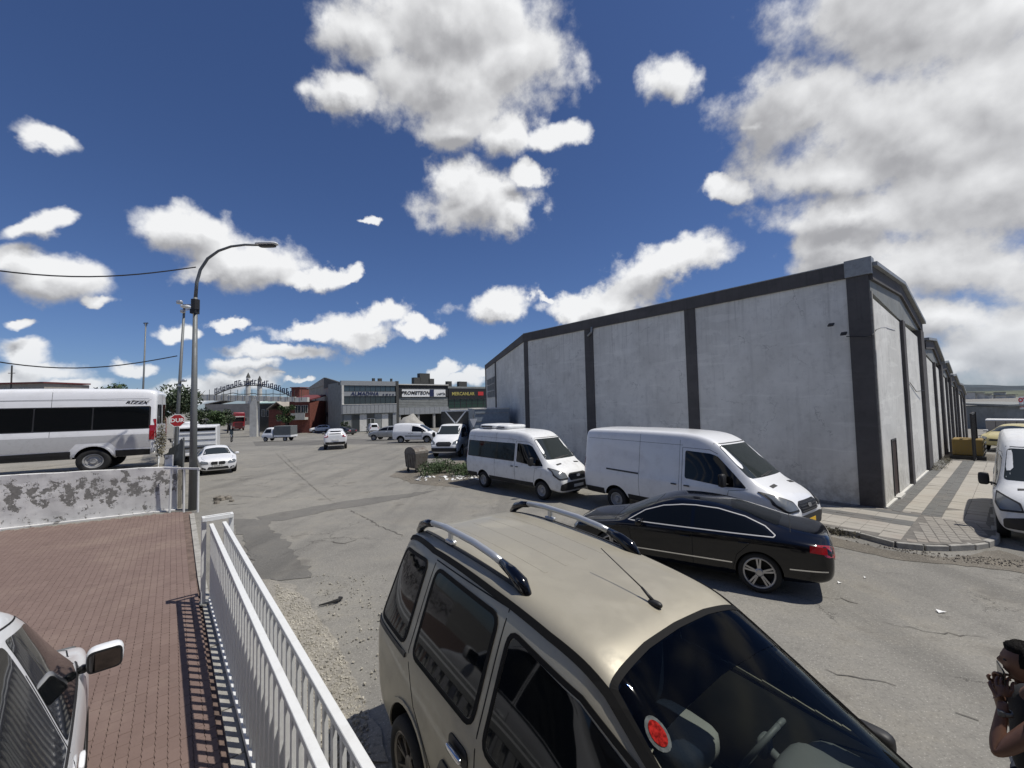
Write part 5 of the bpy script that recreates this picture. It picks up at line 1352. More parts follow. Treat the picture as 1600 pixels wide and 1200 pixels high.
# --- white minibus up on the terrace
fd = Vector((WD.x, WD.y, 0)); hd = math.degrees(math.atan2(WD.y, WD.x))
Cr = panel_van('minibus', 'long white and silver minibus parked on the terrace behind the peeling wall', 'minibus', (-15.15, 15.55), R(hd), M['white_paint'], kind='bare', scale=(1.27, 1, 1.12), z=TZ)
for ax in ('y+', 'y-'):
    for a, b in ((-1.16, .02), (.05, 1.16), (1.19, 2.14)):
        Cr.patch('side_window', ax, [(a, 1.34), (b, 1.34), (b, 2.02), (a, 2.02)], M['glass'], rnd=.03, off=.006)
    Cr.patch('window_band', ax, [(-1.20, 1.31), (2.2, 1.31), (2.2, 2.05), (-1.20, 2.05)], M['black'], rnd=.06, off=.003)
    Cr.line('side_stripe', ax, [(.45, .64), (3.2, .62)], .10, M['black'], off=.018)
    Cr.patch('silver_side', ax, [(-1.22, .70), (-.50, .70), (-.34, .92), (.34, .92), (.48, .70), (2.18, .70), (2.18, 1.14), (-1.22, 1.14)], M['silver_light'], rnd=.03, off=.003)
    Cr.line('wheel_arch_lip', ax, [(.47*math.cos(R(a))/1.1, .38+.47*math.sin(R(a))) for a in range(5, 180, 12)], .05, M['white_paint'], off=.014)
    Cr.line('side_tail_light', ax, [(-1.24, .95), (-1.24, 1.42)], .12, M['lamp_red'], off=.012)
    Cr.line('roof_seam', ax, [(-1.2, 2.25), (2.2, 2.25)], .008, M['well'])
p, n = Cr.surf('y+', -.86, 2.16)
text('side_lettering', 'BİZZX', .15, (p.x, p.y+.006, p.z), (R(90), 0, R(180)), M['ink'], Cr.root, ext=.002, shear=.5, bold=.004, sx=1.1)
# --- white saloon facing the camera beside the lamp
fb = atg(341, 742); hb = -52
o_ = Vector((fb.x, fb.y, 0))-H(hb)*3.62
Bm = sedan('white_saloon', 'white saloon with twin black grilles parked facing the camera beyond the lamp', 'car', (o_.x, o_.y), R(hb), M['white_paint'], chrome=False, face='kidney', rimstyle='five', scale=(.97, .98, 1.0))
Bm.plate(1, 0, .48, txt='06 BOR 77')
# --- white crossover driving away
fb = atg(524, 703); hs_ = 112
o_ = Vector((fb.x, fb.y, 0))+H(hs_)*.84
Su = hatch('white_crossover', 'white crossover seen from behind driving away across the open street', 'car', (o_.x, o_.y), R(hs_), M['white_paint'], suv=True, scale=(1.02, 1.0, 1.03))
Su.plate(-1, 0, .78)
# --- light van on the right edge, facing the camera
Rv = panel_van('panel_van', 'white high-roof van cut by the right edge of the view beside the paved corner', 'van', (14.75, 11.75), R(221), M['white_old'], kind='panel', scale=(.92, .98, .89))
Rv.plate(1, 0, .58)
# --- white hatchback in the yard
hm = 133; mw = at(170, 1024, 1.45)
o_ = Vector((mw.x, mw.y, 0))-H(hm)*1.98*1.08+LF(hm)*1.03*1.02
Hw = hatch('white_hatchback', 'white hatchback standing on the red pavers in the bottom left corner', 'car', (o_.x, o_.y), R(hm), M['white_paint'], suv='tall', sub=3, scale=(1.08, 1.02, 1.20), z=.03)
# --- copies of kinds for the middle distance
def place(c, px, heading, label, ref=0, side=0, sc=(1, 1, 1), newlabel=True):
    fb = atg(*px); o = Vector((fb.x, fb.y, 0))-H(heading)*ref-LF(heading)*side
    return dup(c.root, (o.x, o.y, gz(o.x, o.y)), R(heading), label, sc)
def recolour(root, new, olds=None):
    for o in root.children:
        if o.name.startswith('body'):
            me = o.data.copy(); me.materials[0] = new; o.data = me
cv = mpv('combi_van', 'white combi van parked side-on in front of the gravel heap', 'van', (0, 200), 0, M['white_paint'], glazed=False)
fb = atg(648, 692); cv.root.location = (fb.x-1.2, fb.y+.8, gz(fb.x, fb.y)); cv.root.rotation_euler = (0, 0, R(-8)); cv.root.scale = (.98, .92, .93)
v = place(cv, (585, 677), 118, 'small white van standing at the shop front, seen from behind', ref=-.8, sc=(.98, .92, .93))
h2 = place(Su, (624, 687), 172, 'pale grey car half hidden behind the white combi van', sc=(1, 1, .95)); recolour(h2, M['silver_paint'])
h3 = place(Su, (500, 676), -150, 'white estate car parked against the blank side of the three-storey building', ref=1.3)
h4 = place(Su, (474, 673), -140, 'grey car left of the white estate beside the blank grey side wall', ref=1.3, sc=(1, 1, 1.1)); recolour(h4, M['grey_paint'])
h5 = place(Bm, (537, 680), 150, 'dark saloon parked at the corner of the three-storey building', ref=1.3); recolour(h5, M['dark_paint'])
for o in list(h5.children):
    if o.name.startswith('licence_plate'):
        for ch in list(o.children): bpy.data.objects.remove(ch)
# yellow car behind the right-hand van
yc = place(Su, (1548, 722), 200, 'pale yellow car parked behind the right-hand white van', ref=2, sc=(1, 1, .95)); recolour(yc, mat('pale_yellow_paint', (.50, .44, .22), .4, coat=.3, dirt=.3))
yc.location = (31.2, 25.6, 0)
# --- box truck with a V brace, facing the camera
bt = atg(694, 716); hb = -99; f = H(hb)
st = [(1.9, .55, 1.25, 2.0, .95, 1.0, .80, .0), (2.0, .50, 1.25, 2.10, .96, 1.0, .82), (2.7, .42, 1.25, 2.16, .96, 1.0, .80), (3.02, .42, 1.25, 2.12, .95, 1.0, .76), (3.15, .42, 1.25, 2.06, .95, 1.0, .75), (3.92, .40, 1.22, 1.45, .94, 1.0, .84, .03), (4.02, .40, 1.20, 1.38, .94, .99, .84, .05),
      (4.35, .36, 1.10, 1.26, .92, .96, .76, .06), (4.58, .32, .98, 1.12, .86, .90, .66, .05), (4.70, .36, .80, .96, .76, .80, .56, .03), (4.74, .46, .70, .86, .66, .70, .50, .0)]
o_ = Vector((bt.x, bt.y, 0))-f*4.6
Bt = Car('box_truck', 'white cab box truck with a dark box front crossed by a white V brace', 'truck', M['white_paint'], st, (o_.x, o_.y), R(hb), arches=((3.72, .38, .45, .62),))
Bt.body.name = 'cab'
Bt.patch('windscreen', 'x+', [(-.80, 1.50), (.80, 1.50), (.70, 2.03), (-.70, 2.03)], M['screen_glass'], rnd=.06)
Bt.patch('grille', 'x+', [(-.44, .78), (.44, .78), (.54, .96), (.40, 1.06), (-.40, 1.06), (-.54, .96)], M['black'], off=.015, rnd=.05)
Bt.patch('bumper', 'x+', [(-.84, .44), (.84, .44), (.84, .68), (-.84, .68)], M['black'], off=.02, rnd=.06)
for sg in (-1, 1): Bt.patch('headlight', 'x+', [(sg*.58, .90), (sg*.62, 1.04), (sg*.90, 1.20), (sg*.92, 1.0), (sg*.86, .88)], M['lamp_clear'], off=.014, rnd=.03)
Bt.both(Bt.patch, 'side_window', [(2.28, 1.36), (3.30, 1.28), (3.75, 1.30), (3.1, 1.86), (2.28, 1.98)], M['glass'], rnd=.06)
Bt.wheels((0, 3.72), .36, .22, .215, 'steel', .86, M['hub']); Bt.mirror(3.36, .93, 1.46, (.12, .20, .34), M['black'], .10)
mb = MB(); mb.box((-.1, 0, 2.0), (3.9, 2.2, 2.15)); bx = mb.build('cargo_box', M['slate'], Bt.root, bevel=.02)
mb = MB(); xf = 1.865
mb.bar((xf, -1.08, 3.04), (xf, 1.08, 3.04), .05, .09); mb.bar((xf, -.75, 3.0), (xf, -.04, 2.16), .05, .09); mb.bar((xf, .75, 3.0), (xf, .04, 2.16), .05, .09); mb.build('v_brace', M['white_metal'], bx)
mb = MB(); mb.box((-.1, 0, .78), (3.9, .9, .2)); mb.build('chassis', M['black'], Bt.root)
mb = MB()
for k in range(6): mb.box((-.1-1.6+k*.62, -1.115, 2.0), (.04, .03, 2.1)); mb.box((-.1-1.6+k*.62, 1.115, 2.0), (.04, .03, 2.1))
mb.build('box_rib', M['tarp'], bx)
# --- pale blue-grey box truck standing behind it against the warehouse
bb = Vector((-1.55, 27.6, 0)); t2_ = thing('box_truck', 'blue-grey box body truck standing between the white cab truck and the warehouse', 'truck', tuple(bb), R(-79))
blue = mat('blue_grey_box', (.24, .28, .31), .5, var=.1, dirt=.3)
mb = MB(); mb.box((-.9, 0, 2.1), (4.6, 2.2, 2.1)); bx = mb.build('cargo_box', blue, t2_, bevel=.03)
mb = MB()
for z in (1.4, 1.9, 2.4, 2.9):
    mb.box((-.9, -1.11, z), (4.4, .03, .05)); mb.box((1.42, 0, z), (.03, 2.0, .05))
mb.build('box_rib', M['grey_sheet'], bx)
mb = MB(); mb.box((-.9, 0, 3.17), (4.64, 2.24, .06)); mb.build('roof_edge', M['far_white'], bx)
mb = MB(); mb.box((-.5, 0, .85), (5.2, .9, .2)); mb.build('chassis', M['black'], t2_)
mb = MB(); superbox(mb, (2.2, 0, 1.25), (1.4, 1.9, 1.5), .35); cb = mb.build('cab', M['white_old'], t2_, smooth=True)
tm_, rm_ = wheel_mesh(.40, .24, .22, 'steel', M['hub'])
for x in (-2.0, 1.9):
    for sg in (1, -1):
        q = link('wheel', tm_, t2_, (x, sg*.88, .40)); q2 = link('rim', rm_, q); q.rotation_euler = (0, 0, 0 if sg > 0 else math.pi)
# --- small pickup with a grey tarpaulin box, side-on
fb = atg(424, 690); pk = thing('pickup_truck', 'small white cab-over pickup with a grey canvas box crossing the street', 'pickup truck', (fb.x+.9, fb.y+.8, gz(fb.x, fb.y)), R(176))
stp = [(.75, .40, .95, 1.72, .70, .74, .66, .0), (.80, .38, .95, 1.78, .72, .76, .68), (1.5, .38, .95, 1.80, .72, .76, .66), (1.75, .38, .95, 1.74, .72, .76, .64), (2.15, .38, .92, 1.10, .71, .75, .70), (2.3, .38, .80, .92, .68, .72, .66), (2.36, .45, .70, .84, .6, .64, .58, 0)]
Pk = Car('cab_tmp', 'x', 'x', M['white_paint'], stp, (0, 0), 0, arches=((1.75, .29, .34, .5),)); 
Pk.patch('windscreen', 'x+', [(-.62, 1.14), (.62, 1.14), (.55, 1.66), (-.55, 1.66)], M['screen_glass'], rnd=.05)
Pk.both(Pk.patch, 'side_window', [(.98, 1.12), (1.95, 1.10), (1.72, 1.58), (.98, 1.62)], M['glass'], rnd=.04)
Pk.body.name = 'cab'
for ch in list(Pk.root.children): ch.parent = pk
bpy.data.objects.remove(Pk.root)
mb = MB(); mb.box((-.55, 0, 1.38), (2.3, 1.5, 1.22)); mb.build('canvas_box', M['tarp'], pk, bevel=.03)
mb = MB(); mb.box((-.55, .76, .68), (2.3, .03, .24)); mb.box((-.55, -.76, .68), (2.3, .03, .24)); mb.box((-1.71, 0, .68), (.03, 1.5, .24)); mb.build('drop_side', M['white_old'], pk)
mb = MB(); mb.box((-.2, 0, .50), (3.2, .6, .12)); mb.box((-.55, 0, .6), (2.3, 1.5, .05)); mb.build('chassis', M['black'], pk)
tm_, rm_ = wheel_mesh(.29, .17, .17, 'steel', M['hub'])
for x in (-.9, 1.75):
    for sg in (1, -1):
        q = link('wheel', tm_, pk, (x, sg*.66, .29)); q2 = link('rim', rm_, q); q.rotation_euler = (0, 0, 0 if sg > 0 else math.pi)
# --- red lorry facing the camera
fb = atg(373, 673)
rl_ = thing('red_lorry', 'dark red lorry parked facing the street beneath the entrance arch', 'lorry', (fb.x, fb.y, gz(fb.x, fb.y)), math.atan2(-fb.y, -fb.x)+R(6)); rl_.scale = (1.1, 1.1, 1.2)
mb = MB(); superbox(mb, (-1.1, 0, 2.15), (2.2, 2.5, 3.5), .22, nu=24, nv=14); cb = mb.build('cab', M['red_paint'], rl_, smooth=True)
mb = MB(); mb.box((.0, 0, 2.35), (.04, 2.1, .85)); mb.build('windscreen', M['glass'], cb, bevel=.01)
mb = MB(); mb.box((.03, 0, 2.95), (.12, 2.1, .22)); mb.build('sun_visor', M['far_white'], cb, bevel=.02)
for z in (.8, 1.1, 1.4, 1.65):
    mb = MB(); mb.box((.01, 0, z), (.05, 1.6, .12)); mb.build('grille_bar', M['dark_paint'], cb)
for sg in (-1, 1):
    mb = MB(); mb.box((.0, sg*.95, .75), (.06, .4, .25)); mb.build('headlight', M['lamp_clear'], cb, bevel=.02)
    mb = MB(); mb.box((-.3, sg*1.42, 2.3), (.15, .25, .7)); mb.build('wing_mirror', M['black'], cb, bevel=.02)
mb = MB(); mb.box((-6.2, 0, 2.4), (7.6, 2.5, 2.7)); mb.build('cargo_box', M['slate'], rl_)
mb = MB(); mb.box((-5.2, 0, .85), (9.5, .9, .3)); mb.build('chassis', M['black'], rl_)
tm_, rm_ = wheel_mesh(.5, .32, .28, 'steel', M['hub'])
for x in (-1.4, -7.5, -8.8):
    for sg in (1, -1):
        q = link('wheel', tm_, rl_, (x, sg*1.05, .5)); q2 = link('rim', rm_, q); q.rotation_euler = (0, 0, 0 if sg > 0 else math.pi)
# --- white slatted service body parked behind the saloon, van roof and scooter by it
fb = atg(316, 722); yw = math.atan2(-fb.y, -fb.x)
sb = thing('catering_trailer', 'white ribbed box trailer with a dark window strip parked behind the white saloon', 'trailer', (fb.x-.6, fb.y+.4, 0), R(-58))
mb = MB(); mb.box((-1.6, 0, 1.42), (3.6, 2.15, 2.0)); by = mb.build('body', M['white_old'], sb, bevel=.06)
mb = MB(); mb.box((.21, 0, 2.18), (.03, 1.95, .20)); mb.build('window_strip', M['glass'], by)
for z in (.75, 1.12, 1.5, 1.88):
    mb = MB(); mb.box((.215, 0, z), (.05, 2.0, .04)); mb.build('panel_rib', M['silver_paint'], by)
mb = MB(); mb.box((.22, 0, .95), (.04, 1.5, .14)); mb.build('panel_recess', M['trim'], by); 
mb = MB(); mb.box((.20, .0, .52), (.12, 2.1, .16)); mb.build('bumper', M['white_old'], by, bevel=.02)
tm_, rm_ = wheel_mesh(.33, .2, .2, 'steel', M['hub'])
for x in (-2.4, -.4):
    for sg in (1, -1):
        q = link('wheel', tm_, sb, (x, sg*.9, .33)); q2 = link('rim', rm_, q); q.rotation_euler = (0, 0, 0 if sg > 0 else math.pi)
v3 = dup(Mn.root, (fb.x-5.2, fb.y+5.5, 0), R(-52), 'white van whose roof shows above the ribbed trailer', (.9, .98, .92))
fb = atg(362, 697)
mc = thing('motorcycle', 'dark motorcycle parked at the right side of the white ribbed trailer', 'motorcycle', (fb.x, fb.y, 0), R(-60))
tm_, rm_ = wheel_mesh(.30, .12, .2, 'five', M['hub'])
for x in (-.62, .62):
    q = link('wheel', tm_, mc, (x, 0, .30)); q2 = link('rim', rm_, q)
mb = MB(); superbox(mb, (-.05, 0, .62), (.7, .26, .32), .8); superbox(mb, (-.45, 0, .84), (.6, .24, .14), .8); superbox(mb, (.12, 0, .90), (.4, .26, .22), .9); mb.build('body', M['black'], mc, smooth=True)
mb = MB(); mb.tube([(.62, .0, .3), (.42, 0, .95)], .03); mb.tube([(.42, -.34, 1.02), (.42, .34, 1.02)], .018); mb.build('fork_and_handlebar', M['satin'], mc)
mb = MB(); mb.raw([(.55, -.18, .85), (.55, .18, .85), (.40, .15, 1.25), (.40, -.15, 1.25)], [(0, 1, 2, 3)]); mb.build('windshield', M['screen_glass'], mc)
# gravel heap
fb = atg(642, 690); c = Vector((fb.x*1.16, fb.y*1.16)); mb = MB(); rr2 = random.Random(4)
from mathutils import noise as NZ
hp = []; n_ = 28
for j in range(n_):
    for i in range(n_):
        x, y = (i/(n_-1)-.5)*5.4, (j/(n_-1)-.5)*5.4; r_2 = math.hypot(x, y)/2.7
        hp.append((x, y, max(-.1, 2.9*max(0, 1-r_2**1.7)**1.2*(1+.1*NZ.noise(Vector((x*1.5, y*1.5, 0))))+.08*NZ.noise(Vector((x*5, y*5, 2))))))
mb.raw(hp, [(j*n_+i, j*n_+i+1, (j+1)*n_+i+1, (j+1)*n_+i) for j in range(n_-1) for i in range(n_-1)])
tag(mb.build('gravel_heap', M['conc'], smooth=True, loc=(c.x, c.y, gz(c.x, c.y)-.1)), 'rounded heap of grey gravel behind the white combi van', 'gravel heap', kind='stuff')

# ================================================================== BUILDINGS FAR OFF
def hit(px, py, O, d):
    k = ray(px, py); det = k.x*(-d.y)-(-d.x)*k.y
    rx, ry = O[0], O[1]
    t = (rx*(-d.y)-(-d.x)*ry)/det; s_ = (k.x*ry-k.y*rx)/det
    return s_, CAMH+k.z*t
class Bld:
    def __init__(s, name, label, cat, O, d, group=None):
        s.O = Vector(O); s.d = Vector(d).normalized(); s.n = Vector((s.d.y, -s.d.x)); s.z0 = gz(O[0], O[1])
        s.root = thing(name, label, cat, (O[0], O[1], 0), 0, group)
    def P(s, a, t, z): q = s.d*a+s.n*t; return (q.x, q.y, z)
    def blk(s, name, m, s0, s1, z0, z1, t0=-.3, t1=0, parent=None, z1b=None):
        mb = MB(); z1b = z1 if z1b is None else z1b
        vs = []
        for t in (t0, t1):
            for a, zt in ((s0, z1), (s1, z1b)): vs += [s.P(a, t, z0), s.P(a, t, zt)]
        mb.raw(vs, [(0, 1, 3, 2), (4, 6, 7, 5), (0, 4, 5, 1), (2, 3, 7, 6), (1, 5, 7, 3), (0, 2, 6, 4)])
        return mb.build(name, m, parent or s.root)
    def win(s, s0, s1, z0, z1, nx=1, nz=1, m=None, fr=None, fw_=.06, name='window', t=.03):
        f = s.blk(name, m or M['win'], s0, s1, z0, z1, -.02, t)
        mb = MB(); fm = fr or M['far_white']
        def b(a0, a1, y0, y1):
            vs = []
            for tt in (t-.01, t+.05):
                for a, zz in ((a0, 0), (a1, 0)): vs += [s.P(a, tt, y0), s.P(a, tt, y1)]
            mb.raw(vs, [(0, 1, 3, 2), (4, 6, 7, 5), (0, 4, 5, 1), (2, 3, 7, 6), (1, 5, 7, 3), (0, 2, 6, 4)])
        for i in range(nx+1): a = s0+(s1-s0)*i/nx; b(a-fw_/2, a+fw_/2, z0, z1)
        for j in range(nz+1): z = z0+(z1-z0)*j/nz; b(s0, s1, z-fw_/2, z+fw_/2)
        mb.build('window_frame', fm, f); return f
YA = 84.0
OA = atY(534, 640, YA); OA = (OA.x, OA.y)
A_ = Bld('showroom_building', 'three-storey grey showroom with two dark window bands and lettering above the shop front', 'building', OA, (.768, .640))
sR = hit(619, 640, A_.O, A_.d)[0]
def zz(py, px=534): return hit(px, py, A_.O, A_.d)[1]
zt, zb_ = zz(597), gz(*OA)-.1
z1, z2, z3, z4, z5, z6 = zz(602), zz(608.5+2), zz(617), zz(619), zz(632.5), zz(647)
A_.blk('wall', M['far_grey'], 0, sR, zb_, zt, -9, -.1)
A_.blk('cornice', M['grey_sheet'], -.2, sR+.2, z1, zt+.3, -.5, .2)
A_.blk('side_post', M['far_white'], -.05, .35, z6, z1, -.1, .25); A_.blk('side_post', M['slate'], sR-.1, sR+.5, zb_, zt+.4, -.4, .3)
k5 = 5
zA, zB = zz(603), zz(611.5)
for k in range(k5):
    w_ = (sR-.6)/k5; A_.win(.4+k*w_, .4+(k+1)*w_-.02, zB, zA, 2, 1, M['win_blue'], M['trim'], .05)
zC, zD = zz(619.5), zz(632)
for k in range(k5):
    w_ = (sR-.6)/k5; A_.win(.4+k*w_, .4+(k+1)*w_-.02, zD, zC, 2, 1, M['win'], M['trim'], .05)
sgn = A_.blk('sign_band', M['grey_sheet'], .36, sR-.12, zC+.06, zB-.06, -.05, .16)
qa = A_.P(sR*.40, .22, (zC+zB)/2)
text('sign_text', 'ALMADINA', (zB-zC)*1.0, qa, (R(90), 0, math.atan2(.64, .768)), M['ink_blue'], sgn, ext=.03, shear=.15, sx=1.12, bold=.02)
qa = A_.P(sR*.84, .22, (zC+zB)/2-.1)
text('sign_text', 'e ai y e', (zB-zC)*.7, qa, (R(90), 0, math.atan2(.64, .768)), M['ink_blue'], sgn, ext=.03, sx=1.25)
for k in range(14):
    w_ = (sR-.1)/14; A_.blk('cladding_panel', M['grey_sheet'], k*w_+.02, (k+1)*w_-.03, z6, zD-.1, -.05, .5)
A_.blk('ledge', M['far_white'], 0, sR-.1, zD-.098, zD+.0, -.05, .56)
# shop front under the overhang
for k in range(7):
    w_ = (sR-.6)/7
    if k == 3:
        d_ = A_.win(.4+k*w_, .4+(k+1)*w_, zb_+.1, z6-1.1, 2, 1, M['screen_glass'], M['far_white'], .09, name='glass_door')
        A_.win(.4+k*w_, .4+(k+1)*w_, z6-1.0, z6-.1, 1, 1, M['win'], M['trim'], .06)
    else:
        A_.win(.4+k*w_, .4+(k+1)*w_, zb_+.3, z6-.15, 1, 1, [M['far_grey'], M['win'], M['far_white'], M['win'], M['far_grey'], M['far_white'], M['win']][k], M['far_grey'], .08)
A_.blk('wall', M['grey_sheet'], sR-.9, sR-.1, zb_, z6, -.1, .3)
# roof things
for px, w_ in ((587, .5), (597, .8), (615, .35)):
    s_, z_ = hit(px, 588, A_.O, A_.d); A_.blk('roof_vent', M['slate'], s_-w_/2, s_+w_/2, zt, zt+1.0, -1.5, -1.0)
# blank side wall running back
S_ = Bld('side_wall_building', 'long blank grey gabled wall running back behind the showroom', 'building', (OA[0]-.2, OA[1]+.2), (-.56, .828))
S_.n = Vector((-S_.d.y, S_.d.x))
L2 = hit(483, 640, S_.O, S_.d)[0]
zl_ = hit(483, 606, S_.O, S_.d)[1]; zp_ = hit(507, 590.5, S_.O, S_.d)[1]; sp_ = hit(507, 600, S_.O, S_.d)[0]
nP = 10
for k in range(nP):
    a, b = L2*k/nP, L2*(k+1)/nP-.03
    def top(s_): return zt-.4+(zp_-zt)*s_/sp_ if s_ < sp_ else zp_-.4+(zl_-zp_)*(s_-sp_)/(L2-sp_)
    S_.blk('wall_panel', M['far_beige'], a, b, -3, top(a), -.3, 0, z1b=top(b))
S_.blk('roof_edge', M['slate'], 0, sp_, zt-.5, zt-.1, -.35, .15, z1b=zp_+.1); S_.blk('roof_edge', M['far_beige'], sp_, L2, min(zp_, zl_)-.5, zp_+.1, -.35, .15, z1b=zl_+.1)
S_.blk('downpipe', M['slate'], L2*.72, L2*.73, -2, zp_-4, .0, .15); S_.blk('wall_box', M['black'], L2*.28, L2*.34, 1.6, 2.6, .0, .3)
S_.blk('cable_duct', M['slate'], L2*.2, L2*.9, 2.0, 2.08, .0, .06)
# tyre shop with slanted sign band
OB = A_.O+A_.d*(sR+.55)
B_ = Bld('tyre_shop', 'wide shop building with slanted white sign board above open garage bays', 'building', (OB.x, OB.y), (.768, .640))
w1 = hit(700, 640, B_.O, B_.d)[0]
def zb(py, px=640): return hit(px, py, B_.O, B_.d)[1]
zg = zb_-.2
B_.blk('wall', M['far_grey'], 0, w1, zb(648), zb(601), -9, -.3); B_.blk('roof_edge', M['far_white'], -.1, w1+.1, zb(601.5), zb(600), -.4, .3)
B_.blk('dark_band', M['ink'], 0, w1, zb(606.5), zb(601.6), -.3, -.1)
B_.blk('back_wall', M['slate'], 0, w1, zg, zb(648), -9, -6)
sgn = B_.blk('sign_board', M['ink_white'], .7, w1-.8, zb(620), zb(608.5), -.1, .3)
B_.blk('sign_end', M['ink'], .0, .7, zb(620), zb(608.5), -.1, .25); B_.blk('sign_end', M['ink'], w1-.8, w1, zb(620), zb(608.5), -.1, .25)
q_ = B_.P(w1*.32, .34, zb(614.2)); text('sign_text', 'PROMETEON', zb(611)-zb(618.5), q_, (R(90), 0, math.atan2(.64, .768)), M['ink'], sgn, ext=.02, shear=.25, bold=.03, sx=1.1)
B_.blk('sign_stripe', M['ink_blue'], w1*.60, w1*.69, zb(619.8), zb(608.7), -.1, .33)
q_ = B_.P(w1*.84, .34, zb(616)); text('sign_text', 'LASTİK', (zb(611)-zb(618))*.7, q_, (R(90), 0, math.atan2(.64, .768)), M['ink'], sgn, ext=.02, bold=.01)
for k in range(10):
    B_.blk('cladding_panel', M['grey_sheet'], k*w1/10+.02, (k+1)*w1/10-.03, zb(647.5), zb(637), -.1, .3)
for k in range(6): B_.blk('shutter_slat', M['far_grey'], .1, w1-.1, zb(636.8-2.6*k), zb(634.6-2.6*k), -.1, .05+.02*(k % 2))
for s_ in (0, w1*.36, w1*.68, w1-.5): B_.blk('column', M['conc'], s_, s_+.5, zg, zb(648), -.5, .1)
for px, w_, h_ in ((656, 1.6, 1.6), (668, 2.6, 2.6), (678, 1.5, 1.4)):
    s_, z_ = hit(px, 598, B_.O, B_.d); B_.blk('roof_unit', M['slate'], s_-w_/2, s_+w_/2, zb(600), zb(600)+h_, -2.5, -1.2)
# red marked forecourt strip
fc = [tuple(atg(*p)[:2]) for p in ((545, 678), (690, 680), (690, 675.5), (545, 674.5))]
# green and black shop to the right
OC = B_.O+B_.d*(w1+.1)
C_ = Bld('market_building', 'dark glazed shop with yellow lettering between the tyre shop and the warehouse', 'building', (OC.x, OC.y), (.768, .640))
w2 = hit(772, 640, C_.O, C_.d)[0]
def zc(py, px=725): return hit(px, py, C_.O, C_.d)[1]
C_.blk('wall', M['far_grey'], 0, w2, -2.5, zc(604), -8, 0)
for k in range(8):
    C_.win(k*w2/8+.05, (k+1)*w2/8-.05, zc(637), zc(624), 1, 2, mat('green_glass', (.015, .04, .03), .1) if k == 0 else MATS['green_glass'], M['trim'], .06)
sgn = C_.blk('sign_board', M['ink'], 0, w2, zc(623), zc(607), 0, .3)
q_ = C_.P(w2*.30, .34, zc(615.5)); text('sign_text', 'MERCANLAR', (zc(610)-zc(620))*.72, q_, (R(90), 0, math.atan2(.64, .768)), M['ink_yellow'], sgn, ext=.02, bold=.02)
C_.blk('red_sign', M['ink_red'], w2*.62, w2*.74, zc(618), zc(612), .0, .34); C_.blk('yellow_sign', M['ink_yellow'], w2*.80, w2*.92, zc(621), zc(614), .0, .4)
C_.blk('canopy', M['far_white'], 0, w2, zc(642), zc(639), 0, .8)
for px in (706, 724, 730): 
    s_, z_ = hit(px, 600, C_.O, C_.d); C_.blk('roof_unit', M['slate'], s_-.6, s_+.6, zc(604), zc(604)+1.3, -2, -1)
# ---- entrance beam with arched truss sign
a = atY(268, 620, 80); b = atY(486, 622, 82)
G_ = Bld('entrance_gate', 'grey concrete entrance beam on pillars carrying an arched truss with small letters', 'gate', (a.x, a.y), (b.x-a.x, b.y-a.y))
LG = (b-a).length
def sg2(px): return hit(px, 640, G_.O, G_.d)[0]
def zg2(py, px=380): return hit(px, py, G_.O, G_.d)[1]
nb_ = 10
for k in range(nb_):
    za_, zb2 = 6.85-.1*k*.6, 0
    px = 273+(482-273)*(k+.5)/nb_
    G_.blk('beam_panel', M['far_white'], sg2(273)+(sg2(482)-sg2(273))*k/nb_+.03, sg2(273)+(sg2(482)-sg2(273))*(k+1)/nb_-.02, zg2(625+.015*(px-273), px), zg2(615+.03*(px-273), px), -.5, .5)
for px, wpx in ((278, 6), (398, 11)):
    G_.blk('pillar', M['far_white'], sg2(px-wpx/2), sg2(px+wpx/2), -2, zg2(625, px), -.55, .55)
# truss chords and letters
ch = MB(); pts = []; lo = []
for k in range(41):
    px = 334+(458-334)*k/40; t = (k/40-.5)*2; py = 619-18*(1-t*t)+.02*(px-334); py2 = 620-7*math.cos(t*math.pi/2)+.02*(px-334) 
    py2 = 612.5+3.5*math.sin(k/40*math.pi*4)**2+.02*(px-334)
    pts.append(G_.P(sg2(px), .2, zg2(py, px))); lo.append(G_.P(sg2(px), .2, zg2(min(616, py2+1), px)))
ch.tube(pts, .10, 6); ch.tube(lo[4:37], .08, 6)
ch.build('truss', M['slate'], G_.root)
for k in range(1, 40):
    if k in (15, 22): continue
    mb = MB(); p = Vector(pts[k]); hgt = random.uniform(.7, 1.2)
    mb.box((p.x, p.y-.1, p.z+hgt*.6), (.16, .08, hgt)); 
    if k % 2: mb.box((p.x+.2, p.y-.1, p.z+hgt*1.0), (.3, .08, .16))
    if k % 3: mb.box((p.x+.2, p.y-.1, p.z+hgt*.35), (.3, .08, .16))
    mb.build('letter', M['ink_blue'], G_.root)
for k in range(14):
    px = 330+k*11; mb = MB(); z0_ = zg2(626, px); mb.bar(G_.P(sg2(px), .6, z0_), G_.P(sg2(px), .6, z0_+2.1), .06, .06); mb.build('railing_post', M['slate'], G_.root)
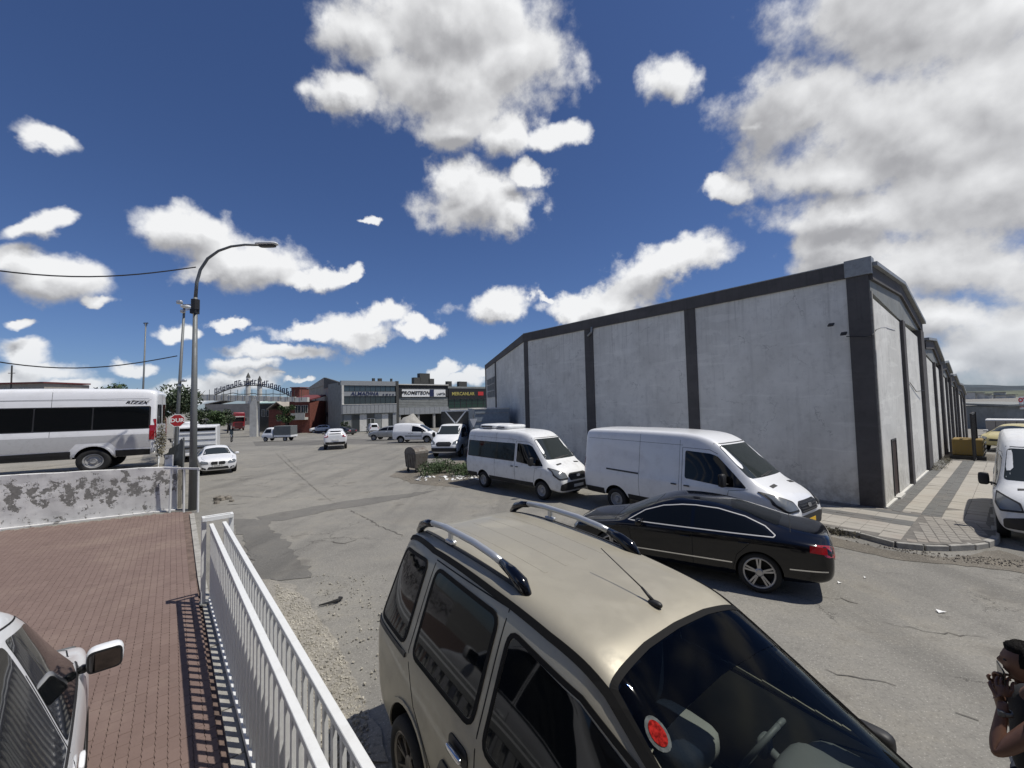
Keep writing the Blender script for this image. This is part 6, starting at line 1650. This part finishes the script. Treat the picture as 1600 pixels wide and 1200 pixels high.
# minaret behind
def minaret(px, ytop, Y, r_1, label):
    b = atY(px, 640, Y); t = atY(px, ytop, Y); hh = t.z+2
    m_ = thing('minaret', label, 'minaret', (b.x, b.y, -2))
    mb = MB(); mb.lathe([(r_1, 0), (r_1, hh*.80), (r_1*1.9, hh*.815), (r_1*1.9, hh*.83), (r_1*.8, hh*.83), (r_1*.8, hh*.90)], (0, 0, 0), 'Z', 12); mb.build('shaft', M['far_white'], m_)
    mb = MB(); mb.lathe([(r_1*.95, hh*.90), (.05, hh)], (0, 0, 0), 'Z', 12); mb.build('spire', M['slate'], m_)
minaret(387.5, 582, 190, 1.0, 'taller left minaret rising behind the arched truss sign')
minaret(405.5, 587, 190, 1.0, 'right minaret with dark spire behind the arched truss sign')
def house(name, label, px0, px1, ytop, Y, m, rm, depth=8, roofh=1.2, ybase=672, windows=(), hip=False, cat='house'):
    a = atY(px0, 640, Y); b = atY(px1, 640, Y)
    h_ = Bld(name, label, cat, (a.x, a.y), (b.x-a.x, b.y-a.y)); L = (b-a).length
    zt_ = atY((px0+px1)/2, ytop, Y).z
    h_.blk('wall', m, 0, L, gz(a.x, a.y)-.5, zt_, -depth, 0)
    mb = MB(); n_ = h_.n
    if hip == 'gable':
        v0 = [h_.P(-.3, .4, zt_), h_.P(L/2, .4, zt_+roofh), h_.P(L+.3, .4, zt_)]; v1 = [h_.P(-.3, -depth, zt_), h_.P(L/2, -depth, zt_+roofh), h_.P(L+.3, -depth, zt_)]
        mb.raw(v0+v1+[(x, y, z+.2) for x, y, z in v0+v1], [(0, 1, 4, 3), (1, 2, 5, 4), (6, 9, 10, 7), (7, 10, 11, 8), (0, 3, 9, 6), (2, 8, 11, 5), (0, 6, 7, 1), (1, 7, 8, 2)])
    else:
        mb.raw([h_.P(-.3, .4, zt_), h_.P(L+.3, .4, zt_), h_.P(L+.3, -depth, zt_+roofh), h_.P(-.3, -depth, zt_+roofh)]+[(x, y, z+.25) for x, y, z in (h_.P(-.3, .4, zt_), h_.P(L+.3, .4, zt_), h_.P(L+.3, -depth, zt_+roofh), h_.P(-.3, -depth, zt_+roofh))], [(3, 2, 1, 0), (4, 5, 6, 7), (0, 1, 5, 4), (1, 2, 6, 5), (2, 3, 7, 6), (3, 0, 4, 7)])
    mb.build('roof', rm, h_.root)
    for (f0, f1, g0, g1, nx) in windows:
        zbm = gz(a.x, a.y); h_.win(L*f0, L*f1, zbm+(zt_-zbm)*g0, zbm+(zt_-zbm)*g1, nx, 1)
    return h_, L, zt_
hb_, L, zt_ = house('brick_building', 'red-brown building with white bay balcony left of the showroom', 452, 484, 626, 90, M['brick_red'], M['roof_red'], windows=((.30, .55, .62, .85, 2), (.60, .9, .62, .85, 3)))
bc = hb_.blk('balcony', M['far_white'], L*.25, L*.92, 1.2, 1.7, 0, 1.5); hb_.blk('balcony_rail', M['far_white'], L*.25, L*.92, 1.7, 2.6, 1.4, 1.5, parent=bc)
house('dark_house', 'dark grey house with pale green roof behind the entrance pillar', 404, 430, 631, 98, M['slate'], mat('pale_green_roof', (.42, .55, .50), .6), windows=((.2, .4, .55, .8, 1), (.5, .75, .55, .8, 2)))
house('gabled_house', 'small brown gabled house between the dark house and the tree', 420, 446, 640, 94, M['brick_red'], M['far_beige'], hip='gable', roofh=1.6, windows=((.5, .8, .5, .7, 2),))
house('market_hall', 'long pale low hall seen beyond the entrance beam', 320, 410, 631, 150, M['far_beige'], M['roof_white'], roofh=2, hip='gable', windows=((.05, .2, .3, .6, 4), (.3, .5, .3, .6, 4)), cat='building')
house('apartment_block', 'brown rooftop block with a water tank rising behind the entrance beam', 455, 468, 606, 140, M['brick_red'], M['brick_red'], roofh=.2, cat='building')
house('red_roof_building', 'low building with dark red sheet roof at the far left behind the minibus', -30, 68, 600, 75, M['far_beige'], M['roof_red'], roofh=0.1, windows=((.35, .5, .8, .93, 2), (.6, .75, .8, .93, 2)), cat='building')
mb = MB(); q = atY(18, 590, 75); mb.tube([(q.x, q.y, q.z-2), (q.x, q.y, q.z+2.2)], .12, 6); mb.box((q.x, q.y, q.z+.8), (1.2, .1, .1)); tag(mb.build('antenna_mast', M['slate']), 'small antenna mast on the red sheet roof at far left', 'antenna')
# ---- right side background
house('white_roofed_shed', 'low pale shed with bright white roof at the end of the side street', 1512, 1576, 644, 62, M['far_beige'], M['roof_white'], roofh=.6, cat='shed')
hr, L, zt_ = house('signed_building', 'grey building with a red-lettered white banner at the right edge', 1574, 1660, 634, 56, M['far_grey'], M['far_grey'], roofh=.3, windows=((.30, .36, .4, .62, 1),), cat='building')
sb_ = hr.blk('banner', M['ink_white'], L*.22, L*.40, 1.2, 2.9, .0, .12)
q_ = hr.P(L*.31, .14, 2.4); text('sign_text', 'OTO', .8, q_, (R(90), 0, math.atan2(hr.d.y, hr.d.x)), M['ink_red'], sb_, ext=.01, bold=.03)
q_ = hr.P(L*.31, .14, 1.65); text('sign_text', 'TAMİR', .55, q_, (R(90), 0, math.atan2(hr.d.y, hr.d.x)), M['ink_red'], sb_, ext=.01, bold=.02)
a = atY(1538, 640, 40); b = atY(1640, 640, 37)
tl = Bld('semi_trailer', 'long pale grey semi-trailer standing across the end of the side street', 'trailer', (a.x, a.y), (b.x-a.x, b.y-a.y))
L = (b-a).length; zt_, zb2 = atY(1560, 657, 40).z, atY(1560, 682, 40).z
for k in range(6): tl.blk('side_panel', M['far_beige'], k*L/6+.01, (k+1)*L/6-.02, zb2, zt_, -2.4, 0)
tl.blk('top_rail', M['ink_white'], 0, L, zt_+.002, zt_+.12, -2.4, .05); tl.blk('chassis', M['black'], .1, L, zb2-.25, zb2-.01, -2.2, -.2)
for s_ in (L*.35, L*.5):
    mb = MB(); q = tl.P(s_, -.25, gz(a.x, a.y)+.46); mb.lathe([(0, -.15), (.48, -.15), (.48, .15), (0, .15)], q, 'Y', 20); mb.build('wheel', M['rubber'], tl.root)
hd_ = thing('iron_cage_gate', 'black iron frame gate standing in the side street beside the yellow machine', 'gate', tuple(atg(1526, 718)), R(40))
mb = MB()
for x in (-2.0, -1.5, -1.0, -.5, 0, .5): mb.box((x, 0, 1.2), (.07, .07, 2.4))
mb.box((-.75, 0, 2.4), (2.6, .08, .08)); mb.box((-.75, 0, .1), (2.6, .08, .08)); mb.box((.62, 0, 1.2), (.16, .16, 2.5)); mb.build('frame', M['black'], hd_)
q = atg(1514, 716)
ym = thing('yellow_machine', 'yellow ribbed machine housing standing at the far end of the warehouse row', 'machine', (q.x, q.y, 0), R(40))
mb = MB(); mb.box((0, 0, .62), (1.2, 1.1, .85)); by = mb.build('housing', mat('worn_yellow', (.24, .16, .04), .7, dirt=.6), ym, bevel=.04)
for k in range(4):
    mb = MB(); mb.box((0, -.62, .4+k*.22), (1.4, .04, .08)); mb.build('louvre', M['trim'], by)
mb = MB(); mb.box((0, 0, .1), (1.8, 1.3, .18)); mb.build('skid', M['black'], ym)
# dirt bank at the end of the pavement
hp = MB(); n_ = 24; vs = []
c0 = P0+DB*16.6+NB*1.4
for j in range(9):
    for i in range(n_):
        x, y = (i/(n_-1)-.5)*4.6, (j/8-.5)*1.3
        z = .33*max(0, 1-(abs(y)/.65)**2)*max(0, 1-(abs(x)/2.3)**2)*(1+.5*NZ.noise(Vector((x*2, y*3, 1))))
        q = DB*y+NB*x; vs.append((c0.x+q.x, c0.y+q.y, z+gz(c0.x, c0.y)-.01))
hp.raw(vs, [(j*n_+i, j*n_+i+1, (j+1)*n_+i+1, (j+1)*n_+i) for j in range(8) for i in range(n_-1)])
tag(hp.build('earth_bank', M['soil'], smooth=True), kind='structure')
# ---- distant land on the right
for (x0, x1, yb, d_, m_, nm, hmax) in ((-200, 2600, 1900, 1, (.035, .05, .06), 'hills', 62), (-100, 1500, 900, 2, (.10, .11, .07), 'far_slope', 11)):
    mb = MB(); n_ = 90; vs = []
    for i in range(n_):
        x = x0+(x1-x0)*i/(n_-1); h_ = hmax*(.55+.45*NZ.noise(Vector((x*.0016, d_, 0)))+.12*NZ.noise(Vector((x*.008, d_, 3))))
        h_ *= sstep(x0, x0+(x1-x0)*.3, x)
        for y, z in ((yb-350, -3), (yb, h_), (yb+500, h_*.6), (yb+900, -5)): vs.append((x, y-abs(x)*.15, z))
    mb.raw(vs, [(i*4+j, (i+1)*4+j, (i+1)*4+j+1, i*4+j+1) for i in range(n_-1) for j in range(3)])
    tag(mb.build(nm, mat(nm, m_, .95, var=.35, vscale=.01), smooth=True), kind='structure')
for k in range(9):
    px = 1500+k*9; q = atY(px, 626, 420); h_ = random.uniform(3, 7)
    t_ = thing('distant_block', ('first', 'second', 'third', 'fourth', 'fifth', 'sixth', 'seventh', 'eighth', 'ninth')[k]+' from the left of the small pale distant buildings on the plain', 'building', (q.x, q.y, -2), random.uniform(0, 1.5), 'distant buildings on the plain')
    mb = MB(); mb.box((0, 0, h_/2), (random.uniform(8, 14), 8, h_)); mb.build('wall', M['far_white'], t_); mb = MB(); mb.box((0, 0, h_+.2), (15, 8.6, .4)); mb.build('roof', M['far_grey'], t_)
# ---- trees
def tree(label, px, pybase, Y, rad, ytop, seed, m='leaf_dark', n=1500, leaf=.28, cat='tree', name='tree'):
    b = atY(px, 640, Y); t = atY(px, ytop, Y); z0 = gz(b.x, b.y); hh = t.z-z0
    o = thing(name, label, cat, (b.x, b.y, z0)); r_ = random.Random(seed)
    mb = MB(); mb.tube([(0, 0, 0), (.1, 0, hh*.3), (-.05, .1, hh*.6)], [hh*.03, hh*.022, hh*.012], 8)
    for k in range(6):
        a = r_.uniform(0, 6.3); mb.tube([(0, 0, hh*r_.uniform(.3, .5)), (math.cos(a)*rad*.4, math.sin(a)*rad*.4, hh*.65), (math.cos(a)*rad*.75, math.sin(a)*rad*.75, hh*r_.uniform(.7, .9))], [hh*.012, hh*.008, hh*.003], 5)
    mb.build('trunk', M['bark'], o)
    mb = MB()
    for k in range(11):
        a = r_.uniform(0, 6.3); q = r_.uniform(0, .75)*rad; rr_ = rad*r_.uniform(.28, .5)
        zc = hh*r_.uniform(.42, .84); leaves(mb, (math.cos(a)*q, math.sin(a)*q, min(zc, hh-rr_*.8)), (rr_, rr_, rr_*.8), n//11, leaf, seed*20+k, shell=.1)
    c_ = mb.build('crown', M[m], o, fix=False)
    return o
tree('broad dark tree behind the entrance pillar and second street lamp', 278, 0, 70, 5.0, 596, 1, n=2600, leaf=.34)
tree('rounded treetop showing above the white minibus roof', 182, 0, 52, 2.6, 589, 2, m='leaf_mid', n=1300, leaf=.24)
tree('dark tree right of the street lamp pole below the entrance beam', 310, 0, 80, 2.6, 633, 6, n=1200, leaf=.26)
tree('round green tree left of the red lorry', 342, 0, 88, 2.3, 641, 3, m='leaf_mid', n=1500, leaf=.3)
tree('bushy tree just behind the red lorry, under the beam', 356, 0, 96, 2.6, 637, 4, n=1500, leaf=.3)
tree('tall narrow green tree in front of the brown gabled house', 447, 0, 84, 1.9, 628, 5, m='leaf_mid', n=1200, leaf=.26)
tree('pale green treetop above the entrance beam left of the showroom', 474, 0, 130, 3.4, 611, 8, m='leaf_mid', n=800, leaf=.4)
tree('low bush in front of the showroom glass', 541, 0, 82, 1.0, 656, 9, n=500, leaf=.2, cat='bush', name='bush')
for k, (px, yy) in enumerate(((488, 88), (562, 330), (330, 300))): pass
mb = MB()
for k in range(70):
    px = 300+k*6.6; q = atY(px, 640, 260+random.uniform(0, 40)); leaves(mb, (q.x, q.y, random.uniform(-1, 3)), (5, 4, 3.2), 60, 1.0, k+300, shell=0)
tag(mb.build('far_trees', M['leaf_dark'], fix=False), 'dark line of far trees closing the street behind the entrance beam', 'trees', kind='stuff')

# ================================================================== HOUSE BEHIND THE VIEWER (seen mirrored in the car windows)
hv = Bld('works_building', 'grey two-storey building with rows of windows and balcony railing behind the viewpoint', 'building', (-15, -2.6), (1, .0))
hv.n = Vector((0, 1))
hv.blk('wall', M['far_beige'], 0, 27, -.2, 7.6, -6, 0)
hv.blk('cornice', M['far_grey'], -.2, 27.2, 7.6, 8.0, -6.2, .3)
for k in range(9):
    for z0_, z1_ in ((.9, 2.3), (4.2, 5.9)): hv.win(.9+k*2.9, 2.9+k*2.9, z0_, z1_, 3, 1, M['win'], M['far_white'], .07)
hv.blk('balcony_slab', M['conc'], 6, 24, 3.0, 3.2, 0, 1.3)
for k in range(60): hv.blk('balcony_bar', M['white_metal'], 6.1+k*.3, 6.14+k*.3, 3.2, 4.1, 1.22, 1.26) if not (14.0 < 6.1+k*.3 < 16.2) else None

# ================================================================== PERSON
pb = at(1600, 1050, 1.50)
px_, py_ = 3.33, 2.80
pr = thing('person', 'person in black t-shirt holding a phone up to the face, bottom right', 'person', (px_, py_, gz(px_, py_)), R(142))
# local axes: +x is where the person faces (picture left), +y is towards the camera side (their left)
def skin(name, joints, edges, rads, m, parent, sub=2, root=0):
    me = bpy.data.meshes.new(name); me.from_pydata(joints, edges, []); o = link(name, me)
    bpy.context.view_layer.objects.active = o
    md = o.modifiers.new('skin', 'SKIN'); md.use_smooth_shade = True
    for i, r_2 in enumerate(rads):
        v_ = me.skin_vertices[0].data[i]; v_.radius = r_2 if isinstance(r_2, tuple) else (r_2, r_2); v_.use_root = (i == root)
    s_ = o.modifiers.new('sub', 'SUBSURF'); s_.levels = sub; s_.render_levels = sub
    bpy.context.view_layer.update()
    m2 = bpy.data.meshes.new_from_object(o.evaluated_get(bpy.context.evaluated_depsgraph_get())); bpy.data.objects.remove(o)
    m2.materials.clear(); m2.materials.append(m); m2.shade_smooth()
    return link(name, m2, parent)
# joints: pelvis, waist, chest, neck base, neck, head base ... legs ... arms
J = [(0, 0, .94), (.0, 0, 1.12), (-.01, 0, 1.30), (-.01, 0, 1.43), (.02, 0, 1.50),
     (.0, .10, .88), (.03, .11, .50), (-.01, .12, .09), (.14, .13, .04),
     (.0, -.10, .88), (.0, -.11, .50), (-.03, -.12, .09), (.12, -.13, .04),
     (-.01, .17, 1.39), (.24, .22, 1.11), (.165, .10, 1.37), (.165, .085, 1.40),
     (-.01, -.17, 1.39), (.08, -.25, 1.08), (.155, -.10, 1.38), (.155, -.085, 1.41)]
E_ = [(0, 1), (1, 2), (2, 3), (3, 4), (0, 5), (5, 6), (6, 7), (7, 8), (0, 9), (9, 10), (10, 11), (11, 12), (3, 13), (13, 14), (14, 15), (15, 16), (3, 17), (17, 18), (18, 19), (19, 20)]
rd = [(.13, .16), (.115, .145), (.125, .165), .08, .055, .085, .06, .042, .035, .085, .06, .042, .035, .062, .044, .028, .026, .062, .044, .028, .026]
body = skin('body', J, E_, rd, M['skin'], pr)
# t-shirt and trousers follow the body
shirt = skin('t_shirt', [(0, 0, .88), (0, 0, 1.12), (-.01, 0, 1.30), (-.01, 0, 1.42), (-.01, .17, 1.39), (.08, .22, 1.25), (-.01, -.17, 1.39), (.07, -.21, 1.25)], [(0, 1), (1, 2), (2, 3), (3, 4), (4, 5), (3, 6), (6, 7)], [(.15, .18), (.135, .165), (.145, .185), (.10, .10), .082, .068, .082, .068], M['shirt'], pr)
tr = skin('trousers', [(0, 0, .98), (0, .10, .86), (.03, .11, .50), (-.01, .12, .10), (0, -.10, .86), (.0, -.11, .50), (-.03, -.12, .10)], [(0, 1), (1, 2), (2, 3), (0, 4), (4, 5), (5, 6)], [(.145, .17), .105, .08, .065, .105, .08, .065], M['jeans'], pr)
for sg in (1, -1):
    mb = MB(); superbox(mb, (.05, sg*.125, .045), (.29, .10, .09), .6); mb.build('shoe', M['black'], pr, smooth=True)
# head with brow, nose, lips, chin and ears
hc = Vector((.045, 0, 1.635)); mb = MB(); nu_, nv_ = 48, 36; vs = []
def headp(th, ph):
    x, y, z = math.cos(ph)*math.cos(th), math.cos(ph)*math.sin(th), math.sin(ph)
    X_, Y_, Z_ = x*.097, y*.076, z*.118
    if z < 0: k = 1+z*.28; Y_ *= k; X_ *= (1+z*.10)
    fr = max(0, math.cos(th))**3
    def bump(z0, w_, y0, wy, a): return a*math.exp(-((z-z0)/w_)**2-((abs(y)-y0)/wy)**2)
    X_ += fr*(bump(-.14, .17, 0, .16, .015)+bump(.0, .14, 0, .10, .010)+bump(-.50, .08, 0, .22, .010)+bump(-.62, .07, 0, .2, .006)+bump(-.86, .12, 0, .3, .016)+bump(.20, .08, .3, .3, .006)-bump(.06, .09, .36, .16, .012))
    return Vector((X_, Y_, Z_))
for j in range(nv_+1):
    for i in range(nu_): vs.append(hc+headp(2*math.pi*i/nu_, -math.pi/2+math.pi*j/nv_))
mb.raw(vs, [(j*nu_+i, j*nu_+(i+1) % nu_, (j+1)*nu_+(i+1) % nu_, (j+1)*nu_+i) for j in range(nv_) for i in range(nu_)])
for sg in (1, -1): superbox(mb, (hc.x-.012, hc.y+sg*.078, hc.z-.005), (.035, .02, .062), .8, nu=12, nv=8)
head = mb.build('head', M['skin'], pr, smooth=True)
for sg in (1, -1):
    mb = MB(); superbox(mb, (hc.x+.082, sg*.03, hc.z+.010), (.02, .026, .014), 1.0, nu=12, nv=8); mb.build('eye', M['ink'], head, smooth=True)
mb = MB(); superbox(mb, (hc.x+.099, 0, hc.z-.064), (.012, .044, .012), .9, nu=10, nv=6); mb.build('lips', mat('lip', (.22, .09, .08), .5), head, smooth=True)
# hair cap, longer on top, a fringe over the brow
mb = MB(); vs = []; rr3 = random.Random(2)
for j in range(15):
    ph = -.15+(math.pi/2+.15)*j/14
    for i in range(48):
        th = 2*math.pi*i/48; p = headp(th, ph)*(1.10+.035*math.sin(th*13+j)+.02*rr3.uniform(-1, 1))
        p.z += .012
        if math.cos(th) > .35 and ph < .62: p = headp(th, ph)*.93
        vs.append(hc+p)
mb.raw(vs, [(j*48+i, j*48+(i+1) % 48, (j+1)*48+(i+1) % 48, (j+1)*48+i) for j in range(14) for i in range(48)])
mb.build('hair', M['hair'], head, smooth=True)
# hands: palm, four unequal bent fingers, thumb; closed on the phone
def hand(wrist, sgn, name):
    w_ = Vector(wrist); J2 = [w_, w_+Vector((-.012, -sgn*.012, .05)), w_+Vector((-.03, -sgn*.03, .085))]; E2 = [(0, 1), (1, 2)]; r2 = [(.022, .03), (.018, .038), (.016, .036)]
    for f_, (dx, L_) in enumerate(((.035, .060), (.012, .070), (-.012, .066), (-.034, .052))):
        b_ = w_+Vector((-.018+dx*.4, -sgn*.02, .075))+Vector((dx*.6, 0, -.004*abs(f_-1)))
        k0 = len(J2); J2 += [b_, b_+Vector((-.004, -sgn*.02, L_*.5)), b_+Vector((-.016, -sgn*.045, L_*.72)), b_+Vector((-.030, -sgn*.05, L_*.60))]
        E2 += [(1, k0), (k0, k0+1), (k0+1, k0+2), (k0+2, k0+3)]; r2 += [.010, .009, .0085, .0075]
    k0 = len(J2); J2 += [w_+Vector((.03, -sgn*.01, .03)), w_+Vector((.045, -sgn*.035, .062)), w_+Vector((.035, -sgn*.055, .085))]; E2 += [(0, k0), (k0, k0+1), (k0+1, k0+2)]; r2 += [.012, .010, .0085]
    return skin(name, [tuple(p) for p in J2], E2, r2, M['skin'], pr, sub=1)
hand((.165, .085, 1.40), 1, 'hand'); hand((.155, -.085, 1.41), -1, 'hand')
mb = MB()
mb.lathe([(.028, -.012), (.036, -.012), (.036, .012), (.028, .012)], (.162, .118, 1.345), 'Z', 20); superbox(mb, (.183, .148, 1.345), (.035, .02, .036), .5); mb.build('watch', M['pole'], pr, smooth=True)
ph_ = thing('phone', 'dark phone held up in both hands before the face of the person', 'phone', (px_+.145*math.cos(R(142)), py_+.145*math.sin(R(142)), gz(px_, py_)+1.52), R(142))
mb = MB(); mb.box((0, 0, .02), (.010, .155, .085)); b_ = mb.build('case', M['black_paint'], ph_, bevel=.003)
mb = MB(); mb.box((.006, .055, .015), (.004, .03, .03)); mb.build('camera_lens', M['glass'], b_)
